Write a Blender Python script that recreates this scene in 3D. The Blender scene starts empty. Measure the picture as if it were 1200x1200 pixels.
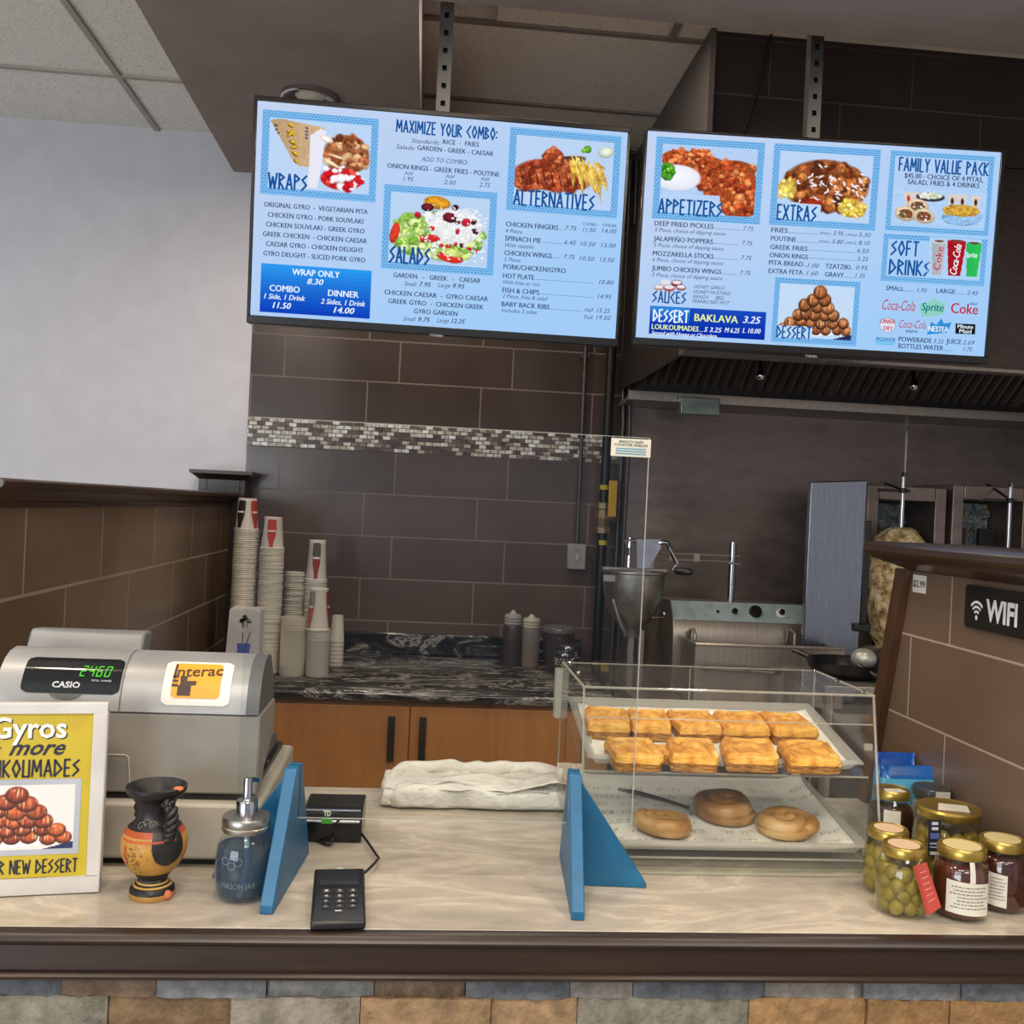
import bpy, bmesh, math, random
import numpy as np
from math import sin, cos, pi, radians, sqrt, atan, atan2
from mathutils import Vector, Matrix, noise

random.seed(7)
RS = np.random.RandomState(11)
scene = bpy.context.scene
COL = scene.collection

# ------------------------------------------------------------------ camera
FPX = 1150.0
TH, PH, DE = atan(101/1150), 0.0465, 0.003
CAM = Vector((0, 0, 1.63))
FW = Vector((sin(TH)*cos(DE), cos(TH)*cos(DE), -sin(DE)))
R0 = Vector((cos(TH), -sin(TH), 0)); U0 = R0.cross(FW)
RT = cos(PH)*R0 + sin(PH)*U0; UP = -sin(PH)*R0 + cos(PH)*U0
cd = bpy.data.cameras.new('camera'); cam = bpy.data.objects.new('camera', cd); COL.objects.link(cam)
cd.sensor_fit = 'HORIZONTAL'; cd.sensor_width = 36; cd.lens = 36*FPX/1200; cd.clip_start = .02
cam.matrix_world = Matrix(((RT.x, UP.x, -FW.x, CAM.x), (RT.y, UP.y, -FW.y, CAM.y), (RT.z, UP.z, -FW.z, CAM.z), (0, 0, 0, 1)))
scene.camera = cam

# ------------------------------------------------------------------ world, lights, exposure
w = bpy.data.worlds.new('world'); scene.world = w; w.use_nodes = True
w.node_tree.nodes['Background'].inputs[0].default_value = (.62, .74, 1, 1)
w.node_tree.nodes['Background'].inputs[1].default_value = 0.5
scene.view_settings.view_transform = 'Standard'; scene.view_settings.look = 'None'
scene.view_settings.exposure = 0.0; scene.view_settings.gamma = 1; scene.view_settings.use_curve_mapping = False
scene.cycles.transparent_max_bounces = 32

def area(name, loc, rot, sx, sy, e, col, shape='RECTANGLE', spread=pi):
    l = bpy.data.lights.new(name, 'AREA'); l.shape = shape; l.size = sx
    if shape in ('RECTANGLE', 'ELLIPSE'): l.size_y = sy
    l.energy = e; l.color = col; l.spread = spread
    o = bpy.data.objects.new(name, l); o.location = loc; o.rotation_euler = rot; COL.objects.link(o); return o
WARM = (1, .84, .66)
for i, x in enumerate((-1.15, -.15, .95)):
    area('counter_downlight', (x, 1.15, 3.08), (0, 0, 0), .14, .14, 9, WARM, 'DISK')
for x in (.1, 1.5):
    area('soffit_downlight', (x, 2.40, 3.10), (0, 0, 0), .12, .12, 7, WARM, 'DISK')
area('back_counter_downlight', (-.33, 3.62, 3.09), (0, 0, 0), .12, .12, 13, WARM, 'DISK')
area('lobby_troffer', (-.3, -.6, 3.2), (0, 0, 0), 1.2, .6, 54, (1, .90, .78))
area('lobby_troffer', (1.6, -.4, 3.2), (0, 0, 0), 1.2, .6, 32, (1, .90, .77))
area('lobby_troffer', (.6, -2.2, 3.2), (0, 0, 0), 1.2, .6, 48, (1, .92, .82))
area('dining_troffer', (-2.6, 2.2, 3.24), (0, 0, 0), 1.2, 1.2, 24, (.92, .96, 1))
area('storefront_daylight', (-3.0, -2.6, 1.2), (radians(112), 0, radians(-12)), 3.0, 2.0, 135, (.88, .94, 1))
area('kitchen_fill', (0.35, 3.3, 3.33), (0, 0, 0), .5, .25, 8, (1, .86, .72))  # fill light added to brighten the dim kitchen, no visible fixture

# ------------------------------------------------------------------ pixel helpers (reading positions off real planes)
def ray(px, py): return FW + RT*((px-600)/FPX) - UP*((py-600)/FPX)
def un(px, py, ax, val):
    v = ray(px, py); i = 'xyz'.index(ax); return CAM + v*((val-CAM[i])/v[i])

# ------------------------------------------------------------------ materials
def lin(c):
    if isinstance(c, str): c = [int(c[i:i+2], 16) for i in (0, 2, 4)]
    return tuple(((x/255)/12.92 if x/255 <= .04045 else ((x/255+.055)/1.055)**2.4) for x in c[:3])
class NT:
    def __init__(s, name):
        s.m = bpy.data.materials.new(name); s.m.use_nodes = True; s.t = s.m.node_tree
        s.b = s.t.nodes['Principled BSDF']; s.out = s.t.nodes['Material Output']
    def n(s, typ, **k):
        x = s.t.nodes.new(typ)
        for a, b in k.items(): setattr(x, a, b)
        return x
    def l(s, a, b): s.t.links.new(a, b)
    def coord(s, scale=(1, 1, 1), loc=(0, 0, 0), rot=(0, 0, 0)):
        c = s.n('ShaderNodeTexCoord'); m = s.n('ShaderNodeMapping')
        m.inputs['Scale'].default_value = scale; m.inputs['Location'].default_value = loc; m.inputs['Rotation'].default_value = rot
        s.l(c.outputs['Object'], m.inputs[0]); return m.outputs[0]
    def noise(s, vec, scale, detail=4, rough=.55, dist=0):
        x = s.n('ShaderNodeTexNoise'); s.l(vec, x.inputs['Vector']); x.inputs['Scale'].default_value = scale
        x.inputs['Detail'].default_value = detail; x.inputs['Roughness'].default_value = rough; x.inputs['Distortion'].default_value = dist
        return x.outputs[0]
    def ramp(s, fac, stops, interp='LINEAR'):
        x = s.n('ShaderNodeValToRGB'); x.color_ramp.interpolation = interp; e = x.color_ramp.elements
        while len(e) < len(stops): e.new(.5)
        for q, (p, c) in zip(e, stops): q.position = p; q.color = (*lin(c), 1)
        s.l(fac, x.inputs[0]); return x.outputs[0]
    def mix(s, fac, a, b, mode='MIX'):
        x = s.n('ShaderNodeMix', data_type='RGBA', blend_type=mode)
        for sock, v in ((x.inputs[0], fac), (x.inputs[6], a), (x.inputs[7], b)):
            if isinstance(v, (int, float)): sock.default_value = v
            elif isinstance(v, tuple) or isinstance(v, str): sock.default_value = (*lin(v), 1)
            else: s.l(v, sock)
        return x.outputs[2]
    def bump(s, h, strength=.3, dist=.01):
        x = s.n('ShaderNodeBump'); x.inputs['Strength'].default_value = strength; x.inputs['Distance'].default_value = dist
        s.l(h, x.inputs['Height']); s.l(x.outputs[0], s.b.inputs['Normal']); return x
    def base(s, c): s.l(c, s.b.inputs['Base Color']); return s
    def set(s, rough=None, metal=None, spec=None, coat=None):
        if rough is not None: s.b.inputs['Roughness'].default_value = rough
        if metal is not None: s.b.inputs['Metallic'].default_value = metal
        if spec is not None: s.b.inputs['Specular IOR Level'].default_value = spec
        if coat is not None: s.b.inputs['Coat Weight'].default_value = coat
        return s
MC = {}
def mat(name, c, rough=.5, metal=0, spec=.5, coat=0, var=.06, vs=8):
    """solid colour with a faint procedural variation"""
    if name in MC: return MC[name]
    t = NT(name); t.set(rough, metal, spec, coat)
    n = t.noise(t.coord(), vs, 3)
    c = c if not isinstance(c, str) else [int(c[i:i+2], 16) for i in (0, 2, 4)]
    t.base(t.ramp(n, [(.3, tuple(max(0, x*(1-var)) for x in c)), (.7, tuple(min(255, x*(1+var)) for x in c))]))
    MC[name] = t.m; return t.m
def emis(name, c, st=1.0):
    if name in MC: return MC[name]
    t = NT(name); e = t.n('ShaderNodeEmission'); e.inputs[0].default_value = (*lin(c), 1); e.inputs[1].default_value = st
    t.l(e.outputs[0], t.out.inputs[0]); MC[name] = t.m; return t.m
def attr_emis(name, st=1.0):
    if name in MC: return MC[name]
    t = NT(name); a = t.n('ShaderNodeAttribute'); a.attribute_name = 'Col'
    e = t.n('ShaderNodeEmission'); t.l(a.outputs[0], e.inputs[0]); e.inputs[1].default_value = st
    t.l(e.outputs[0], t.out.inputs[0]); MC[name] = t.m; return t.m
def attr_mat(name, rough=.5, spec=.5, bump=0, bs=60, coat=0, var=0, vs=30):
    if name in MC: return MC[name]
    t = NT(name); t.set(rough, 0, spec, coat); a = t.n('ShaderNodeAttribute'); a.attribute_name = 'Col'
    c = a.outputs[0]
    if var:
        n = t.noise(t.coord(), vs, 6, .65); c = t.mix(1.0, c, t.ramp(n, [(.25, (255-255*var,)*3), (.75, (255, 255, 255))]), 'MULTIPLY')
    t.base(c)
    if bump: t.bump(t.noise(t.coord(), bs, 5), bump, .01)
    MC[name] = t.m; return t.m
def clear(name, tint=(245, 248, 248), fres=1.45, white=0.0, wc=(235, 235, 230), rough=.03, base=.0):
    """clear sheet: see-through with Fresnel reflection and, for edges or frosted plastic, some white scatter"""
    if name in MC: return MC[name]
    t = NT(name); tr = t.n('ShaderNodeBsdfTransparent'); tr.inputs[0].default_value = (*lin(tint), 1)
    g = t.n('ShaderNodeBsdfGlossy'); g.inputs['Roughness'].default_value = rough; g.inputs[0].default_value = (1, 1, 1, 1)
    f = t.n('ShaderNodeFresnel'); f.inputs[0].default_value = fres
    ge = t.n('ShaderNodeNewGeometry'); bf = t.n('ShaderNodeMath', operation='SUBTRACT'); bf.inputs[0].default_value = 1; t.l(ge.outputs['Backfacing'], bf.inputs[1])
    fm = t.n('ShaderNodeMath', operation='MULTIPLY'); t.l(f.outputs[0], fm.inputs[0]); t.l(bf.outputs[0], fm.inputs[1])
    m = t.n('ShaderNodeMixShader'); t.l(fm.outputs[0], m.inputs[0]); t.l(tr.outputs[0], m.inputs[1]); t.l(g.outputs[0], m.inputs[2])
    o = m.outputs[0]
    if white:
        d = t.n('ShaderNodeBsdfDiffuse'); d.inputs[0].default_value = (*lin(wc), 1)
        tl = t.n('ShaderNodeBsdfTranslucent'); tl.inputs[0].default_value = (*lin(wc), 1)
        ad = t.n('ShaderNodeMixShader'); ad.inputs[0].default_value = .5; t.l(d.outputs[0], ad.inputs[1]); t.l(tl.outputs[0], ad.inputs[2])
        m2 = t.n('ShaderNodeMixShader'); m2.inputs[0].default_value = white; t.l(o, m2.inputs[1]); t.l(ad.outputs[0], m2.inputs[2]); o = m2.outputs[0]
    t.l(o, t.out.inputs[0]); MC[name] = t.m; return t.m

def tile_mat(name, axes, origin, bw, rh, offset, c1, c2, mortar, ms=.0035, rough=.22):
    t = NT(name); tc = t.n('ShaderNodeTexCoord'); sp = t.n('ShaderNodeSeparateXYZ'); t.l(tc.outputs['Object'], sp.inputs[0])
    cb = t.n('ShaderNodeCombineXYZ')
    for k in (0, 1):
        a = t.n('ShaderNodeMath', operation='SUBTRACT'); t.l(sp.outputs['xyz'.index(axes[k])], a.inputs[0]); a.inputs[1].default_value = origin[k]
        t.l(a.outputs[0], cb.inputs[k])
    b = t.n('ShaderNodeTexBrick'); t.l(cb.outputs[0], b.inputs['Vector']); b.offset = offset; b.offset_frequency = 2; b.squash = 1
    b.inputs['Scale'].default_value = 1; b.inputs['Mortar Size'].default_value = ms; b.inputs['Mortar Smooth'].default_value = .1
    b.inputs['Brick Width'].default_value = bw; b.inputs['Row Height'].default_value = rh
    b.inputs['Color1'].default_value = (*lin(c1), 1); b.inputs['Color2'].default_value = (*lin(c2), 1); b.inputs['Mortar'].default_value = (*lin(mortar), 1)
    n = t.noise(t.coord(), 3.5, 5)
    c = t.mix(1.0, b.outputs['Color'], t.ramp(n, [(.3, (225, 222, 220)), (.7, (255, 255, 255))]), 'MULTIPLY')
    t.base(c)
    r = t.n('ShaderNodeMapRange'); t.l(b.outputs['Fac'], r.inputs[0]); r.inputs[3].default_value = rough; r.inputs[4].default_value = .8
    t.l(r.outputs[0], t.b.inputs['Roughness'])
    inv = t.n('ShaderNodeMath', operation='SUBTRACT'); inv.inputs[0].default_value = 1; t.l(b.outputs['Fac'], inv.inputs[1])
    t.bump(inv.outputs[0], .5, .003); MC[name] = t.m; return t.m
def mosaic_mat():
    t = NT('mosaic'); tc = t.n('ShaderNodeTexCoord'); sp = t.n('ShaderNodeSeparateXYZ'); t.l(tc.outputs['Object'], sp.inputs[0])
    cb = t.n('ShaderNodeCombineXYZ'); t.l(sp.outputs[0], cb.inputs[0])
    a = t.n('ShaderNodeMath', operation='SUBTRACT'); t.l(sp.outputs[2], a.inputs[0]); a.inputs[1].default_value = 1.868; t.l(a.outputs[0], cb.inputs[1])
    b = t.n('ShaderNodeTexBrick'); t.l(cb.outputs[0], b.inputs['Vector']); b.offset = .5; b.offset_frequency = 2
    b.inputs['Scale'].default_value = 1; b.inputs['Mortar Size'].default_value = .0018; b.inputs['Brick Width'].default_value = .036; b.inputs['Row Height'].default_value = .0189
    b.inputs['Color1'].default_value = (0, 0, 0, 1); b.inputs['Color2'].default_value = (1, 1, 1, 1); b.inputs['Mortar'].default_value = (.3, .3, .3, 1)
    n = t.noise(t.coord(), 55, 4)
    c = t.ramp(b.outputs['Color'], [(0, '5e4e46'), (.22, '74635a'), (.36, '948678'), (.45, 'c2b6a4'), (.58, 'ded8cb'), (.78, 'efefe9')], 'CONSTANT')
    c = t.mix(b.outputs['Fac'], c, '584c45')
    c = t.mix(1.0, c, t.ramp(n, [(.3, (170, 165, 160)), (.65, (255, 255, 255))]), 'MULTIPLY')
    t.base(c); t.set(.18)
    inv = t.n('ShaderNodeMath', operation='SUBTRACT'); inv.inputs[0].default_value = 1; t.l(b.outputs['Fac'], inv.inputs[1]); t.bump(inv.outputs[0], .4, .002)
    MC['mosaic'] = t.m; return t.m
def marble():
    t = NT('beige_marble'); v = t.coord((1.0, 2.6, 1), rot=(0, 0, .10))
    n = t.noise(v, 2.6, 10, .60, 1.5)
    c = t.ramp(n, [(.30, '8f887e'), (.42, 'a49b8e'), (.50, 'b3a899'), (.555, 'cbc0ae'), (.59, 'b5a998'), (.70, 'a89d8f'), (.8, '968e83')])
    n2 = t.noise(v, 9, 8, .62, 1.2); c = t.mix(.30, c, t.ramp(n2, [(.35, '9b9184'), (.55, 'b9ae9d'), (.66, 'd3c9b8')]))
    t.base(c); t.set(.24); MC['marble'] = t.m; return t.m
def granite():
    t = NT('black_granite'); v = t.coord((1, 2.6, 2.6), rot=(0, 0, .25))
    n = t.noise(v, 3.2, 10, .68, 2.2)
    c = t.ramp(n, [(.30, '131212'), (.46, '1d1b1b'), (.535, '3f3c3a'), (.565, 'a8a39b'), (.60, '35312f'), (.72, '191717'), (.80, '6d6861')])
    t.base(c); t.set(.14); MC['granite'] = t.m; return t.m
def wood(name, a, b, scale=(1.5, 14, 14), rough=.35, ns=3):
    if name in MC: return MC[name]
    t = NT(name); v = t.coord(scale); n = t.noise(v, ns, 6, .6, .6)
    t.base(t.ramp(n, [(.3, a), (.7, b)])); t.set(rough); t.bump(n, .08, .004); MC[name] = t.m; return t.m
def brushed(name, c, rough=.3, scale=(2, 2, 60), metal=1):
    if name in MC: return MC[name]
    t = NT(name); n = t.noise(t.coord(scale), 6, 4); t.set(rough, metal)
    cc = [int(c[i:i+2], 16) for i in (0, 2, 4)]
    t.base(t.ramp(n, [(.3, [x*.85 for x in cc]), (.7, cc)]))
    r = t.n('ShaderNodeMapRange'); t.l(n, r.inputs[0]); r.inputs[3].default_value = rough-.07; r.inputs[4].default_value = rough+.1
    t.l(r.outputs[0], t.b.inputs['Roughness']); MC[name] = t.m; return t.m
def ceil_mat(name, c):
    t = NT(name); v = t.coord(); n = t.noise(v, 130, 3, .7); n2 = t.noise(v, 9, 3)
    x = t.ramp(n, [(.36, [q*.72 for q in c]), (.44, c)]); t.base(t.mix(.12, x, t.ramp(n2, [(.3, [q*.8 for q in c]), (.7, c)])))
    t.set(.95, spec=.1); MC[name] = t.m; return t.m

# ------------------------------------------------------------------ mesh builder
class MB:
    def __init__(s): s.v = []; s.f = []; s.c = []; s.nb = 0
    def add(s, vs, fs, col=None):
        o = len(s.v); s.v += [tuple(p) for p in vs]; s.f += [tuple(i+o for i in f) for f in fs]; s.c += [col]*len(fs); return s
    def box(s, a, b, col=None):
        (x0, y0, z0), (x1, y1, z1) = a, b; s.nb += 1
        return s.add([(x0,y0,z0),(x1,y0,z0),(x1,y1,z0),(x0,y1,z0),(x0,y0,z1),(x1,y0,z1),(x1,y1,z1),(x0,y1,z1)],
                     [(3,2,1,0),(4,5,6,7),(0,1,5,4),(1,2,6,5),(2,3,7,6),(3,0,4,7)], col)
    def prism(s, poly, ax, lo, hi, col=None):
        n = len(poly); vs = []
        for t in (lo, hi):
            for a, b in poly: vs.append({'x': (t, a, b), 'y': (a, t, b), 'z': (a, b, t)}[ax])
        fs = [tuple(range(n))[::-1], tuple(range(n, 2*n))] + [(i, (i+1) % n, n+(i+1) % n, n+i) for i in range(n)]
        return s.add(vs, fs, col)
    def lathe(s, prof, c=(0, 0, 0), n=32, col=None, caps=True):
        """prof: (r, z[, colour]) bottom to top"""
        o = len(s.v); m = len(prof)
        for p in prof:
            for k in range(n): s.v.append((c[0]+p[0]*cos(2*pi*k/n), c[1]+p[0]*sin(2*pi*k/n), c[2]+p[1]))
        for i in range(m-1):
            cc = prof[i][2] if len(prof[i]) > 2 else col
            for k in range(n):
                s.f.append((o+i*n+k, o+i*n+(k+1) % n, o+(i+1)*n+(k+1) % n, o+(i+1)*n+k)); s.c.append(cc)
        if caps:
            if prof[0][0] > 1e-5: s.f.append(tuple(o+k for k in range(n))[::-1]); s.c.append(prof[0][2] if len(prof[0]) > 2 else col)
            if prof[-1][0] > 1e-5: s.f.append(tuple(o+(m-1)*n+k for k in range(n))); s.c.append(prof[-1][2] if len(prof[-1]) > 2 else col)
        return s
    def tube(s, pts, r, n=10, col=None, closed=False):
        pts = [Vector(p) for p in pts]; m = len(pts); o = len(s.v); up = Vector((.13, .21, .97))
        for i, p in enumerate(pts):
            d = (pts[min(i+1, m-1)] - pts[max(i-1, 0)]).normalized()
            a = d.cross(up if abs(d.dot(up)) < .95 else Vector((1, 0, 0))).normalized(); b = d.cross(a).normalized()
            rr = r[i] if isinstance(r, (list, tuple)) else r
            for k in range(n): s.v.append(tuple(p + a*(rr*cos(2*pi*k/n)) + b*(rr*sin(2*pi*k/n))))
        for i in range(m-1):
            for k in range(n): s.f.append((o+i*n+k, o+i*n+(k+1) % n, o+(i+1)*n+(k+1) % n, o+(i+1)*n+k)); s.c.append(col)
        s.f.append(tuple(o+k for k in range(n))[::-1]); s.f.append(tuple(o+(m-1)*n+k for k in range(n))); s.c += [col, col]
        return s
    def ell(s, c, r, nu=20, nv=12, col=None, fn=None):
        o = len(s.v)
        for j in range(nv+1):
            a = pi*j/nv
            for i in range(nu):
                b = 2*pi*i/nu; p = (sin(a)*cos(b), sin(a)*sin(b), cos(a)); q = fn(p) if fn else 1
                s.v.append((c[0]+r[0]*p[0]*q, c[1]+r[1]*p[1]*q, c[2]+r[2]*p[2]*q))
        for j in range(nv):
            for i in range(nu): s.f.append((o+j*nu+i, o+(j+1)*nu+i, o+(j+1)*nu+(i+1) % nu, o+j*nu+(i+1) % nu)); s.c.append(col)
        return s
    def grid(s, fn, nu, nv, col=None):
        """fn(u,v) in 0..1 -> point ; open sheet"""
        o = len(s.v)
        for j in range(nv+1):
            for i in range(nu+1): s.v.append(tuple(fn(i/nu, j/nv)))
        for j in range(nv):
            for i in range(nu): a = o+j*(nu+1)+i; s.f.append((a, a+1, a+nu+2, a+nu+1)); s.c.append(col)
        return s
    def xf(s, fn): s.v = [tuple(fn(Vector(p))) for p in s.v]; return s

BASE = {}
def obj(name, mb, m, parent=None, smooth=35, bevel=0, seg=2, local=False, solid=0, fixn=True):
    me = bpy.data.meshes.new(name)
    off = Vector((0, 0, 0)) if (local or parent is None) else Vector(BASE.get(parent.name, (0, 0, 0)))
    me.from_pydata([tuple(Vector(p)-off) for p in mb.v], [], mb.f); me.update()
    if any(c is not None for c in mb.c):
        at = me.color_attributes.new('Col', 'FLOAT_COLOR', 'CORNER'); k = 0
        arr = np.ones((len(me.loops), 4), dtype=np.float32)
        for p, c in zip(me.polygons, mb.c):
            if c is not None: arr[p.loop_start:p.loop_start+p.loop_total, :3] = lin(c)
        at.data.foreach_set('color', arr.ravel())
    if fixn:
        bm = bmesh.new(); bm.from_mesh(me)
        if mb.nb < 2: bmesh.ops.remove_doubles(bm, verts=bm.verts, dist=1e-6)
        bmesh.ops.recalc_face_normals(bm, faces=bm.faces); bm.to_mesh(me); bm.free()
    if smooth and len(me.polygons):
        me.polygons.foreach_set('use_smooth', [True]*len(me.polygons)); me.set_sharp_from_angle(angle=radians(smooth))
    o = bpy.data.objects.new(name, me); COL.objects.link(o)
    if m: me.materials.append(m)
    if parent: o.parent = parent; BASE[o.name] = tuple(off) if not local else BASE.get(parent.name, (0, 0, 0))
    if bevel:
        b = o.modifiers.new('bevel', 'BEVEL'); b.width = bevel; b.segments = seg; b.limit_method = 'ANGLE'; b.angle_limit = radians(40)
    if solid:
        b = o.modifiers.new('solid', 'SOLIDIFY'); b.thickness = solid; b.offset = 0
    return o
def thing(name, label, cat, loc=(0, 0, 0), rot=(0, 0, 0), group=None):
    o = bpy.data.objects.new(name, None); COL.objects.link(o); o.location = loc; o.rotation_euler = rot
    o.empty_display_size = .05; o['label'] = label; o['category'] = cat
    if group: o['group'] = group
    BASE[o.name] = tuple(loc); return o
def tag(o, label, cat, group=None):
    o['label'] = label; o['category'] = cat
    if group: o['group'] = group
    return o
def struct(name, mb, m, label, cat, parent=None, **k):
    o = obj(name, mb, m, parent, **k)
    if parent is None: o['kind'] = 'structure'; o['label'] = label; o['category'] = cat
    return o
def dup(root, loc, rot=None, label=None, group=None):
    r = root.copy(); COL.objects.link(r); r.location = loc
    if rot is not None: r.rotation_euler = rot
    if label: r['label'] = label
    if group: r['group'] = group
    for ch in list(root.children):
        c = ch.copy(); COL.objects.link(c); c.parent = r
        for g in ch.children:
            d = g.copy(); COL.objects.link(d); d.parent = c
    return r

# ------------------------------------------------------------------ lettering
TXT = bpy.data.objects.new('lettering', bpy.data.curves.new('lettering', 'FONT')); COL.objects.link(TXT)
TC = {}
def text2d(s, bold=0, shear=0):
    key = (s, bold, shear)
    if key in TC: return TC[key]
    c = TXT.data; c.body = s; c.size = 1; c.offset = bold; c.shear = shear; c.resolution_u = 2; c.align_x = 'LEFT'
    bpy.context.view_layer.update(); dg = bpy.context.evaluated_depsgraph_get()
    me = bpy.data.meshes.new_from_object(TXT.evaluated_get(dg))
    V = np.array([v.co[:2] for v in me.vertices]) if len(me.vertices) else np.zeros((0, 2)); F = [tuple(p.vertices) for p in me.polygons]
    bpy.data.meshes.remove(me); TC[key] = (V, F); return V, F
_v, _ = text2d('H'); CAPH = _v[:, 1].max()
def put_text(mb, s, fn, x0, x1, y, h, bold=0, shear=0, col=None, y1=None):
    """lettering between x0 and x1 on baseline y with capital height h; fn maps (x,y) to 3-D"""
    V, F = text2d(s, max(0, bold), shear)
    if not len(V): return
    a, b = V[:, 0].min(), V[:, 0].max(); y1 = y if y1 is None else y1
    for sh in ((-1, 1) if bold < 0 else (0,)):
        vs = []; dx = sh*min(.055, -bold*2.6)*h
        for p in V: t = (p[0]-a)/max(b-a, 1e-6); vs.append(fn(x0+t*(x1-x0)+dx, y+(y1-y)*t+p[1]/CAPH*h))
        mb.add(vs, F, col)
GL = {'A': (.5, [[(0,0),(.25,1),(.5,0)],[(.09,.33),(.41,.33)]]), 'B': (.42, [[(0,0),(0,1),(.36,.76),(0,.54),(.42,.24),(0,0)]]), 'C': (.42, [[(.42,1),(0,.5),(.42,0)]]),
 'D': (.48, [[(0,0),(0,1),(.48,.45),(0,0)]]), 'E': (.36, [[(.36,1),(0,1),(0,0),(.36,0)],[(0,.5),(.3,.5)]]), 'F': (.36, [[(.36,1),(0,1),(0,0)],[(0,.5),(.3,.5)]]),
 'G': (.45, [[(.45,1),(0,.5),(.42,0),(.42,.4),(.25,.4)]]), 'I': (.02, [[(0,0),(0,1)]]), 'K': (.42, [[(0,0),(0,1)],[(.42,1),(0,.5),(.42,0)]]), 'L': (.36, [[(0,1),(0,0),(.36,0)]]),
 'M': (.62, [[(0,0),(.06,1),(.31,.3),(.56,1),(.62,0)]]), 'N': (.48, [[(0,0),(0,1),(.48,0),(.48,1)]]), 'O': (.5, [[(.25,1),(0,.5),(.25,0),(.5,.5),(.25,1)]]),
 'P': (.42, [[(0,0),(0,1),(.42,.74),(0,.48)]]), 'R': (.42, [[(0,0),(0,1),(.42,.76),(0,.5),(.42,0)]]), 'S': (.42, [[(.42,.97),(.03,.68),(.4,.36),(0,.0)]]), 'T': (.46, [[(0,1),(.46,1)],[(.23,1),(.23,0)]]),
 'U': (.42, [[(0,1),(0,0),(.42,0),(.42,1)]]), 'V': (.5, [[(0,1),(.25,0),(.5,1)]]), 'W': (.72, [[(0,1),(.18,0),(.36,.75),(.54,0),(.72,1)]]), 'X': (.46, [[(0,0),(.46,1)],[(0,1),(.46,0)]]),
 'Y': (.46, [[(0,1),(.23,.5),(.46,1)],[(.23,.5),(.23,0)]]), 'Z': (.44, [[(0,1),(.44,1),(0,0),(.44,0)]]), ':': (.02, [[(0,.15),(0,.25)],[(0,.6),(0,.7)]]), '&': (.45, [[(.45,0),(.08,.8),(.22,1),(.34,.8),(0,.25),(.18,0),(.45,.4)]]), ' ': (.22, [])}
def put_greek(mb, s, fn, x0, x1, y, h, y1=None, sw=.135, col=None):
    """angular Greek-style capitals drawn with straight strokes"""
    y1 = y if y1 is None else y1; tot = sum(GL[c][0]+.22 for c in s)-.22; k = (x1-x0)/tot; x = 0
    for c in s:
        wd, st = GL[c]
        for pl in st:
            for (ax, ay), (bx, by) in zip(pl[:-1], pl[1:]):
                A = np.array([(x+ax)*k, ay*h]); B = np.array([(x+bx)*k, by*h]); d = B-A; L = np.linalg.norm(d); d = d/max(L, 1e-9)
                hw = sw*h/2; nrm = np.array([-d[1], d[0]])*hw; e = d*hw*.5; P = [A-e-nrm, B+e-nrm, B+e+nrm, A-e+nrm]
                mb.add([fn(x0+p[0], y+(y1-y)*p[0]/(x1-x0)+p[1]) for p in P], [(0, 1, 2, 3)], col)
        x += wd+.22

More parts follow.
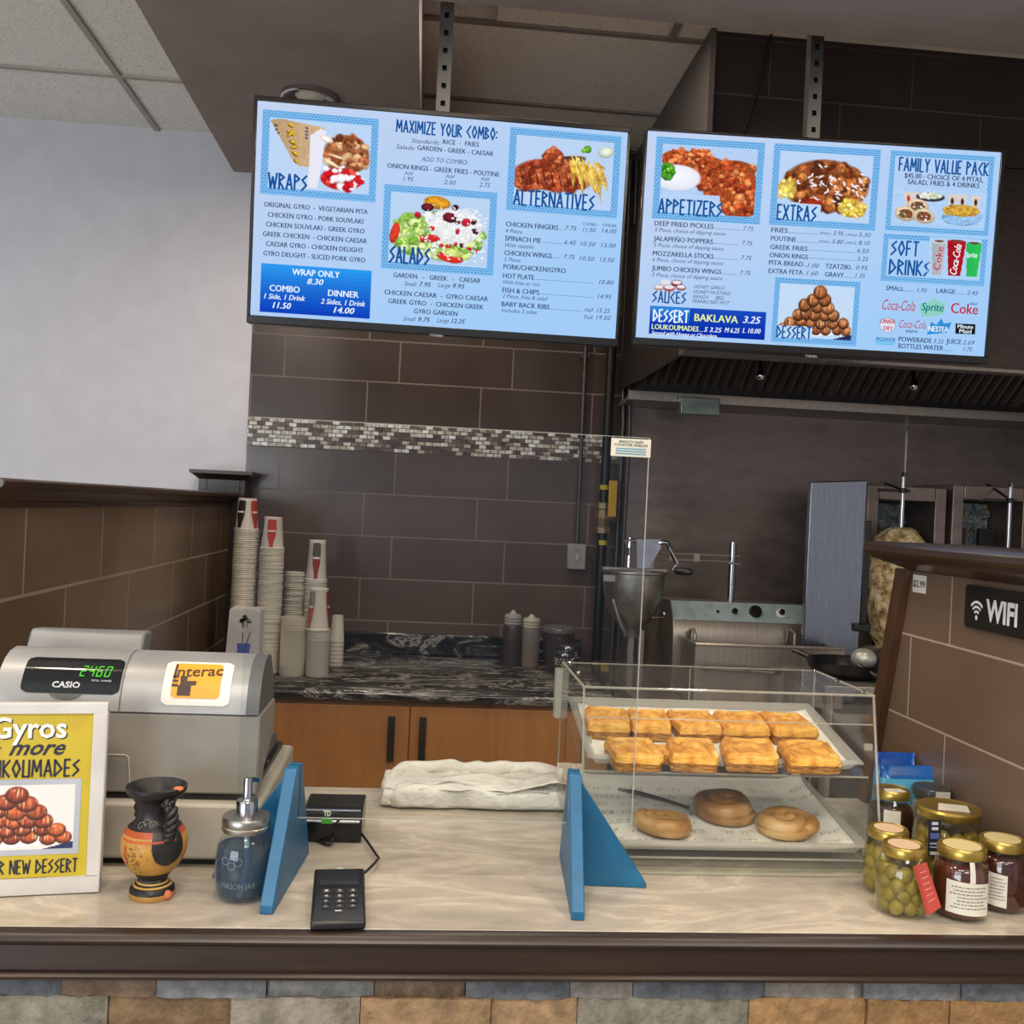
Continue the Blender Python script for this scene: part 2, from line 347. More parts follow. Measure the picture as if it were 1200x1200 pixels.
# ------------------------------------------------------------------ painted pictures (screen and poster photographs) as fine colour grids
class Pic:
    def __init__(s, w, h, bg):
        s.w, s.h = w, h; s.a = np.ones((h, w, 3))*np.array(bg, float); s.Y, s.X = np.mgrid[0:h, 0:w].astype(float)
    def ell(s, cx, cy, rx, ry, ang, col, hi=.35, soft=.12, tex=0, al=1):
        c, q = cos(ang), sin(ang); dx, dy = s.X-cx, s.Y-cy; u = (dx*c+dy*q)/rx; v = (-dx*q+dy*c)/ry; d = np.sqrt(u*u+v*v)
        m = np.clip((1-d)/soft, 0, 1)*al
        sh = 1+hi*(.5-d**2) - hi*.5*(dy/max(ry, rx))
        C = np.array(col, float)[None, None]*sh[..., None]
        if tex: C = C*(1+tex*(RS.rand(s.h, s.w)-.5))[..., None]
        s.a = s.a*(1-m[..., None])+np.clip(C, 0, 255)*m[..., None]
    def poly(s, pts, col, al=1, hi=0):
        ins = np.zeros((s.h, s.w), bool); n = len(pts)
        for i in range(n):
            (x0, y0), (x1, y1) = pts[i], pts[(i+1) % n]
            cnd = ((y0 > s.Y) != (y1 > s.Y)); 
            with np.errstate(divide='ignore', invalid='ignore'): xi = (x1-x0)*(s.Y-y0)/(y1-y0+1e-9)+x0
            ins ^= cnd & (s.X < xi)
        m = ins*al; C = np.array(col, float)[None, None]*(1+hi*(s.X/s.w-.5))[..., None]
        s.a = s.a*(1-m[..., None])+C*m[..., None]
    def line(s, x0, y0, x1, y1, wd, col, al=1):
        L = max(1e-6, sqrt((x1-x0)**2+(y1-y0)**2)); s.ell((x0+x1)/2, (y0+y1)/2, L/2, wd, atan2(y1-y0, x1-x0), col, hi=.2, soft=.5, al=al)
    def scatter(s, n, x0, x1, y0, y1, r0, r1, cols, asp=.6, hi=.4, tex=.15):
        for i in range(n):
            r = random.uniform(r0, r1); s.ell(random.uniform(x0, x1), random.uniform(y0, y1), r, r*random.uniform(asp, 1), random.uniform(0, pi), random.choice(cols), hi, .25, tex)
    def grain(s, amt=.22, mask=None):
        g = np.zeros((s.h, s.w))
        for k in (2, 4, 8):
            q = RS.rand(s.h//k+2, s.w//k+2)-.5; g += np.kron(q, np.ones((k, k)))[:s.h, :s.w]*(.5 if k < 8 else .35)
        g += (RS.rand(s.h, s.w)-.5)*.5; sat = (s.a.max(2)-s.a.min(2))/255; m = np.clip((sat-.22)*5, 0, 1)
        s.a = np.clip(s.a*(1+amt*2*g*m)[..., None], 0, 255); return s
    def mass(s, cx, cy, rx, ry, n, r0, r1, cols, base, hi=.45):
        s.ell(cx, cy, rx, ry, 0, base, .1, .1)
        for i in range(n):
            t = random.uniform(0, 2*pi); q = sqrt(random.random()); r = random.uniform(r0, r1); s.ell(cx+rx*.92*q*cos(t), cy+ry*.9*q*sin(t), r, r*random.uniform(.45, .9), random.uniform(0, pi), random.choice(cols), hi, .35, .3)
    def build(s, fn, x0, x1, y0, y1):
        """fn(u,v) with v up; picture spans u x0..x1 and v y0..y1"""
        mb = MB()
        for j in range(s.h+1):
            for i in range(s.w+1): mb.v.append(tuple(fn(x0+(x1-x0)*i/s.w, y1-(y1-y0)*j/s.h)))
        for j in range(s.h):
            for i in range(s.w): a = j*(s.w+1)+i; mb.f.append((a, a+s.w+1, a+s.w+2, a+1)); mb.c.append(tuple(np.clip(s.a[j, i], 0, 255)))
        return mb
def pic_balls(w=96, h=62, warm=False):
    p = Pic(w, h, (222, 216, 212) if warm else (196, 220, 246)); k = h/62
    c0 = [(132, 58, 32), (150, 72, 38), (118, 48, 28)] if warm else [(140, 84, 50), (156, 98, 60), (124, 72, 42)]
    p.poly([(w*.05, h*.97), (w*.97, h*.82), (w*.99, h*.88), (w*.1, h)], (245, 240, 236)); p.poly([(w*.72, h), (w, h*.88), (w, h)], (40, 45, 90))
    rows = [(.84, 7, .08, .92, .8), (.70, 6, .16, .86, .86), (.55, 5, .25, .74, .92), (.40, 3, .36, .66, 1), (.27, 2, .44, .60, 1), (.14, 1, .52, .52, 1.05)]
    for yy, n, a, b, sc in rows:
        for i in range(n):
            x = w*(a+(b-a)*(i/(n-1) if n > 1 else 0))+random.uniform(-2, 2); y = h*yy+random.uniform(-1.5, 1.5)-(2*i/n if yy > .8 else 0); r = h*.135*sc; p.ell(x, y, r*1.08, r, 0, random.choice(c0), .9, .1, .2)
            for q in range(9):
                t = random.uniform(-.8, .8)*r; e = sqrt(max(.05, 1-(t/r)**2))*r; p.line(x+t, y-e*.9, x+t*1.1+random.uniform(-1, 1), y+e*random.uniform(.1, .8), .6*k, random.choice([(236, 204, 160), (60, 22, 14), (206, 150, 104), (190, 120, 78)]), .7)
            p.ell(x-r*.25, y-r*.5, r*.22, r*.14, 0, (250, 226, 196), 0, .8, 0, .6)
    return p.grain(.12)
# ------------------------------------------------------------------ the setting
WALLP = mat('white_wall_paint', 'c9c8ce', .8, spec=.2, var=.02)
SOFF = mat('taupe_soffit_paint', '978a84', .75, spec=.2, var=.04, vs=5)
T1, T2, TM = '5c4d45', '55473f', '80746b'
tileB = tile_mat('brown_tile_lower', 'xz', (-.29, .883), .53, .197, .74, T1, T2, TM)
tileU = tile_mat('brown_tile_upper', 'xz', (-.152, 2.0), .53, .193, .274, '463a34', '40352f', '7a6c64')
tileL = tile_mat('brown_tile_side', 'yz', (2.208, .014), .51, .197, .5, '6a5646', '604e3b', '8d7f71', .004, .25)
tileR = tile_mat('brown_tile_near', 'yz', (1.70, .937), .53, .161, .736, '6e5a49', '695545', 'a39282', .0022, .3)
DARKW = wood('dark_trim_wood', '1d120c', '322218', (1.2, 22, 22), .36)
DARKY = wood('dark_trim_wood_lengthwise', '281b14', '3f2c21', (22, 1.2, 22), .3)
def sbox(name, a, b, m, label, cat, **k): return struct(name, MB().box(a, b), m, label, cat, **k)
sbox('floor', (-5, -4, -.05), (3.3, 4.8, 0), tile_mat('floor_tile', 'xy', (0, 0), .45, .45, 0, 'a89e91', 'a2988b', '7a7168', .004, .3), 'tiled floor', 'floor')
sbox('wall_back_white', (-5, 4.62, 0), (-.834, 4.78, 3.5), WALLP, 'plain white painted wall at the far left', 'wall')
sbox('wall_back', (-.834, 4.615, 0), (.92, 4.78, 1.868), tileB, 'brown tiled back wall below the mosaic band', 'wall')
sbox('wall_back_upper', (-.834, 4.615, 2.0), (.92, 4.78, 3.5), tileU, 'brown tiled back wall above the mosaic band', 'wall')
sbox('trim_1', (-.834, 4.612, 1.868), (.92, 4.78, 2.0), mosaic_mat(), 'shimmering mosaic tile band across the back wall', 'wall trim')
sbox('wall_kitchen_back', (.92, 4.62, 0), (3.3, 4.78, 3.5), mat('kitchen_wall', '4a433f', .6), 'kitchen back wall', 'wall')
sbox('wall_kitchen_right', (3.2, -4, 0), (3.3, 4.62, 3.5), WALLP, 'right side wall of the room', 'wall')
sbox('wall_left_side', (-5.1, -4, 0), (-5, 4.78, 3.5), WALLP, 'left side wall of the dining room', 'wall')
mb = MB(); xs = [-5, -4.6, -1.0, -.7, 2.2, 2.5, 3.3]
for a, b in ((0, 1), (2, 3), (4, 6)): mb.box((xs[a], -4.1, 0), (xs[b], -4, 3.5))
for a, b in ((1, 2), (3, 4)): mb.box((xs[a], -4.1, 0), (xs[b], -4, .5)); mb.box((xs[a], -4.1, 2.8), (xs[b], -4, 3.5))
struct('wall_front', mb, WALLP, 'storefront wall with two window openings behind the viewer', 'wall')
# ceilings
WT = ceil_mat('white_ceiling_tile', (240, 240, 232)); KT = ceil_mat('dull_ceiling_tile', (225, 214, 200))
TG = mat('ceiling_grid_grey', 'a9a49b', .6)
sbox('ceiling', (-5, -4, 3.29), (-.95, 4.62, 3.5), WT, 'white speckled tile ceiling over the dining side', 'ceiling')
sbox('ceiling_lobby', (-.95, -4, 3.29), (3.2, .3, 3.5), WT, 'white tile ceiling over the lobby', 'ceiling')
gx = un(130, 75, 'z', 3.29).x; gy = un(100, 84, 'z', 3.29).y
mb = MB()
for x in (gx, gx-1.22, gx-2.44): mb.box((x-.012, .3, 3.278), (x+.012, 4.62, 3.292))
for k in range(-3, 2):
    if gy+1.22*k < 4.6: mb.box((-4.9, gy+1.22*k-.012, 3.279), (-.95, gy+1.22*k+.012, 3.293))
struct('trim_2', mb, TG, 'pale metal grid of the dining ceiling', 'ceiling grid')
mb = MB()
mb.box((-.09, 3.5, 3.36), (.93, 4.62, 3.5)); mb.box((.17, 2.92, 3.36), (3.2, 3.5, 3.5)); mb.box((.93, 3.5, 3.36), (3.2, 4.62, 3.5))
struct('ceiling_kitchen', mb, KT, 'dull tile ceiling over the kitchen with one tile missing', 'ceiling')
mb = MB()
for y in (3.5, 4.17): mb.box((-.09, y-.012, 3.35), (.925, y+.012, 3.362))
mb.box((.79, 2.92, 3.349), (.815, 3.5, 3.361)); struct('trim_3', mb, mat('kitchen_grid', '7d756c', .6), 'metal grid of the kitchen ceiling', 'ceiling grid')
sbox('ceiling_void_shade', (-.09, 2.92, 3.56), (.17, 3.5, 3.6), mat('void_black', '0a0a0a', .9), 'black slab painted as the dark above the missing ceiling tile', 'ceiling')  # black slab stands in for the unlit space over the opening
# soffit, L-shaped
mb = MB().prism([(-.95, .3), (3.2, .3), (3.2, 2.92), (-.09, 2.92), (-.09, 4.615), (-.95, 4.615)], 'z', 3.12, 3.56)
struct('soffit', mb, SOFF, 'taupe painted dropped soffit above the counter', 'soffit')
# tiled enclosure over the hood
struct('wall_hood_enclosure', MB().box((.945, 3.42, 2.96), (3.2, 4.62, 3.36)), tile_mat('brown_tile_hood', 'xz', (1.15, 2.94), .53, .2, .5, '332a26', '2e2622', '453c36', .003, .35), 'dark brown tiled enclosure above the hood', 'wall')
struct('trim_4', MB().box((.925, 3.40, 2.96), (.945, 4.615, 3.36)), mat('enclosure_side', '57504b', .6), 'grey side panel of the hood enclosure', 'wall trim')

# left half-height wall with cap and end post
def cap_x(name, x, y0, y1, pr, m, label):
    """moulded cap running along y; pr = (dx,z) outline"""
    struct(name, MB().prism([(x+a, b) for a, b in pr], 'y', y0, y1), m, label, 'wall cap', bevel=.003)
sbox('wall_left', (-.985, 2.013, 0), (-.86, 4.418, 1.592), tileL, 'brown tiled half wall beside the back counter', 'wall')
cap_x('trim_5', -.86, 2.005, 4.418, [(-.155, 1.592), (-.155, 1.63), (-.16, 1.645), (.03, 1.645), (.036, 1.638), (.034, 1.628), (.022, 1.618), (.016, 1.605), (.004, 1.598), (.004, 1.585), (-.001, 1.585), (-.001, 1.592)], DARKY, 'dark wooden cap along the left half wall')
mb = MB().box((-1.0, 4.42, 0), (-.80, 4.612, 1.70))
mb.add(*(lambda a, b, z0, z1: ([(a[0], a[1], z0), (b[0], a[1], z0), (b[0], 4.613, z0), (a[0], 4.613, z0), (a[0]-.03, a[1]-.03, z1), (b[0]+.03, a[1]-.03, z1), (b[0]+.03, 4.613, z1), (a[0]-.03, 4.613, z1)], [(3,2,1,0),(4,5,6,7),(0,1,5,4),(1,2,6,5),(2,3,7,6),(3,0,4,7)]))((-1.0, 4.42), (-.80, 0), 1.70, 1.725))
mb.box((-1.035, 4.385, 1.725), (-.765, 4.613, 1.74)); mb.box((-.97, 4.414, 1.645), (-.965, 4.42, 1.70)); mb.box((-.83, 4.412, 1.645), (-.822, 4.42, 1.70))
struct('trim_6', mb, DARKW, 'dark wooden end post where the left half wall meets the tile', 'wall post')

# right half-height wall
PX = .955
mb = MB().prism([(1.362, 0), (1.965, 0), (1.965, 1.05), (1.935, 1.19), (1.845, 1.545), (1.362, 1.545)], 'x', PX, PX+.12)
struct('wall_right', mb, tileR, 'brown tiled half wall at the right end of the counter', 'wall')
mb = MB().prism([(1.967, 1.052), (1.937, 1.19), (1.846, 1.548), (1.885, 1.548), (1.977, 1.19), (2.007, 1.052)], 'x', PX-.016, PX+.13)
struct('trim_7', mb, wood('reddish_wood', '3f2a1b', '523724', (14, 14, 1.5), .35), 'slanted brown wooden end board of the right half wall', 'wall trim')
pr = [(-.004, 1.5455), (-.012, 1.550), (-.028, 1.556), (-.045, 1.562), (-.060, 1.568), (-.069, 1.580), (-.066, 1.593), (-.05, 1.60), (.17, 1.60), (.185, 1.585), (.17, 1.566), (.13, 1.55), (.125, 1.5455)]
mb = MB(); n = len(pr)
ys = [(1.345, 0), (1.84, 0), (1.875, .25), (1.91, 1)]
for y, q in ys[:2]: mb.v += [(PX+a, y, b) for a, b in pr]
# mitred end that follows the same moulding
zt = {b: (b-1.5455)/.0545 for a, b in pr}
mb.v[n:] = [(PX+a, 1.852+.072*max(0, min(1, (b-1.5455)/.034)), b) for a, b in pr]
mb.f += [tuple(range(n))[::-1], tuple(range(n, 2*n))]+[(i, (i+1) % n, n+(i+1) % n, n+i) for i in range(n)]; mb.c += [None]*(n+2)
struct('trim_8', mb, wood('cap_wood', '281b14', '36261c', (22, 1.2, 22), .28), 'dark brown moulded cap on the right half wall', 'wall cap', bevel=.002)

# ------------------------------------------------------------------ service counter
cn = thing('service_counter', 'long service counter with beige marble top, dark wooden edge and stone facing', 'counter', (-.2, 1.66, 0))
obj('countertop', MB().box((-1.9, 1.343, 1.012), (PX-.002, 2.01, 1.05)), marble(), cn, bevel=.002)
ep = [(1.3425, 1.0495), (1.333, 1.0495), (1.325, 1.046), (1.321, 1.040), (1.323, 1.034), (1.330, 1.031), (1.330, .999), (1.324, .997), (1.320, .994), (1.322, .989), (1.332, .988), (1.3425, .988)]
obj('edge_trim', MB().prism(ep, 'x', -1.9, 1.085), DARKW, cn, smooth=50)
obj('cabinet_body', MB().box((-1.9, 1.39, 0), (PX-.002, 1.98, 1.011)), mat('counter_body', '4d3a2c', .6), cn)
mb = MB(); z = .9865
pal = ['8b8d90', '7f858c', '94938f', '6f7378', '87705a', '8d8f8c', '9b948c']; pal2 = ['a8804f', '94693c', 'a39a8a', 'ae8e68', 'b8a890', '8a6f50', 'a37d50', '96907f', 'b08a5c']
rowi = 0
while z > .55:
    h = [.032, .046, .036, .05][rowi % 4]; x = -1.9+random.uniform(-.2, 0)
    while x < PX-.004:
        wd = random.uniform(.1, .26) if rowi else random.choice([.125, .145, .155, .09, .19]); wd = min(wd, PX-.003-x); c = random.choice(pal if rowi in (0,) else (pal2 if rowi % 2 else pal+pal2)); d = random.uniform(0, .012)
        nu, nv = 10, 3; gg = [[(x+.0006+(wd-.0012)*i/nu, 1.352-d-(.006*noise.noise((x*3+i*.9, z*9+j*1.3, rowi)) if 0 < i < nu else -.004), z-h*j/nv-(.0005 if j == nv else 0)) for i in range(nu+1)] for j in range(nv+1)]
        mb.grid(lambda u, v: gg[round(v*nv)][round(u*nu)], nu, nv, c); o = len(mb.v)
        mb.box((x+.0006, 1.352-d+.004, z-h+.0004), (x+wd-.0006, 1.389, z), c); x += wd
    z -= h; rowi += 1
mb.box((-1.9, 1.36, 0), (PX-.003, 1.389, z), '8d8578')
stone = attr_mat('ledger_stone', .75, .35, .9, 45, 0, .45, 26)
obj('stone_facing', mb, stone, cn, smooth=30, fixn=False)

# ------------------------------------------------------------------ back counter
GR = granite()
wk = thing('back_worktop', 'black granite worktop with upstand along the back wall', 'worktop', (0, 4.2, .885))
pr = [(3.69, .890), (3.682, .896), (3.68, .91), (3.682, .924), (3.69, .93), (4.585, .93), (4.611, .93), (4.611, .885), (3.70, .885)]
obj('top', MB().prism(pr, 'x', -.858, .745), GR, wk, smooth=50)
obj('upstand', MB().box((-.832, 4.58, .9305), (.76, 4.611, 1.03)), GR, wk, bevel=.006)
DOORW = wood('orange_cabinet_wood', 'a06736', 'b27943', (7, 7, 1.1), .4, 2.5)
cb = thing('base_cabinet', 'orange-brown wooden base cabinet with two doors under the black worktop', 'cabinet', (.02, 4.1, 0))
obj('body', MB().box((-.855, 3.735, .0), (.74, 4.6, .884)), DOORW, cb)
xs = un(479, 870, 'y', 3.715).x
for a, b, hx in ((xs-.70, xs-.003, xs-.067), (xs+.003, xs+.69, xs+.05)):
    d = obj('door', MB().box((a, 3.712, .09), (b, 3.733, .868)), DOORW, cb, bevel=.002)
    hm = MB().box((hx-.013, 3.688, .665), (hx+.013, 3.697, .835)); hm.box((hx-.006, 3.697, .69), (hx+.006, 3.7118, .705)); hm.box((hx-.006, 3.697, .80), (hx+.006, 3.7118, .815))
    h = obj('handle', hm, mat('handle_black', '1d1b1a', .4), d, bevel=.002); h['label'] = 'black vertical bar handle'
# ------------------------------------------------------------------ menu screens
ST = 1.0
TVW, TVH = 1.115, .655
def eu(q): return Matrix.Rotation(q[0], 4, 'Z') @ Matrix.Rotation(q[1], 4, 'X') @ Matrix.Rotation(q[2], 4, 'Y')
BEZ = mat('bezel_black', '0d0d0f', .25, spec=.5)
NAVY, WHT = '1d3d78', 'eaf6ff'
DK = emis('screen_dark_lettering', '33456b'); HD = emis('screen_blue_heading', '15559c'); WH = emis('screen_white_lettering', WHT); YL = emis('screen_yellow_lettering', 'e2f59a')
def screen_bg(name, c1, c2):
    t = NT(name); v = t.coord((.9, 1, 1.5), (.5, 0, .5)); sp = t.n('ShaderNodeSeparateXYZ'); t.l(v, sp.inputs[0])
    a = t.n('ShaderNodeMath', operation='ADD'); t.l(sp.outputs[0], a.inputs[0]); 
    m = t.n('ShaderNodeMath', operation='MULTIPLY_ADD'); t.l(sp.outputs[2], m.inputs[0]); m.inputs[1].default_value = -1; m.inputs[2].default_value = 1; t.l(m.outputs[0], a.inputs[1])
    h = t.n('ShaderNodeMath', operation='MULTIPLY'); h.inputs[1].default_value = .5; t.l(a.outputs[0], h.inputs[0])
    e = t.n('ShaderNodeEmission'); t.l(t.ramp(h.outputs[0], [(.1, c1), (.75, c2)]), e.inputs[0]); e.inputs[1].default_value = ST; t.l(e.outputs[0], t.out.inputs[0]); return t.m
def key_mat():
    t = NT('greek_key_band'); v = t.coord((1, 1, 1)); k = t.n('ShaderNodeTexBrick'); sp = t.n('ShaderNodeSeparateXYZ'); cb = t.n('ShaderNodeCombineXYZ'); t.l(v, sp.inputs[0]); t.l(sp.outputs[0], cb.inputs[0]); t.l(sp.outputs[2], cb.inputs[1])
    t.l(cb.outputs[0], k.inputs['Vector']); k.inputs['Scale'].default_value = 1; k.inputs['Brick Width'].default_value = .0105; k.inputs['Row Height'].default_value = .0066; k.inputs['Mortar Size'].default_value = .0014
    k.inputs['Color1'].default_value = (*lin('4f9ad9'), 1); k.inputs['Color2'].default_value = (*lin('4791d2'), 1); k.inputs['Mortar'].default_value = (*lin('8cc4f2'), 1)
    e = t.n('ShaderNodeEmission'); t.l(k.outputs[0], e.inputs[0]); t.l(e.outputs[0], t.out.inputs[0]); return t.m
KEY = key_mat()
PANEL = {}
class TV:
    def __init__(s, q, label, scr):
        s.t = thing('menu_television', label, 'television', q[:3], (0, 0, 0), 'menu screens above the counter'); s.M = Matrix.Translation(Vector(q[:3])) @ eu(q[3:])
        s.t.rotation_mode = 'XYZ'; s.t.rotation_euler = eu(q[3:]).to_euler(); s.I = s.M.inverted()
        W, H = TVW/2, TVH/2; (u0, v1), (u1, v0) = s.uv(*scr[0]), s.uv(*scr[1])
        s.b = obj('housing', MB().box((-W, .004, -H), (W, .05, H)), BEZ, s.t, bevel=.004, local=True)
        fr = MB(); fr.box((-W, -.004, v1), (W, .0035, H)); fr.box((-W, -.004, -H), (W, .0035, v0)); fr.box((-W, -.004, v0), (u0, .0035, v1)); fr.box((u1, -.004, v0), (W, .0035, v1))
        s.bz = obj('bezel', fr, BEZ, s.t, bevel=.002, local=True)
        s.scr = obj('screen', MB().box((u0, 0, v0), (u1, .0035, v1)), s.bg, s.t, local=True)
    def uv(s, px, py):
        o = s.I @ CAM; d = s.I.to_3x3() @ ray(px, py); k = -o.y/d.y; p = o+d*k; return p.x, p.z
    def fn(s, lay): return lambda u, v: (u, -.0003*lay, v)
    def rect(s, tl, br): (a, d), (c, b) = s.uv(*tl), s.uv(*br); return a, b, c, d
    def add(s, name, mb, m, par=None): return obj(name, mb, m, par or s.scr, local=True, smooth=0, fixn=False)
    def quad(s, mb, a, b, c, d, lay, col=None): mb.add([(a, -.0003*lay, b), (c, -.0003*lay, b), (c, -.0003*lay, d), (a, -.0003*lay, d)], [(0, 1, 2, 3)], col)
    def frame(s, tl, br, bw=.021):
        a, b, c, d = s.rect(tl, br); mb = MB()
        for q in ((a, b, c, b+bw), (a, d-bw, c, d), (a, b+bw, a+bw, d-bw), (c-bw, b+bw, c, d-bw)): s.quad(mb, *q, 1)
        s.add('picture_border', mb, KEY); m2 = MB(); e = .0022
        for q in ((a, b, c, b+e), (a, d-e, c, d), (a, b, a+e, d), (c-e, b, c, d)): s.quad(m2, *q, 2)
        g = bw-e
        s.add('border_line', m2, emis('border_line_blue', '78b9ea')); return a+bw, b+bw, c-bw, d-bw
    def pic(s, P, r, lay=1, name='menu_picture'):
        a, b, c, d = r; s.add(name, P.build(s.fn(lay), a, c, b, d), attr_emis('screen_picture', ST))
    def lines(s, name, m, L, lay=3, greek=False):
        parts = {}
        for e in L:
            t, p0, p1, h = e[:4]; sh = e[4] if len(e) > 4 else 0; bo = min(.014, e[5]) if len(e) > 5 else .011
            key = t if greek else (s.sect(*p0) if name == 'item_lettering' else ((0 if p0[1] < 336 else 1+(p0[0] > 365)) if name == 'panel_lettering' and p0[0] < 742 else (p0[1] < 385))); mb = parts.setdefault(key, MB())
            (u0, v0), (u1, v1) = s.uv(*p0), s.uv(*p1); hh = abs(s.uv(p0[0], p0[1]-h)[1]-v0); v = (v0+v1)/2
            if t == '_': s.quad(mb, u0, v, u1, v+.0009, lay)
            elif greek: put_greek(mb, t, s.fn(lay), u0, u1, v, hh)
            else: put_text(mb, t, s.fn(lay), u0, u1, v, hh, -bo, sh)
        for mb in parts.values(): s.add(name, mb, m)
IT = .25
def pic_wrap():
    p = Pic(110, 84, (190, 214, 246)); X, Y = lambda x: x*110, lambda y: y*84; PL = lambda *q: [(X(x), Y(y)) for x, y in q]
    p.poly(PL((0, .03), (.1, 0), (.54, .08), (.46, .66), (.30, .66), (.24, .60)), (212, 178, 136), 1, .25)
    for x, y, l in ((3, 8, 6), (5, 13, 4), (8, 17, 3)): p.line(x, y, x+l, y+1, 1.8, (84, 74, 40))
    for x0, y0, x1, y1 in ((18, 6, 27, 9), (17, 13, 27, 20), (27, 12, 18, 22), (20, 25, 29, 30), (22, 34, 31, 32), (24, 38, 32, 44), (27, 47, 31, 52)): p.line(x0, y0, x1, y1, 2.6, (96, 62, 22)); p.line(x0+.6, y0-.6, x1+.6, y1-.6, 1.7, (232, 188, 34))
    for y in (8, 12, 16, 20): p.line(37, y, 42, y+2, 1.2, (60, 60, 110)); p.line(38, y+2, 41, y-1, .8, (60, 60, 110))
    p.mass(X(.76), Y(.44), 26, 25, 70, 3, 8, [(168, 100, 62), (196, 136, 94), (132, 70, 38), (212, 164, 122), (98, 48, 28)], (150, 90, 56))
    p.mass(X(.72), Y(.80), 24, 14, 26, 3, 8, [(206, 40, 44), (184, 22, 34), (222, 70, 66), (240, 236, 244)], (196, 34, 40)); p.scatter(9, X(.55), X(.88), Y(.62), Y(.92), 2, 5, [(244, 240, 248)], .5, .1, 0)
    p.poly(PL((.40, .2), (.50, .09), (.55, .14), (.53, .4), (.52, .62), (.48, .96), (.38, .96), (.40, .6)), (234, 234, 246), 1, .12); p.ell(X(.56), Y(.24), 8, 4, .4, (236, 224, 214)); p.line(X(.52), Y(.5), X(.72), Y(.66), 2.6, (236, 216, 194)); p.line(X(.56), Y(.44), X(.78), Y(.52), 2, (228, 204, 176)); return p.grain(.16)
def pic_salad():
    p = Pic(104, 80, (186, 212, 244)); G = [(120, 166, 60), (150, 196, 84), (92, 140, 50), (190, 214, 120), (206, 222, 150)]
    p.mass(58, 46, 42, 30, 150, 3, 8, G+[(226, 232, 226)], (150, 186, 110)); p.mass(22, 46, 20, 26, 60, 3, 7, G, (150, 190, 100))
    p.mass(68, 34, 30, 22, 110, 1.5, 4, [(240, 240, 242), (224, 230, 236), (250, 250, 250)], (228, 230, 232), .2)
    p.scatter(16, 24, 96, 14, 68, 2, 6, [(196, 40, 40), (176, 30, 50)], .5, .4, .1); p.ell(48, 8, 15, 8, .1, (206, 140, 36), .5, .15, .3); p.ell(38, 14, 7, 5, 0, (90, 26, 40), .9); p.ell(62, 24, 8, 6, .3, (96, 26, 40), .9); p.scatter(5, 50, 96, 10, 58, 3, 4.5, [(70, 24, 34), (50, 20, 30)], .7, .6)
    p.ell(5, 46, 5, 13, .2, (206, 60, 40)); p.ell(64, 70, 15, 6, .2, (206, 46, 30)); p.ell(66, 64, 12, 5, .2, (196, 208, 110)); p.scatter(240, 34, 102, 10, 74, .6, 1.5, [(250, 250, 250), (230, 236, 240)], .8, 0, 0); return p.grain(.14)
def pic_ribs():
    p = Pic(116, 82, (188, 212, 244)); C = [(168, 76, 46), (186, 96, 58), (142, 58, 36), (120, 44, 28), (206, 120, 78)]
    p.ell(40, 32, 46, 8, -.25, (74, 50, 42)); p.mass(46, 44, 50, 20, 130, 3, 9, C, (150, 66, 40)); p.mass(44, 24, 14, 12, 24, 3, 7, C, (140, 62, 38)); p.mass(16, 52, 22, 14, 30, 4, 8, C, (170, 84, 60))
    for i in range(9): x = 6+i*9; p.line(x, 40, x+5, 60, 1.5, (70, 26, 18), .7)
    for i in range(80):
        x = random.uniform(62, 98); y = random.uniform(12, 34)+(x-62)*.3; p.line(x, y, x+random.uniform(3, 16), y+random.uniform(8, 34), 1.6, random.choice([(222, 184, 78), (200, 152, 52), (236, 206, 118), (188, 136, 44)]))
    p.ell(84, 10, 5, 5, 0, (84, 150, 40)); p.ell(80, 12, 4, 3, 0, (120, 180, 60)); p.ell(106, 12, 10, 7, -.2, (202, 214, 196)); p.poly([(0, 66), (88, 68), (92, 82), (0, 82)], (190, 216, 248)); return p.grain(.2)
def pic_wings():
    p = Pic(112, 84, (182, 208, 244)); C = [(176, 80, 40), (198, 106, 58), (152, 60, 32), (214, 130, 80), (120, 42, 24)]
    for x, y, a, b in ((20, 16, 22, 11), (52, 22, 24, 11), (84, 26, 28, 12), (60, 40, 28, 13), (100, 46, 14, 24), (74, 52, 26, 16), (94, 70, 26, 16), (44, 10, 12, 7)): p.mass(x, y, a, b, 34, 3, 7, C, (166, 76, 40), .55)
    p.ell(18, 40, 30, 17, 0, (236, 238, 250), .08); p.mass(6, 33, 10, 11, 26, 2, 4, [(70, 150, 40), (110, 190, 60), (46, 110, 30)], (80, 150, 50)); p.poly([(0, 58), (70, 60), (74, 84), (0, 84)], (184, 212, 246)); return p.grain(.2)
def pic_poutine():
    p = Pic(112, 84, (190, 214, 246)); C = [(140, 78, 40), (170, 94, 46), (104, 50, 26), (184, 116, 64), (80, 40, 24)]
    p.mass(56, 40, 54, 34, 150, 3, 9, C, (134, 72, 38), .5); p.mass(90, 66, 18, 12, 26, 3, 6, [(222, 182, 72), (236, 206, 116)], (214, 172, 70)); p.mass(10, 46, 12, 12, 18, 3, 6, [(222, 196, 90), (236, 214, 130)], (214, 180, 80)); p.mass(40, 66, 16, 10, 10, 4, 7, [(150, 40, 26), (170, 60, 36)], (140, 40, 24))
    for i in range(30):
        x, y = random.uniform(8, 96), random.uniform(6, 58); q = random.uniform(-10, 10); p.line(x, y, x+q, y+random.uniform(2, 8), 1.5, (238, 230, 236)); p.line(x+q, y+4, x+q+random.uniform(-6, 10), y+random.uniform(2, 9), 1.4, (238, 230, 236))
    p.poly([(0, 62), (52, 64), (54, 84), (0, 84)], (186, 214, 248)); return p.grain(.2)
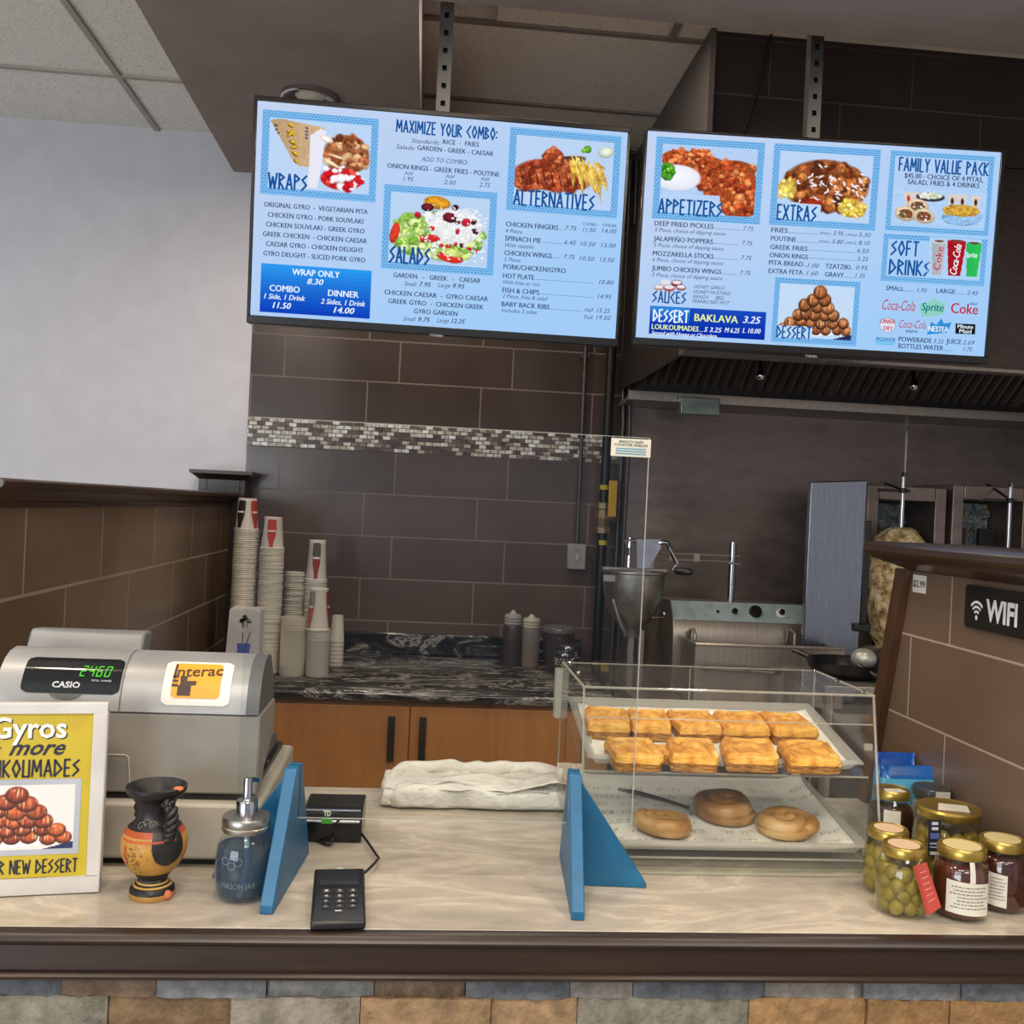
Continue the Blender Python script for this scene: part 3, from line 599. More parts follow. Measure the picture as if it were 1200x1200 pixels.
def pic_family():
    p = Pic(108, 50, (178, 210, 246))
    for x in (8, 20, 60, 72, 88): p.poly([(x, 5), (x+13, 5), (x+9, 23), (x+3, 23)], (222, 208, 198)); p.line(x+6, 8, x+6.5, 20, 2.4, random.choice([(170, 40, 40), (40, 30, 34)]))
    p.ell(40, 10, 18, 7, 0, (54, 54, 64)); p.mass(40, 8, 15, 5, 30, 1, 3, [(230, 232, 226), (150, 180, 90), (210, 216, 200)], (220, 222, 214)); 
    for x, y in ((26, 24), (12, 36), (34, 38)): p.ell(x, y, 14, 11, .3, (224, 196, 164)); p.mass(x, y, 9, 7, 22, 1, 2.8, [(240, 236, 230), (90, 120, 60), (150, 60, 40), (110, 70, 50)], (110, 74, 56))
    p.ell(78, 38, 24, 11, 0, (120, 170, 220)); p.poly([(52, 40), (106, 30), (101, 43), (74, 49)], (150, 195, 240)); p.mass(78, 27, 23, 9, 20, 1.5, 3, [(206, 158, 60), (190, 140, 50)], (200, 156, 64))
    for i in range(60): x, y = random.uniform(58, 94), random.uniform(19, 34); p.line(x, y, x+random.uniform(-8, 8), y+random.uniform(0, 5), 1.0, random.choice([(226, 186, 84), (206, 158, 60), (170, 120, 44)]))
    return p.grain(.14)
def pic_cups():
    p = Pic(72, 60, (178, 210, 246))
    for x, wt, c, y0 in ((3, 20, (196, 200, 210), 6), (24, 26, (170, 22, 34), 4), (50, 22, (40, 170, 80), 6)):
        p.poly([(x, y0), (x+wt, y0), (x+wt*.82, 56), (x+wt*.18, 56)], c, 1, .3); p.ell(x+wt/2, y0, wt/2, 2.6, 0, tuple(min(255, q*1.3) for q in c)); p.ell(x+wt*.5, y0-.6, wt*.42, 2, 0, (96, 60, 52), .5, .3, .5); p.line(x+wt*.72, y0+6, x+wt*.66, 50, 1.2, tuple(min(255, q*1.25) for q in c), .6)
    return p

# ---- left screen
def sect_a(x, y): return 'w' if x < 445 else ('a' if x > 585.5 else ('c' if y < 200 else ('d%d' % (x//40) if y < 222 else ('s' if y < 342 else 't'))))
def sect_b(x, y):
    if x < 898: return 'a' if y < 332 else 's'
    if x < 1026: return 'e'
    return 'f' if y < 230 else (('d' if x < 1092 else 'g') if y < 350 else ('z' if y < 370 else ('q' if y < 395 else 'p')))
TV.sect = lambda s, x, y: (sect_a if x < 742 else sect_b)(x, y)
TV.bg = screen_bg('screen_glow', 'c3d3f2', 'a3cdf8')
A = TV((.0052, 2.9448, 2.4697, .0107, .0713, .0011), 'left menu screen headed wraps, salads and alternatives', ((302, 118), (720.9, 397)))
A.pic(pic_wrap(), A.frame((308, 128), (440, 237.5))); A.pic(pic_salad(), A.frame((450.5, 215.5), (578, 323.5))); A.pic(pic_ribs(), A.frame((598, 148.5), (722.7, 256.3)))
A.lines('heading_lettering', HD, [('WRAPS', (314.5, 220.5), (359, 223.5), 18), ('SALADS', (456.5, 308), (502.5, 309.5), 19), ('ALTERNATIVES', (602, 241.2), (695.5, 245), 17.5), ('MAXIMIZE YOUR COMBO:', (464.5, 155.5), (582, 163), 14)], greek=True)
I, R_ = IT, 0
A.lines('item_lettering', DK, [
 ('ORIGINAL GYRO  -  VEGETARIAN PITA', (309.5, 242.5), (430.7, 250.7), 5.6), ('CHICKEN GYRO - PORK SOUVLAKI', (314, 254.5), (425.5, 262), 5.6), ('CHICKEN SOUVLAKI - GREEK GYRO', (311.7, 265.7), (427, 273.5), 5.6),
 ('GREEK CHICKEN  - CHICKEN CAESAR', (308, 277), (430, 285), 5.6), ('CAESAR GYRO - CHICKEN DELIGHT', (311.7, 288.7), (425.7, 295.7), 5.6), ('GYRO DELIGHT - SLICED PORK GYRO', (308.5, 299.5), (428, 307.5), 5.6),
 ('Standards:', (482, 167.5), (516, 169.5), 5, I, 0), ('RICE  -  FRIES', (519, 169.3), (561, 171.8), 5.4), ('Salads:', (464, 174.5), (487, 176), 5, I, 0), ('GARDEN - GREEK - CAESAR', (489, 176), (578, 182.7), 5.4),
 ('ADD TO COMBO:', (493.7, 189), (548.3, 193), 5.2, I, 0), ('ONION RINGS - GREEK FRIES - POUTINE', (454, 197.5), (585, 206.4), 5.6),
 ('Add', (473.7, 204.7), (484, 205.4), 4.2, I, 0), ('Add', (522, 208.5), (532.5, 209), 4.2, I, 0), ('Add', (563, 211.6), (573.5, 212), 4.2, I, 0), ('1.95', (472.5, 212), (484.5, 212.7), 5.2, I, 0), ('2.00', (520, 216), (534, 217), 5.2, I, 0), ('2.75', (561.5, 219), (574.5, 219.8), 5.2, I, 0),
 ('GARDEN   -   GREEK   -   CAESAR', (461, 326), (563, 330.7), 5.4), ('Small', (473.7, 334.8), (488, 335.6), 5, I, 0), ('7.95', (491, 335.6), (505, 336.3), 5.2, I), ('Large', (513, 336.5), (527.5, 337.2), 5, I, 0), ('9.95', (530.5, 337.6), (544.4, 338.4), 5.2, I),
 ('CHICKEN CAESAR  -  GYRO CAESAR', (450.5, 345.5), (571.8, 352.6), 5.4), ('GREEK GYRO  -  CHICKEN GREEK', (455, 356), (566.6, 362), 5.4), ('GYRO GARDEN', (485, 367.5), (536, 370), 5.4), ('Small', (472.5, 375.8), (487, 376.6), 5, I, 0), ('9.75', (490, 376.8), (504, 377.4), 5.2, I), ('Large', (512, 377.6), (526, 378.3), 5, I, 0), ('12.25', (529, 378.6), (544.7, 379.5), 5.2, I),
 ('COMBO', (683, 264), (699.4, 265.3), 3.4, 0, 0), ('DINNER', (706, 265.3), (722.7, 266.6), 3.4, 0, 0),
 ('CHICKEN FINGERS', (592.5, 265.8), (654, 269.2), 5.6), ('_', (655, 269.3), (660, 269.5), 1), ('7.75', (662, 269.7), (675.7, 270.2), 5, I, 0), ('11.50', (682.6, 271.8), (697.6, 272.3), 5, I, 0), ('14.00', (705, 273), (722, 273.6), 5, I, 0), ('4 Piece', (592, 272.6), (611.6, 273.9), 4.6, I, 0),
 ('SPINACH PIE', (591.7, 282.4), (633.8, 284.4), 5.6), ('_', (635, 284.5), (658.9, 285.5), 1), ('6.45', (661, 286.5), (675, 287), 5, I, 0), ('10.50', (680, 288), (697.6, 288.8), 5, I, 0), ('13.00', (704, 289.9), (721.4, 290.4), 5, I, 0), ('With tzatziki', (591.7, 289.9), (625.8, 291.2), 4.6, I, 0),
 ('CHICKEN WINGS', (591, 299.4), (646.5, 302.3), 5.6), ('_', (647, 302.3), (657, 302.8), 1), ('7.75', (660, 303.3), (673.6, 303.8), 5, I, 0), ('10.50', (678.8, 305.4), (696.3, 305.9), 5, I, 0), ('13.50', (702.8, 306.7), (719.6, 307.4), 5, I, 0), ('5 Piece', (590.4, 306), (609.8, 307.4), 4.6, I, 0),
 ('PORK/CHICKEN/GYRO', (590, 315.7), (662.7, 319.6), 5.6), ('HOT PLATE', (589.4, 326), (625.8, 327.8), 5.6), ('_', (626.5, 327.9), (695.8, 331.7), 1), ('10.80', (701.5, 333), (719, 333.5), 5, I, 0), ('With fries or rice', (589.4, 333.3), (632.5, 335), 4.6, I, 0),
 ('FISH & CHIPS', (588.6, 343.3), (631.7, 344.9), 5.6), ('_', (632, 345), (695.5, 348.5), 1), ('14.95', (700, 349.8), (716.5, 350.3), 5, I, 0), ('2 Piece, fries & salad', (588.6, 349.5), (641.6, 351.9), 4.6, I, 0),
 ('BABY BACK RIBS', (587.8, 359), (643.6, 362.5), 5.6), ('_', (644, 362.5), (683, 364.8), 1), ('Half', (685, 365.3), (695.6, 365.8), 4.6, I, 0), ('15.25', (699, 366.3), (715, 366.9), 5, I, 0), ('Includes 2 sides', (587.8, 366), (629, 367.9), 4.6, I, 0), ('Full', (684.2, 373.8), (694.5, 374.3), 4.6, I, 0), ('19.50', (698.4, 374.6), (715.2, 374.9), 5, I, 0)])
def panel(tv, tl, br, stops, name='blue_panel', lay=1):
    a, b, c, d = tv.rect(tl, br); mb = MB(); n = 12
    for i in range(n):
        t = i/(n-1); col = tuple(np.array(stops[0])*(1-t)+np.array(stops[1])*t); tv.quad(mb, a, d-(d-b)*(i+1)/n, c, d-(d-b)*i/n, lay, col)
    tv.add(name, mb, attr_emis('screen_picture', ST))
panel(A, (306.2, 308.2), (433.2, 373.7), ((44, 152, 238), (14, 66, 190)))
A.lines('panel_lettering', WH, [('WRAP ONLY', (342.5, 322.5), (398, 325.3), 7.2, 0, .02), ('8.30', (360, 333), (378.7, 334), 6.6, I, .02), ('COMBO', (316, 341), (351, 343), 7.2, 0, .02), ('1 Side, 1 Drink', (309.5, 350), (357.5, 352.5), 6, I), ('11.50', (319.5, 361), (340.7, 362), 7, I, .02), ('DINNER', (384.5, 347), (420, 348.9), 7.2, 0, .02), ('2 Sides, 1 Drink', (376, 356.2), (428, 358.9), 6, I), ('14.00', (391, 366.6), (415, 368), 7, I, .02)])
# ---- right screen
B = TV((1.1705, 2.939, 2.4802, -.0597, .0656, .0038), 'right menu screen headed appetizers, extras and soft drinks', ((759.3, 153.3), (1153, 417.8)))
B.pic(pic_wings(), B.frame((769.5, 159.8), (890.3, 263.2))); B.pic(pic_poutine(), B.frame((907.4, 167.8), (1025.3, 270.6))); B.pic(pic_balls(), B.frame((908.4, 324.8), (1003, 405.9), .017))
r = B.frame((1044, 176), (1158, 277), .016); B.pic(pic_family(), B.rect((1051, 220), (1154, 267)), 1); r = B.frame((1035.8, 273.6), (1153, 336), .016); B.pic(pic_cups(), B.rect((1089.5, 277.5), (1147, 328)), 3)
for r in (((910, 381), (951, 397.5)), ((910, 241), (958, 259))): mb = MB(); B.quad(mb, *B.rect(*r), 2); B.add('heading_patch', mb, emis('heading_patch_blue', 'bcd9f8'))
B.lines('heading_lettering', HD, [('APPETIZERS', (771.5, 250.5), (845, 253.5), 17), ('EXTRAS', (910.5, 257), (955.5, 259), 17), ('DESSERT', (910, 395.4), (949.5, 397.2), 13.5), ('SAUCES', (764.5, 354.3), (803, 355.4), 13), ('FAMILY VALUE PACK', (1053.5, 199.8), (1157, 206), 15), ('SOFT', (1044, 298.6), (1075.5, 300.2), 16.5), ('DRINKS', (1042, 321), (1088, 323.6), 17)], greek=True)
sub = 'Piece, choice of dipping sauce'
B.lines('item_lettering', DK, [
 ('DEEP FRIED PICKLES', (767, 264.4), (836, 268), 5.5), ('_', (836.5, 268), (868, 270), 1), ('7.75', (870.5, 270.3), (883, 271), 5, I, 0), ('5 '+sub, (767, 272), (850, 275.3), 4.4, I, 0),
 ('JALAPEÑO POPPERS', (765.8, 282.5), (835.4, 285.7), 5.5), ('_', (836, 285.7), (865.6, 287), 1), ('7.75', (869, 287.4), (881.8, 287.9), 5, I, 0), ('5 '+sub, (765.8, 289.8), (848, 293), 4.4, I, 0),
 ('MOZZARELLA STICKS', (765, 299.5), (836, 303.3), 5.5), ('_', (836.5, 303.3), (865, 304.3), 1), ('7.75', (868, 304.5), (880.6, 305), 5, I, 0), ('6 '+sub, (764.6, 306.7), (847, 310.3), 4.4, I, 0),
 ('JUMBO CHICKEN WINGS', (763.7, 317), (845, 321.2), 5.5), ('_', (845.5, 321.2), (863, 321.7), 1), ('7.75', (866.8, 322), (879.4, 322.7), 5, I, 0), ('5 '+sub, (763.7, 324.3), (846.3, 328), 4.4, I, 0),
 ('HONEY GARLIC', (813, 337.6), (850, 339.6), 4, I, 0), ('HONEY MUSTARD', (812.5, 343.7), (856, 346), 4, I, 0), ('RANCH      BBQ', (812, 349.5), (848, 351.4), 4, I, 0), ('FRANKS RED HOT', (811.3, 354.8), (854.8, 357.2), 4, I, 0),
 ('FRIES', (903.8, 272), (923, 272.9), 5.4), ('_', (924, 273), (958.7, 274.6), 1), ('SMALL', (960.7, 274.6), (974.5, 275.4), 3, 0, 0), ('3.95', (975.9, 275.7), (988.7, 276.2), 5, I, 0), ('LARGE', (991, 276.4), (1004.3, 277), 3, 0, 0), ('5.30', (1006, 277.6), (1020, 278), 5, I, 0),
 ('POUTINE', (903.3, 282), (932.6, 283.3), 5.4), ('_', (933, 283.4), (958.7, 284.5), 1), ('SMALL', (959.5, 284.4), (973.5, 285.2), 3, 0, 0), ('5.80', (974.7, 285.5), (988, 286), 5, I, 0), ('LARGE', (990, 286), (1003.5, 286.6), 3, 0, 0), ('8.10', (1006, 287), (1019, 287.4), 5, I, 0),
 ('GREEK FRIES', (902.4, 292.2), (946, 294), 5.4), ('_', (947, 294), (1002, 295.8), 1), ('6.50', (1004.3, 296.2), (1017.8, 297), 5, I, 0), ('ONION RINGS', (901.6, 301.9), (946.6, 303.4), 5.4), ('_', (947, 303.4), (1001.5, 305), 1), ('5.25', (1004.3, 305.6), (1017.4, 306.3), 5, I, 0),
 ('PITA BREAD', (900.9, 310.3), (941, 312.3), 5.4), ('_', (941.5, 312.3), (945, 312.5), 1), ('1.00', (946, 313.2), (959.4, 314), 5, I, 0), ('TZATZIKI', (967, 314.7), (996, 315.6), 5.4), ('_', (997, 315.6), (1000, 315.8), 1), ('0.95', (1003, 316), (1016.7, 316.5), 5, I, 0),
 ('EXTRA FETA', (900.4, 320.2), (940.5, 322), 5.4), ('_', (941, 322), (944, 322.3), 1), ('1.60', (944.9, 322.4), (958.4, 323), 5, I, 0), ('GRAVY', (966.5, 324.2), (988.5, 325.2), 5.4), ('_', (989, 325.2), (999.7, 325.6), 1), ('1.35', (1002, 325.4), (1013.6, 325.9), 5, I, 0),
 ('$45.00 - CHOICE OF 4 PITAS,', (1059.8, 208.8), (1151.7, 213.4), 5.8), ('SALAD, FRIES & 4 DRINKS', (1063.3, 216.5), (1147.3, 220), 5.8),
 ('SMALL', (1038, 340), (1059, 341.2), 5.2), ('_', (1060, 341.2), (1071, 341.8), 1), ('1.95', (1074.3, 342.3), (1086, 343), 5, I, 0), ('LARGE', (1097, 343.4), (1119, 344.4), 5.2), ('_', (1120, 344.4), (1131, 345), 1), ('2.45', (1132.6, 345.4), (1145.9, 346), 5, I, 0),
 ('zero', (1060.8, 389.6), (1075, 390.2), 4.4), ('POWERADE', (1052.8, 400.2), (1091.3, 402), 5.6), ('3.25', (1093.4, 402.2), (1105.8, 402.7), 5, I, 0), ('JUICE', (1108.6, 402.6), (1126, 403.4), 5.6), ('2.69', (1128, 403.6), (1141.5, 404.2), 5, I, 0), ('BOTTLES WATER', (1052.4, 408.3), (1105, 410.6), 5.6), ('_', (1106, 410.7), (1116, 411.2), 1), ('1.75', (1128.4, 411.5), (1138.9, 412), 5, I, 0), ('diet', (1136, 357.6), (1145, 358), 4, I, 0)])
panel(B, (762.2, 358.2), (895.8, 398.5), ((26, 74, 190), (8, 44, 170))); panel(B, (763.2, 359), (808, 379), ((44, 140, 226), (24, 84, 190)), 'heading_panel', 2)
B.lines('panel_heading', WH, [('DESSERT', (765.5, 376.4), (806, 378), 13.5)], greek=True)
B.lines('panel_lettering', WH, [('3.25', (870.5, 378.5), (891, 379.4), 8, I, .02), ('_', (819, 388.5), (824, 388.8), 1), ('S 3.25', (825, 388.9), (845.5, 389.6), 5.6, I), ('M 6.25', (849, 389.7), (866.5, 390.2), 5.6, I), ('L 10.00', (870, 390.2), (891, 390.9), 5.6, I), ('Served with Honey or Chocolate', (763.2, 392.5), (839.8, 395.2), 4.2, I)])
B.lines('yellow_lettering', YL, [('BAKLAVA', (813.7, 376.2), (864.4, 378.8), 8.4, 0, .03), ('LOUKOUMADES', (763.6, 385.8), (818.3, 388.4), 6, 0, .02)])
mb = MB()
for cx, cy, r, c in ((780, 331, 6, 'cfd8ea'), (793, 332, 6.5, '7a3a44'), (772, 337, 6, 'b8968c'), (784, 337.5, 7, 'b05a5a'), (798, 337, 6, '9a5a50')):
    u, v = B.uv(cx, cy); rr = abs(B.uv(cx+r, cy)[0]-u); vs = [(u+rr*cos(k*pi/10), -.0007, v+rr*.62*sin(k*pi/10)) for k in range(20)]; mb.add(vs, [tuple(range(20))], c)
    mb.add([(x, y-.0002, v+(z-v)*.55+rr*.15) for x, y, z in [(u+(p[0]-u)*.8, p[1], p[2]) for p in vs]], [tuple(range(20))], 'e8e4ea')
B.add('sauce_bowls', mb, attr_emis('screen_picture', ST))
RD = emis('screen_red', 'c0263c')
B.lines('drink_logo', RD, [('Coca-Cola', (1033.5, 363), (1072, 364.6), 12, .35, .0)]); B.lines('drink_logo', RD, [('Coke', (1114, 367), (1145.4, 368.4), 12, 0, .01)]); B.lines('drink_logo', RD, [('Coca-Cola', (1053.3, 384), (1084.8, 385.6), 9.5, .35, 0)])
B.lines('cup_lettering', WH, [('Sprite', (1131, 303), (1145, 300.5), 6, .2, .01)], 5)
def tilt_text(name, m, s_, c, L, h, ang, lay=5, sh=0):
    (u, v), k = B.uv(*c), TVW/423; mb = MB(); f = lambda x, y: (u+(x*cos(ang)-y*sin(ang))*k, -.0003*lay, v+(x*sin(ang)+y*cos(ang))*k)
    put_text(mb, s_, f, -L/2, L/2, -h/2, h, -.01, sh); B.add(name, mb, m)
tilt_text('cup_lettering', WH, 'Coca-Cola', (1119.5, 304), 35, 8.5, radians(84), 5, .3); tilt_text('cup_lettering', RD, 'Coke', (1099.5, 303), 27, 8, radians(85))
def blob_logo(pts, col, name='drink_logo_background', lay=2):
    mb = MB(); mb.add([(*B.uv(*p),) for p in []], [])
    vs = [(B.uv(*p)[0], -.0003*lay, B.uv(*p)[1]) for p in pts]; mb.add(vs, [tuple(range(len(vs)))], col); B.add(name, mb, attr_emis('screen_picture', ST))
blob_logo([(1077, 356), (1090, 353), (1094, 349), (1100, 352), (1104, 355), (1108, 352), (1106, 368), (1092, 371), (1080, 371)], '8fd0c4')
B.lines('drink_logo', emis('screen_teal', '0f7f86'), [('Sprite', (1079.4, 366.4), (1105.5, 362.4), 9, .15, .02)])
blob_logo([(1086, 392), (1091, 377), (1097, 381), (1103, 373), (1106, 379), (1115, 378), (1110, 390)], '2f8fd6'); B.lines('drink_logo', WH, [('NESTEA', (1088, 389.5), (1111, 388.5), 6.5, 0, .03)])
u, v = B.uv(1040, 381); mb = MB(); mb.add([(u+.026*cos(k*pi/12), -.0006, v+.024*sin(k*pi/12)) for k in range(24)], [tuple(range(24))], '9fb0d8'); mb.add([(u+.023*cos(k*pi/12), -.0008, v+.021*sin(k*pi/12)) for k in range(24)], [tuple(range(24))], 'dfe6f4'); B.add('drink_logo_background', mb, attr_emis('screen_picture', ST))
B.lines('drink_logo', RD, [('CANADA', (1031.5, 380.5), (1049, 377.5), 5, 0, .02), ('DRY', (1035, 388), (1046, 386.5), 5, 0, .02)])
blob_logo([(1119.8, 379), (1143, 380), (1142.5, 392), (1119.3, 391)], '14161c'); B.lines('drink_logo', WH, [('Minute', (1122, 384.6), (1140, 385.4), 4.6), ('Maid', (1124, 390.2), (1138, 390.8), 4.6)])
blob_logo([(1026, 396), (1050, 401), (1046, 405), (1026, 404)], '7cc4f0'); B.lines('drink_logo', emis('screen_mid_blue', '2f6fb8'), [('POWER', (1027, 399.4), (1049.5, 400.6), 4.4, 0, .02)])
GREYL = mat('bezel_lettering_grey', 'a8abb0', .4)
for t, p0, p1 in ((A, (503.5, 391), (519.5, 392.4)), (B, (943, 415.4), (957.4, 416.4))):
    mb = MB(); (u0, v0), (u1, v1) = t.uv(*p0), t.uv(*p1); put_text(mb, 'TOSHIBA', lambda x, y: (x, -.0045, y), u0, u1, v0-.008, .0068, .01); o = obj('maker_lettering', mb, GREYL, t.bz, smooth=0, fixn=False, local=True)
# ------------------------------------------------------------------ kitchen
SS = brushed('stainless', 'a39b92', .30, (60, 2, 2), .7); SSV = brushed('stainless_vertical', '8b8784', .34, (60, 60, 2)); SSD = brushed('stainless_dark', '877b75', .33, (1.2, 1.2, 3), .72); HSD = brushed('hood_steel', '5c534d', .36, (2, 2, 8), .8); CHR = brushed('chrome', 'c9c9cc', .12, (1, 1, 1)); GALV = brushed('galvanised_steel', '5d5e5e', .5, (4, 4, 4), .85)
BLK = mat('black_plastic', '161616', .35); BLKM = mat('matt_black_steel', '1a1918', .55); ALU = brushed('cast_aluminium', 'a8a49e', .42, (4, 4, 4))
# struts that carry the screens
for px, zt, zb, lab in ((520, 3.355, 2.60, 'perforated steel strut above the left menu screen'), (953, 3.355, 2.62, 'perforated steel strut above the right menu screen')):
    x = un(px, 100, 'y', 3.04).x; mb = MB(); wd = .021; y0, y1 = 3.02, 3.058
    nh = 14; zz = [zb+(zt-zb)*i/nh for i in range(nh+1)]
    mb.box((x-wd, y0+.003, zb), (x-wd+.003, y1, zt)); mb.box((x+wd-.003, y0+.003, zb), (x+wd, y1, zt))
    # perforated face: strips around a row of holes
    mb.box((x-wd, y0, zb), (x-.007, y0+.003, zt)); mb.box((x+.007, y0, zb), (x+wd, y0+.003, zt))
    for i in range(nh): mb.box((x-.007, y0, zz[i]), (x+.007, y0+.003, zz[i]+(zz[1]-zz[0])*.68))
    t = thing('strut_channel', lab, 'strut', (x, y0, zb)); obj('channel', mb, GALV, t); obj('channel_hole_shade', MB().box((x-wd+.0035, y0+.02, zb), (x+wd-.0035, y1, zt)), BLKM, t)  # black insert paints the shade seen through the strut holes
    obj('ceiling_bracket', MB().box((x-.05, y0-.004, zt-.045), (x+.05, y1+.004, zt-.03)).box((x-.05, y1+.004, zt-.06), (x+.05, y1+.01, zt-.002)), GALV, t)
    obj('screen_mount', MB().box((x-.09, 2.998, zb-.12), (x+.09, 3.018, zb+.05)), BLKM, t)
# soffit down light
p = un(363, 114, 'z', 3.115); mb = MB(); prf = [(.055, 0), (.075, -.004), (.098, -.014), (.105, -.010), (.105, .004)]
dl = thing('recessed_light', 'chrome ringed recessed light in the soffit above the left screen', 'ceiling light', (p.x, p.y, 3.115))
obj('trim_ring', MB().lathe(prf, (p.x, p.y, 3.115), 40, caps=False), CHR, dl, smooth=60); obj('bulb', MB().lathe([(.054, .003), (.03, -.004), (0, -.006)], (p.x, p.y, 3.115), 30), mat('frosted_lamp', 'd8d2c4', .5), dl, smooth=60)

# exhaust hood
hd = thing('exhaust_hood', 'stainless exhaust hood with dark baffle filters above the cooking line', 'extractor hood', (2, 4, 2.2))
mb = MB(); mb.box((.885, 3.42, 2.215), (3.19, 3.445, 2.955)); mb.box((.885, 3.445, 2.935), (3.19, 4.61, 2.955)); mb.box((3.17, 3.445, 2.215), (3.19, 4.61, 2.935)); mb.box((.885, 4.59, 2.30), (3.19, 4.61, 2.935)); mb.box((.885, 3.445, 2.215), (.9, 4.59, 2.935))
obj('canopy', mb, HSD, hd)
obj('front_lip', MB().prism([(3.405, 2.21), (3.47, 2.21), (3.47, 2.235), (3.445, 2.235), (3.445, 2.222), (3.405, 2.222)], 'x', .88, 3.19), SS, hd)
nf = 5; fw_ = (3.16-.93)/nf
FIL = mat('greasy_filter_steel', '5d544f', .32, .4)
for k in range(nf):
    x0 = .93+k*fw_; mb = MB(); A0, A1 = Vector((0, 3.80, 2.70)), Vector((0, 4.40, 2.235)); nb = 9
    dn = (A1-A0).normalized(); nr = Vector((0, -dn.z, dn.y)); nr = nr if nr.z < 0 else -nr
    for q in range(nb):
        xa = x0+.012+(fw_-.024)*q/nb; xb = xa+(fw_-.024)/nb*.62; vs = []
        for P in (A0, A1):
            for x, h in ((xa, 0), (xa+.008, .022), (xb-.008, .022), (xb, 0)): v = P+nr*h; vs.append((x, v.y, v.z))
        mb.add(vs, [(0, 1, 5, 4), (1, 2, 6, 5), (2, 3, 7, 6), (3, 0, 4, 7), (0, 3, 2, 1), (4, 5, 6, 7)])
    for xa, xb in ((x0+.002, x0+.012), (x0+fw_-.012, x0+fw_-.002)):
        vs = [(x, (P+nr*h).y, (P+nr*h).z) for P in (A0, A1) for x, h in ((xa, -.01), (xa, .024), (xb, .024), (xb, -.01))]; mb.add(vs, [(0,1,5,4),(1,2,6,5),(2,3,7,6),(3,0,4,7),(0,3,2,1),(4,5,6,7)])
    vs = [(x, (P-nr*.008).y, (P-nr*.008).z) for P in (A0, A1) for x in (x0+.004, x0+fw_-.004)]; mb.add(vs+[(x, y+.004, z+.004) for x, y, z in vs], [(0, 1, 3, 2), (4, 6, 7, 5)])
    obj('baffle_filter', mb, FIL, hd)
obj('grease_trough', MB().prism([(4.36, 2.185), (4.365, 2.15), (4.44, 2.14), (4.61, 2.14), (4.61, 2.16), (4.45, 2.16), (4.378, 2.17), (4.372, 2.19), (4.36, 2.19)], 'x', .885, 3.19), SS, hd)
pa, pb = un(796, 466, 'y', 4.34), un(840, 488, 'y', 4.34)
g = obj('grease_cup', MB().box((pa.x, 4.30, pb.z), (pb.x, 4.358, pa.z)), brushed('cup_steel', 'a9b8ae', .4, (3, 3, 3)), hd, bevel=.003); g['label'] = 'small pale metal grease cup under the hood'
for px, py in ((890, 440), (1069, 452)):
    p = un(px, py, 'y', 4.05); mb = MB(); mb.tube([(p.x, p.y, p.z+.09), (p.x, p.y-.01, p.z+.02)], .008); mb.lathe([(.012, 0), (.018, .012), (.018, .03), (.008, .045)], (p.x, p.y-.015, p.z-.02), 14); obj('spray_nozzle', mb, CHR, hd)
pq = [un(x, y, 'y', 3.41) for x, y in ((906, 30), (893, 90), (869, 165))]
t = obj('hanging_cable', MB().tube([(p.x, 3.41, p.z) for p in pq], .006, 8), BLK); tag(t, 'black cable hanging down the tiled hood enclosure', 'cable')
# wall panels of steel
seam = un(1062, 515, 'y', 4.6).x
t = obj('stainless_wall_panel', MB().box((.93, 4.60, .0), (seam-.003, 4.6195, 2.139)), SSD); tag(t, 'wide stainless wall panel behind the fryer', 'wall panel')
t = obj('stainless_wall_panel', MB().box((seam+.003, 4.60, .0), (3.19, 4.6195, 2.139)), SSD); tag(t, 'stainless wall panel behind the gyro broilers, right of the seam', 'wall panel')
obj('seam_strip', MB().box((seam-.004, 4.596, 1.2), (seam+.004, 4.5995, 2.139)), CHR, t)

# conduit, gas pipe
cx = un(676, 630, 'y', 4.585).x; pa, pb = un(666, 637, 'y', 4.57), un(686, 668, 'y', 4.57)
t = thing('switch_box', 'grey electrical box at the foot of the thin wall conduit', 'electrical box', ((pa.x+pb.x)/2, 4.585, pb.z))
obj('box', MB().box((pa.x, 4.565, pb.z), (pb.x, 4.6135, pa.z)), mat('box_grey', '8c8884', .5), t, bevel=.006)
mx = (pa.x+pb.x)/2; mb = MB().box((mx-.008, 4.558, (pa.z+pb.z)/2-.015), (mx+.008, 4.5645, (pa.z+pb.z)/2+.015))
for dz in (-.04, .04): mb.lathe([(.005, -.002), (.005, .002)], (mx, 4.562, (pa.z+pb.z)/2+dz), 8)
obj('switch', mb, mat('box_light', 'aaa6a0', .4), t)
t = obj('wall_conduit', MB().tube([(cx+.001, 4.585, pa.z-.001), (cx, 4.585, 2.6), (cx-.005, 4.585, 3.35)], .0095, 12).box((cx-.02, 4.59, 2.36), (cx+.02, 4.612, 2.375)), GALV); tag(t, 'thin silver conduit running up the tiled wall', 'conduit')
t = thing('gas_pipe', 'dark gas pipe with brass valve and yellow handle beside the tiled wall', 'pipe', (.83, 4.545, 0))
obj('pipe', MB().tube([(.828, 4.545, .0), (.828, 4.545, 1.52), (.832, 4.545, 2.4), (.84, 4.545, 3.35)], .023, 16), mat('pipe_black', '1c1b1d', .35, .4), t)
p = un(702, 607, 'y', 4.53); bz = p.z; mb = MB(); mb.lathe([(.03, -.075), (.04, -.07), (.04, -.045), (.034, -.04), (.042, 0), (.034, .04), (.04, .045), (.04, .07), (.03, .075)], (.83, 4.545, bz), 8); mb.tube([(.83, 4.545, bz), (.875, 4.49, bz+.005)], .02, 10)
obj('valve_body', mb, mat('old_brass', '7d6a50', .4, .6), t, smooth=20)
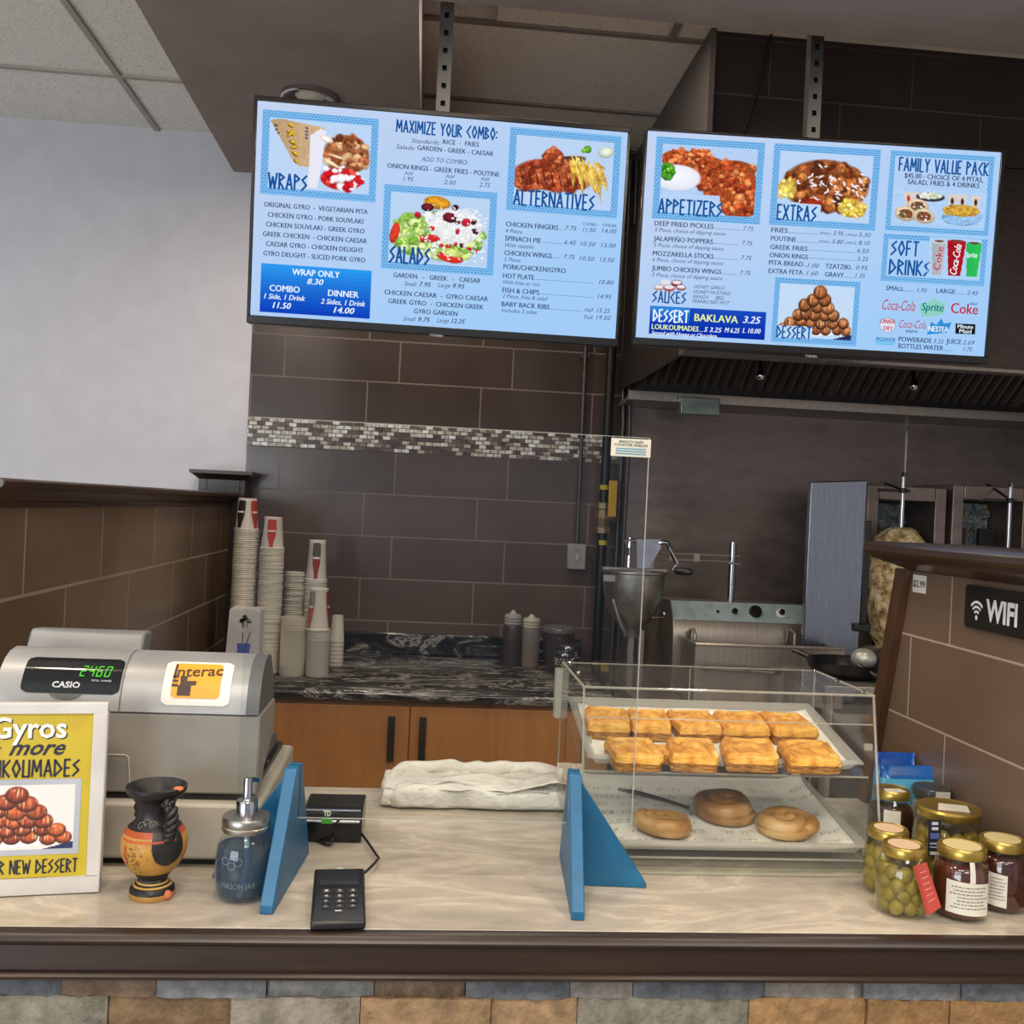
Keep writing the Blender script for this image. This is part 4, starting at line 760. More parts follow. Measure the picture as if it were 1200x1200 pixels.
p1, p2 = un(715, 563, 'y', 4.48), un(719, 601, 'y', 4.48); obj('valve_handle', MB().box((p1.x-.004, 4.472, p2.z-.02), (p2.x+.012, 4.486, p1.z)), mat('valve_yellow', 'b08a18', .45), t, bevel=.004)
for py in (571, 636):
    z = un(707, py, 'y', 4.52).z; mb = MB().lathe([(.0245, -.011), (.0245, .011)], (.83, 4.545, z), 18); obj('yellow_band', mb, mat('tape_yellow', 'a89a22', .5), t)
for k, (dx, dy) in enumerate(((.905, 4.57), (.935, 4.565))):
    t = obj('wall_conduit', MB().tube([(dx, dy, 1.0), (dx, dy, 1.55), (dx+.003, dy, 2.06), (dx-.015, dy-.005, 2.35), (dx-.02, dy, 3.3)], .009, 10), GALV); tag(t, ('silver conduit close beside the gas pipe', 'silver conduit between gas pipe conduit and steel panel')[k], 'conduit')
p = un(773, 740, 'y', 4.56); t = thing('wall_outlet', 'steel outlet box behind the hand-cranked hopper', 'outlet', (p.x, 4.58, p.z-.04)); obj('box', MB().box((p.x-.04, 4.55, p.z-.045), (p.x+.04, 4.599, p.z+.045)), mat('outlet_steel', '77726d', .4, .5), t, bevel=.004)
obj('socket', MB().prism([(p.x+.002+.024*cos(a*pi/8), p.z+.024*sin(a*pi/8)) for a in range(16)], 'y', 4.543, 4.5495), mat('socket_white', 'c9c7c2', .4), t)

# prep table under the cooking line
pt = thing('prep_table', 'long stainless table carrying the fryer and gyro broilers', 'table', (2, 3.95, 0))
obj('table_top', MB().box((.80, 3.42, .91), (3.15, 4.49, .95)), SSD, pt, bevel=.004); obj('shelf', MB().box((.85, 3.5, .3), (3.1, 4.46, .32)), SSD, pt)
for x in (.86, 3.1):
    for y in (3.48, 4.45): obj('leg', MB().tube([(x, y, 0), (x, y, .909)], .02), SS, pt)
# fryer
fy = thing('fryer', 'stainless countertop fryer with knobs on a sloping control panel', 'fryer', (1.25, 3.85, .952))
a, b, c = un(785, 700, 'y', 3.80), un(945, 712, 'y', 3.80), un(785, 726, 'y', 3.74)
zt = (a.z+b.z)/2; zb = c.z; x0, x1 = a.x, b.x; za = un(870, 757, 'y', 3.72).z
obj('housing', MB().prism([(3.72, .953), (4.15, .953), (4.15, zt-.02), (3.82, zt), (3.80, zt), (3.735, zb), (3.72, za)], 'x', x0, x1), SS, fy, bevel=.003)
obj('control_panel', MB().add([(x, y, z) for x in (x0+.004, x1-.004) for y, z in ((3.799, zt-.001), (3.796, zt-.004), (3.731, zb+.002), (3.734, zb+.001))], [(0, 1, 2, 3), (7, 6, 5, 4), (0, 4, 5, 1), (1, 5, 6, 2), (2, 6, 7, 3), (3, 7, 4, 0)]), brushed('panel_steel', 'b9cccc', .3, (3, 3, 3), .4), fy)
ex, ez, ey = un(985, 780, 'y', 3.5), un(900, 757, 'y', 3.5), 3.5
bx0 = un(812, 765, 'y', 3.5).x; bx1 = ex.x; zr = un(900, 757, 'y', 3.5).z
mb = MB(); mb.box((bx0, 3.47, .953), (bx1, 3.485, zr)); mb.box((bx0, 3.485, .953), (bx0+.015, 3.719, zr)); mb.box((bx1-.015, 3.485, .953), (bx1, 3.719, zr)); mb.box((bx0+.015, 3.485, zr-.08), (bx1-.015, 3.719, zr-.07)); mb.tube([(bx0, 3.475, zr), (bx1, 3.475, zr)], .008, 8)
obj('basin', mb, SS, fy)
obj('front_rail', MB().tube([(bx0+.02, 3.44, zr-.075), (bx1-.25, 3.44, zr-.085)], .012, 10).tube([(bx0+.03, 3.44, zr-.075), (bx0+.03, 3.47, zr-.075)], .006).tube([(bx1-.27, 3.44, zr-.085), (bx1-.27, 3.47, zr-.085)], .006), CHR, fy)
for px, hw in ((810, 0), (926, 0)):
    p = un(px, 745, 'y', 3.68); obj('basket_hook', MB().tube([(p.x, 3.715, p.z-.03), (p.x, 3.70, p.z+.02), (p.x+.004, 3.67, p.z+.025), (p.x+.008, 3.655, p.z+.01), (p.x+.008, 3.65, p.z-.07)], .007, 8), SS, fy)
nrm = Vector((0, -(zt-zb), .065)).normalized()
def knob(px, py, r, h, m, nm):
    t_ = ((un(px, py, 'y', 3.76).z)-zb)/(zt-zb); P = Vector((un(px, py, 'y', 3.76).x, 3.735+.065*t_, zb+(zt-zb)*t_)); mb = MB().lathe([(r, .006), (r, h*.6), (r*.8, h)], (0, 0, 0), 18)
    q = nrm.to_track_quat('Z', 'Y'); mb.xf(lambda v: P+q @ v); return obj(nm, mb, m, fy)
knob(841, 718, .006, .012, BLK, 'indicator'); knob(861, 718, .012, .018, BLK, 'knob'); knob(885, 719, .026, .026, BLK, 'knob'); d = knob(916, 720, .022, .009, mat('dial_white', 'c8c9c4', .4), 'dial_plate'); knob(916, 720, .012, .022, BLK, 'knob')
# crank hopper with arm and post
hp = thing('batter_hopper', 'hand-cranked metal batter hopper on an arm beside the fryer', 'hopper', (.83, 3.8, .952))
ca = un(743, 672, 'y', 3.8); R = (un(779, 672, 'y', 3.8).x-un(708, 672, 'y', 3.8).x)/2; zc = ca.z; zbt = un(743, 738, 'y', 3.8).z; Hh = zc-zbt
obj('bowl', MB().lathe([(.030, -Hh-.025), (.036, -Hh-.005), (.045, -Hh*.95), (R*.60, -Hh*.84), (R*.80, -Hh*.66), (R*.93, -Hh*.42), (R*.99, -Hh*.2), (R, 0), (R*1.08, .004), (R*1.08, .012), (R*.96, .012), (R*.94, -Hh*.2), (R*.7, -Hh*.6), (.03, -Hh*.8)], (ca.x, 3.8, zc), 36, caps=False), ALU, hp, smooth=50)
obj('lid_bar', MB().box((ca.x-R*1.05, 3.78, zc+.013), (ca.x+R*1.05, 3.82, zc+.022)).box((ca.x-R*1.12, 3.72, zc-.03), (ca.x-R*.55, 3.735, zc-.005)), ALU, hp)
q = [un(x, y, 'y', 3.78) for x, y in ((746, 668), (746, 632), (774, 632), (774, 642), (760, 668))]; obj('gear_plate', MB().prism([(v.x, max(v.z, zc+.023)) for v in q], 'y', 3.775, 3.783), brushed('plate_aluminium', 'b9bfd2', .3, (3, 3, 3)), hp)
p = un(738, 630, 'y', 3.8); obj('agitator_screw', MB().tube([(p.x, 3.8, zc+.023), (p.x, 3.8, p.z)], .007).tube([(p.x-.02, 3.8, p.z-.01), (p.x+.02, 3.8, p.z-.01)], .009).lathe([(.012, 0), (.012, .03)], (p.x, 3.8, p.z-.07), 10), CHR, hp)
e = [un(x, y, 'y', 3.765) for x, y in ((782, 636), (786, 645), (793, 660), (790, 668))]
obj('crank_arm', MB().tube([(e[0].x-.03, 3.775, e[0].z), (e[0].x, 3.765, e[0].z), e[1], e[2], e[3]], .009), CHR, hp); k0, k1 = un(791, 669, 'y', 3.74), un(811, 671, 'y', 3.70); h = obj('crank_grip', MB().tube([k0, k0.lerp(k1, .3), k0.lerp(k1, .8), k1], [.010, .015, .015, .009], 12), BLK, hp); h['label'] = 'black crank handle grip'
z1, z2 = un(820, 650, 'y', 3.85).z, un(820, 657, 'y', 3.85).z; xp = un(857, 680, 'y', 3.88).x; zpt = un(859, 635, 'y', 3.88).z
obj('support_arm', MB().tube([(ca.x+.06, 3.85, z1), (xp+.03, 3.88, z1)], .005).tube([(ca.x+.06, 3.85, z2), (xp+.03, 3.88, z2)], .005).box((ca.x+.15, 3.85, z2-.004), (ca.x+.175, 3.87, z1+.004)).box((ca.x+.25, 3.85, z2-.004), (ca.x+.275, 3.87, z1+.004)).box((ca.x+.055, 3.79, zc+.012), (ca.x+.075, 3.87, z1+.006)), SS, hp)
obj('post', MB().tube([(xp, 3.88, zt-.01), (xp, 3.88, zpt)], .0145, 14).tube([(xp-.02, 3.87, z1-.03), (xp+.03, 3.87, z1-.03)], .006), CHR, hp)
for dx in (-.012, .028): obj('leg', MB().box((ca.x+dx, 3.79, .953), (ca.x+dx+.022, 3.82, zc-Hh+.0)), SS, hp)
obj('drain_tube', MB().tube([(ca.x-R*.75, 3.74, zc-Hh*.45), (ca.x-R*.55, 3.73, zc-Hh*.8), (ca.x-.03, 3.75, zc-Hh-.02)], .008), ALU, hp)
obj('nozzle_lever', MB().tube([un(758, 723, 'y', 3.75), un(777, 723, 'y', 3.75)], .004).ell(un(778, 720, 'y', 3.75), (.008, .008, .014), 10, 6), CHR, hp)
# tall steel side shield
q = [un(x, y, 'y', 3.62) for x, y in ((948, 565), (1014, 563), (1003, 790), (944, 770))]
t = thing('steel_side_shield', 'tall brushed steel shield standing between fryer and gyro broilers', 'heat shield', (1.55, 3.63, .952))
obj('panel', MB().prism([(q[0].x, q[0].z), (q[0].x, .953), (q[1].x-.005, .953), (q[1].x, q[1].z)], 'y', 3.60, 3.63), brushed('shield_steel', '8a93a2', .25, (60, 60, 1.2)), t, bevel=.004)
a, b = un(1005, 610, 'y', 3.66), un(1018, 735, 'y', 3.66); obj('handle', MB().box((q[1].x+.001, 3.61, b.z), (q[1].x+.03, 3.64, a.z)).box((q[1].x-.03, 3.58, b.z-.01), (q[1].x+.034, 3.598, b.z+.02)), BLK, t, bevel=.004)
# gyro broilers with spits
FOIL = NT('crumpled_foil'); FOIL.set(.25, .7); nn = FOIL.noise(FOIL.coord(), 34, 4, .6, .8); FOIL.base(FOIL.ramp(FOIL.noise(FOIL.coord(), 9, 3), [(.35, 'a09c96'), (.5, 'c6d8e0'), (.65, 'cdb995')])); FOIL.bump(nn, 1, .05); FOIL = FOIL.m
MEAT = NT('cooked_meat'); MEAT.set(.6); n1 = MEAT.noise(MEAT.coord(), 26, 6, .65); MEAT.base(MEAT.ramp(n1, [(.30, '5a3c22'), (.43, 'a08355'), (.54, 'd2c093'), (.7, 'e6ddc6')])); MEAT.bump(n1, .8, .02); MEAT = MEAT.m
def broiler(px0, px1, lab, cone, rpx):
    z1 = un((px0+px1)/2, 570, 'y', 3.95).z; x0, x1 = un(px0, 600, 'y', 3.95).x, un(px1, 600, 'y', 3.95).x
    t = thing('gyro_broiler', lab, 'gyro broiler', ((x0+x1)/2, 4.05, .952)); w = x1-x0
    mb = MB(); f = .05
    mb.box((x0, 3.95, 1.10), (x0+f, 4.3, z1)); mb.box((x1-f, 3.95, 1.10), (x1, 4.3, z1)); mb.box((x0+f, 3.95, z1-.06), (x1-f, 4.3, z1)); mb.box((x0+f, 4.28, 1.10), (x1-f, 4.3, z1-.06)); mb.box((x0, 3.7, .953), (x1, 4.3, 1.10))
    obj('frame', mb, SSD, t, bevel=.004)
    fm = MB(); hgt = z1-.07-1.11
    fm.grid(lambda u, v: (x0+f+.004+(w-2*f-.008)*u, 4.20-.05*noise.noise((u*7+px0, v*9, 2))+.03*noise.noise((u*23, v*25, px0)), 1.11+hgt*v), 36, 50); obj('foil_lining', fm, FOIL, t, smooth=12, fixn=False)
    em = MB()
    for k in range(2): em.box((x0+f+.03+k*(w/2-.05), 4.10, 1.12), (x0+f+.03+k*(w/2-.05)+.07, 4.12, z1-.18))
    obj('burner', em, BLKM, t)
    rx = un(rpx, 600, 'y', 3.80).x; zt_ = un(rpx, 553 if cone else 565, 'y', 3.80).z
    obj('drip_pan', MB().lathe([(.11, 0), (.13, .004), (.135, .03), (.13, .03), (.126, .008), (0, .006)], (rx, 3.82, 1.1015), 30), SS, t)
    sp = thing('meat_spit', 'upright spit rod with a cone of cooked meat' if cone else 'bare upright spit rod in the right gyro broiler', 'spit', (rx, 3.80, 1.108)); r_ = MB().tube([(rx, 3.80, 1.108), (rx, 3.80, zt_-.02)], .0085, 12); r_.tube([(rx, 3.80, zt_-.02), (rx, 3.80, zt_)], [.011, .006]); obj('rod', r_, CHR, sp)
    if cone:
        ztc = un(rpx, 618, 'y', 3.80).z
        def rr(p): return 1+.22*noise.noise((p[0]*2.2+3, p[1]*2.2, p[2]*4.2))+.16*noise.noise((p[0]*6, p[1]*6, p[2]*9+5))
        mm = MB(); n_ = 44; prof = []
        for j in range(41):
            v = j/40; rad = .118*min(1, sqrt(max(0, 1-((v-.45)/.56)**4)))*(1-.18*(1-v))+.004; prof.append((rad, 1.14+(ztc-1.14)*v))
        for rad, z in prof:
            for k in range(n_):
                a = 2*pi*k/n_; q_ = 1+.20*noise.noise((cos(a)*2.2, sin(a)*2.2, z*16))+.12*noise.noise((cos(a)*6, sin(a)*6, z*34+5)); mm.v.append((rx+rad*q_*cos(a), 3.80+rad*q_*sin(a), z))
        for j in range(40):
            for k in range(n_): mm.f.append((j*n_+k, j*n_+(k+1) % n_, (j+1)*n_+(k+1) % n_, (j+1)*n_+k)); mm.c.append(None)
        mm.f += [tuple(range(n_))[::-1], tuple(range(40*n_, 41*n_))]; mm.c += [None, None]
        obj('meat_cone', mm, MEAT, sp, smooth=50)
    ab = MB().tube([(rx-.08, 3.86, zt_-.075), (rx+.03, 3.80, zt_-.075)], .006); ab.lathe([(.014, -.01), (.014, .01)], (rx, 3.80, zt_-.075), 12); ab.tube([(rx+.02, 3.82, zt_-.075), (rx+.02, 4.0, z1+.01)], .005); obj('top_bracket', ab, BLKM, t)
broiler(1016, 1109, 'left gyro broiler lined with foil, beside the steel shield', True, 1057)
broiler(1116, 1212, 'right gyro broiler lined with foil, behind the half wall', False, 1183)
# equipment stand, frying pan, scoop
a, b = un(945, 790, 'y', 3.30), un(1075, 790, 'y', 3.30)
t = thing('equipment_stand', 'low stainless stand under the frying pan', 'stand', (1.55, 3.2, 0)); zs = 1.115
obj('stand_top', MB().box((a.x-.05, 3.02, zs-.03), (b.x+.25, 3.40, zs)), SS, t, bevel=.003)
for x in (a.x-.03, b.x+.23):
    for y in (3.04, 3.38): obj('leg', MB().tube([(x, y, 0), (x, y, zs-.031)], .018), SS, t)
pc = un(993, 780, 'y', 3.22); rw = (un(1042, 770, 'y', 3.22).x-un(950, 770, 'y', 3.22).x)/2
t = thing('frying_pan', 'black frying pan on the low stand', 'pan', (pc.x, 3.22, zs))
obj('pan_body', MB().lathe([(rw*.72, 0), (rw*.9, .02), (rw, .05), (rw*1.01, .053), (rw*.97, .05), (rw*.86, .022), (rw*.7, .006), (0, .006)], (pc.x, 3.22, zs+.001), 40), mat('pan_black', '15161a', .3, .3), t, smooth=60)
obj('pan_handle', MB().tube([(pc.x-rw*.6, 3.22+rw*.78, zs+.045), (pc.x-rw*.9, 3.22+rw*1.25, zs+.06)], .01), BLK, t)
pc2 = un(1020, 774, 'y', 3.12); t = thing('metal_scoop', 'round metal scoop with dark handle lying on the frying pan', 'scoop', (pc2.x, 3.18, zs+.05))
obj('scoop_bowl', MB().ell((pc2.x, 3.17, zs+.068), (.042, .042, .036), 24, 12), mat('scoop_grey', 'a5a59f', .35, .5), t); obj('scoop_handle', MB().tube([(pc2.x-.03, 3.14, zs+.05), (pc2.x-.005, 3.08, zs+.03), (pc2.x+.05, 3.05, zs+.012)], .009), BLK, t)

# ------------------------------------------------------------------ things on the back counter
WZ = .9305
CUPW = attr_mat('paper_cup', .6, .3); CUPG = attr_mat('paper_cup_grey', .6, .3)
def cup_mb(r0, r1, h, col, rimc, shade=None):
    """upside-down cup: rim r1 at the bottom, base r0 on top"""
    mb = MB(); mb.lathe([(r1-.002, .001, rimc), (r1, .000, rimc), (r1+.0016, .001, rimc), (r1+.0016, .0036, rimc), (r1-.0004, .0044, col), (r1-.0028, .0047, col), (r0+.001, h-.004, rimc), (r0+.002, h-.001, rimc), (r0, h, rimc), (r0-.003, h, col), (r0-.004, h-.005, col), (0, h-.005, col)], (0, 0, 0), 28, caps=False); return mb
BOT = [(0, .0), (.16, .0), (.17, .10), (.24, .30), (.34, .42), (.36, .52), (.33, .60), (.33, .90), (.30, .93), (.34, .95), (.34, 1), (0, 1)]
def printed(parent, r0, r1, h, ang, c1, c2=None):
    """bottle silhouette wrapped on the cup wall; v=0 at the rim"""
    c2 = c2 or c1
    prof = [(.15, .03), (.16, .10), (.20, .20), (.27, .30), (.33, .40), (.36, .48), (.355, .54), (.35, .57), (.37, .62), (.385, .70), (.37, .80), (.36, .90), (.34, .95), (.26, .97)]
    def fn(u, v, lay=.0024):
        z = .005+(h-.01)*v; r = r1+(r0-r1)*(z/h)+lay; a = ang+u/r; return (r*cos(a), r*sin(a), z)
    m = MB(); W = r1*1.0
    for i in range(len(prof)-1):
        (wa, va), (wb, vb) = prof[i], prof[i+1]
        for k in range(4):
            s0, s1 = -1+k*.5, -.5+k*.5; m.add([fn(s0*wa*W, va), fn(s1*wa*W, va), fn(s1*wb*W, vb), fn(s0*wb*W, vb)], [(0, 1, 2, 3)], c1 if va >= .54 else c2)
    o = obj('printed_bottle', m, CUPW, parent, local=True, smooth=60, fixn=False); b = MB(); 
    for k in range(4):
        s0, s1 = -1+k*.5, -.5+k*.5; b.add([fn(s0*.30*W, .545, .0034), fn(s1*.30*W, .545, .0034), fn(s1*.30*W, .595, .0034), fn(s0*.30*W, .595, .0034)], [(0, 1, 2, 3)], 'd8d0c8')
    obj('label_band', b, CUPW, o, local=True, smooth=60, fixn=False); return o
WHC, RIMC = 'cfc6ba', 'e0d9cc'
proto = {}
def make_cup(kind, loc, rot, label, group):
    if kind not in proto:
        r0, r1, h, c, rc = {'big': (.034, .0475, .125, WHC, RIMC), 'slim': (.033, .0445, .165, 'c9c2ba', 'ddd7cd'), 'grey': (.037, .041, .014, 'b5afa5', 'cbc5b9')}[kind]
        t = thing('paper_cup', label, 'cup', loc, (0, 0, rot), group); obj('cup_wall', cup_mb(r0, r1, h, c, rc), CUPW, t, local=True, smooth=50); proto[kind] = t; return t
    return dup(proto[kind], loc, (0, 0, rot), label, group)
def cup_stack(kind, X, Y, ztop, pitch, h, label_mid, group, z0=WZ, wob=.0012):
    n = int((ztop-h-z0)/pitch); pitch = (ztop-h-z0)/n
    for k in range(n): make_cup(kind, (X+random.uniform(-wob, wob), Y+random.uniform(-wob, wob), z0+.0003+k*pitch), random.uniform(0, 6), label_mid, group)
    return (X, Y, z0+n*pitch)
def top_cup(kind, loc, label, group, prints):
    r0, r1, h, c, rc = {'big': (.034, .0475, .125, WHC, RIMC), 'slim': (.033, .0445, .165, 'c9c2ba', 'ddd7cd')}[kind]
    t = thing('paper_cup', label, 'cup', loc, (0, 0, 0), group); obj('cup_wall', cup_mb(r0, r1, h, c, rc), CUPW, t, local=True, smooth=50)
    for px_a, c1, c2 in prints: printed(t, r0, r1, h, px_a, c1, c2)
    return t
Y1 = 4.02
def zx(px, py, Y): p = un(px, py, 'y', Y); return p.x, p.z
X, z = zx(290.5, 584, Y1); X0 = X; l = cup_stack('big', X0, Y1, z, .0076, .125, 'paper cup nested upside down in the tallest stack by the wall post', 'cups nested in the tallest stack')
top_cup('big', l, 'top cup of the tallest stack, with dark bottle print', 'printed top cups', [(-pi/2-.45, '231716', '2b1514'), (-pi/2+1.0, '9c2f22', None), (1.6, '9c2f22', None)])
X, z = zx(320.5, 606, Y1-.02); X2 = X; l = cup_stack('big', X2, Y1-.02, z, .0078, .125, 'paper cup nested upside down in the second tallest stack', 'cups nested in the second tallest stack')
top_cup('big', l, 'top cup of the second stack, with red bottle print', 'printed top cups', [(-pi/2+.05, 'a8322c', None), (1.2, 'a8322c', None), (3.2, '231716', None)])
X, z = zx(346, 668, Y1+.10); cup_stack('grey', X, Y1+.10, z, .0078, .014, 'greyish shallow cup nested in the short stack behind the frosted tubs', 'cups nested in the short grey stack', wob=.002)
X, z = zx(372.5, 633, Y1+.10); X4 = X; l = cup_stack('slim', X4, Y1+.10, z, .0085, .165, 'slim cup nested upside down behind the lone standing cup', 'cups nested in the slim stack')
top_cup('slim', l, 'top slim cup with dark grey bottle print and red band', 'printed top cups', [(-pi/2+.05, '4a4541', '7d2a26'), (1.2, '8f2a26', None)])
# straw box
a, b, c = un(266, 775, 'y', 3.9), un(305, 775, 'y', 3.9), un(303, 713, 'y', 3.9)
t = thing('straw_box', 'open white box printed with a blue cup and straws, beside the tallest cups', 'box', ((a.x+b.x)/2, 3.93, WZ)); bw = b.x-a.x
BOXW = mat('box_card', 'c6c3c2', .6); x0, x1, y0, y1, zt_ = a.x-.005, b.x, 3.87, 3.96, c.z
def taper(mb): return mb.xf(lambda v: Vector((v.x+(.012 if v.x < (x0+x1)/2 else -.002)*(v.z-WZ)/(zt_-WZ), v.y, v.z)))
obj('carton', taper(MB().box((x0, y0, WZ), (x1, y1, zt_-.005)).box((x0+.004, y0+.004, zt_-.005), (x1-.004, y1-.004, zt_))), BOXW, t)
mb = MB(); cxm = (x0+x1)/2+.003; wv = (x1-x0)
mb.prism([(x0+.0, WZ), (x1, WZ), (x1, WZ+.085), (x1-wv*.3, WZ+.066), (x0+wv*.3, WZ+.066), (x0, WZ+.09)], 'y', y0-.0016, y0-.0004, '2b3f96')
mb.prism([(cxm-.022, WZ+.072), (cxm+.022, WZ+.072), (cxm+.029, WZ+.132), (cxm-.029, WZ+.132)], 'y', y0-.0016, y0-.0004, '4a62ae')
mb.prism([(cxm-.010, WZ+.132), (cxm-.007, WZ+.132), (cxm-.010, WZ+.175), (cxm-.013, WZ+.175)], 'y', y0-.0016, y0-.0004, '3c3a3c'); mb.prism([(cxm+.002, WZ+.10), (cxm+.006, WZ+.10), (cxm+.029, WZ+.178), (cxm+.026, WZ+.178)], 'y', y0-.0018, y0-.0004, '3c3a3c')
for k in range(60):
    an = random.uniform(0, pi); rr = random.uniform(.4, 1); u, v = cxm+.028*rr*cos(an), WZ+.212+.030*rr*sin(an); mb.prism([(u-.004, v-.002), (u+.004, v-.002), (u+.003, v+.002), (u-.003, v+.002)], 'y', y0-.0016, y0-.0004, '4d5a48')
for dx in (-.016, 0, .012): mb.prism([(cxm+dx, WZ+.192), (cxm+dx+.003, WZ+.192), (cxm+dx+.003, WZ+.215), (cxm+dx, WZ+.215)], 'y', y0-.0016, y0-.0004, '4d4a40')
obj('box_print', taper(mb), attr_mat('box_ink', .6), t, fixn=False)
# frosted plastic tubs and portion cups
FROST = clear('frosted_plastic', (240, 238, 232), 1.45, .80, (246, 241, 232), .2)
def tub_stack(px0, px1, pyb, pyt, lab, grp, n=9):
    Yc = 3.96; a, b = un(px0, pyb-6, 'y', Yc), un(px1, pyb-6, 'y', Yc); r = (b.x-a.x)/2; x = (a.x+b.x)/2; zt_ = un((px0+px1)/2, pyt, 'y', Yc).z; pit = .011
    h = (zt_-WZ-.0005)-pit*(n-1); src = None
    for k in range(n):
        z = WZ+.0005+k*pit
        if src is None: src = tag(obj('plastic_tub', MB().lathe([(r*.955-.001, 0), (r*.965, .003), (r*.985, h-.006), (r, h-.005), (r, h), (r*.985, h), (r*.94, .004), (0, .003)], (0, 0, 0), 36), FROST, smooth=50), lab, 'tub', grp); src.location = (x, Yc, z)
        else: c = src.copy(); COL.objects.link(c); c.location = (x, Yc, z)
    return x, Yc, zt_
tub_stack(327, 357.5, 785, 723, 'frosted plastic tub nested in the taller tub stack', 'tubs nested in the taller stack', 5)
tx, ty, tz = tub_stack(357.5, 386, 785, 738, 'frosted plastic tub nested under the lone standing cup', 'tubs nested in the shorter stack', 4)
t = top_cup('big', (tx-.004, ty, tz+.001), 'lone cup standing upside down on the frosted tubs, half grey print', 'printed top cups', [(-pi/2-.75, '857d78', 'a8605a'), (-pi/2+1.35, '8f2a26', None)]); t.scale = (1, 1, 1.32)
# small portion cups
Yc = 4.22; a, b = un(385, 770, 'y', Yc), un(402.5, 770, 'y', Yc); r = (b.x-a.x)/2; x = (a.x+b.x)/2; ztp = un(394, 721, 'y', Yc).z; zr = un(394, 752, 'y', Yc).z
src = None; n = 7; hh = ztp-zr
for k in range(n):
    z = WZ+.0005+(zr-WZ)*k/(n-1)
    if src is None: src = tag(obj('portion_cup', MB().lathe([(r, 0), (r*1.02, .003), (r*.97, .005), (r*.72, hh-.002), (r*.70, hh), (0, hh-.002)], (0, 0, 0), 26), FROST, smooth=50), 'small clear portion cup nested upside down beside the tubs', 'cup', 'portion cups in the small stack'); src.location = (x, Yc, z)
    else: c = src.copy(); COL.objects.link(c); c.location = (x, Yc, z)
# squeeze bottles
def bottle(px0, px1, pyb, pyt, lab, body, cap, fill=None):
    Yc = 4.36; a, b = un(px0, 750, 'y', Yc), un(px1, 750, 'y', Yc); r = (b.x-a.x)/2; x = (a.x+b.x)/2; zt_ = un((px0+px1)/2, pyt, 'y', Yc).z; H = zt_-WZ
    t = thing('squeeze_bottle', lab, 'bottle', (x, Yc, WZ)); hb = H*.74
    if fill: obj('sauce', MB().lathe([(r*.92, .003), (r*.93, hb*fill)], (x, Yc, WZ), 26), mat('amber_sauce', '9c6433', .4), t)
    obj('bottle_body', MB().lathe([(r*.9, 0), (r, .006), (r, hb-.012), (r*.95, hb-.003), (r*.9, hb)], (x, Yc, WZ+.0005), 30), body, t, smooth=50)
    pr = [(r*.92, hb)]
    for k in range(3): z = hb+H*.055*k; pr += [(r*1.0, z+.003), (r*1.02, z+H*.02), (r*1.0, z+H*.042), (r*.93, z+H*.05)]
    pr += [(r*.95, hb+H*.165), (r*.9, hb+H*.185), (r*.45, hb+H*.20), (r*.40, H-.012), (r*.2, H), (0, H)]
    c = obj('bottle_cap', MB().lathe(pr, (x, Yc, WZ), 28), cap, t, smooth=40); c['label'] = 'ribbed screw cap with a short nozzle'
bottle(590, 610.5, 782, 715, 'dark brown squeeze bottle with a ribbed grey cap', mat('brown_sauce_bottle', '3f3331', .35), mat('cap_grey', '97938e', .45))
bottle(611.5, 632.5, 786, 720, 'clear squeeze bottle with a little amber sauce inside', clear('bottle_clear', (214, 206, 198), 1.45, .55, (185, 178, 170), .2), mat('cap_cream', 'b3ab96', .45), .33)
# clear tub and shakers
Yc = 4.40; a, b = un(635, 745, 'y', Yc), un(674, 745, 'y', Yc); r = (b.x-a.x)/2; x = (a.x+b.x)/2; H = un(655, 734, 'y', Yc).z-WZ
t = thing('clear_tub', 'see-through lidded tub behind the shakers', 'tub', (x, Yc, WZ)); obj('tub_wall', MB().lathe([(r*.82, 0), (r*.97, H*.85), (r*.95, H*.85), (r*.79, .004), (0, .004)], (x, Yc, WZ+.0005), 34), clear('tub_clear', (205, 196, 190), 1.45, .10, (190, 180, 172), .1), t, smooth=50); obj('tub_lid', MB().lathe([(r*.98, H*.86), (r*1.03, H*.865), (r*1.03, H*.93), (r*.96, H), (0, H)], (x, Yc, WZ), 34), clear('lid_clear', (225, 220, 215), 1.45, .22, (200, 195, 190), .1), t, smooth=40)
for px0, px1, pyb, pyt, Yc, lab in ((651, 671, 790, 763, 4.12, 'nearer shaker with a perforated metal top, just left of the pastry case'), (654, 675, 785, 754.5, 4.27, 'farther glass shaker just behind the nearer one')):
    a, b = un(px0, pyb-10, 'y', Yc), un(px1, pyb-10, 'y', Yc); r = (b.x-a.x)/2; x = (a.x+b.x)/2; H = un((px0+px1)/2, pyt, 'y', Yc).z-WZ
    t = thing('shaker', lab, 'shaker', (x, Yc, WZ)); obj('body', MB().lathe([(r*.9, 0), (r, .004), (r, H*.8)], (x, Yc, WZ+.0005), 28), mat('shaker_metal', '6f6a62', .28, .8), t, smooth=50); top = MB().lathe([(r*1.06, H*.8), (r*1.08, H*.86), (r*1.02, H*.94), (r*.6, H), (0, H*1.01)], (x, Yc, WZ), 28); obj('shaker_top', top, CHR, t, smooth=50)
    hm = MB()
    for k in range(16):
        for zz in (.5, .6, .7): an = 2*pi*k/16+zz*2; hm.ell((x+r*1.0*cos(an), Yc+r*1.0*sin(an), WZ+H*zz), (.003, .003, .003), 6, 4)
    obj('perforations', hm, mat('hole_dots', 'c9c4b8', .3, .7), t)
# ------------------------------------------------------------------ things on the service counter
CZ = 1.0503
def onc(px, py): p = un(px, py, 'z', 1.05); return p.x, p.y
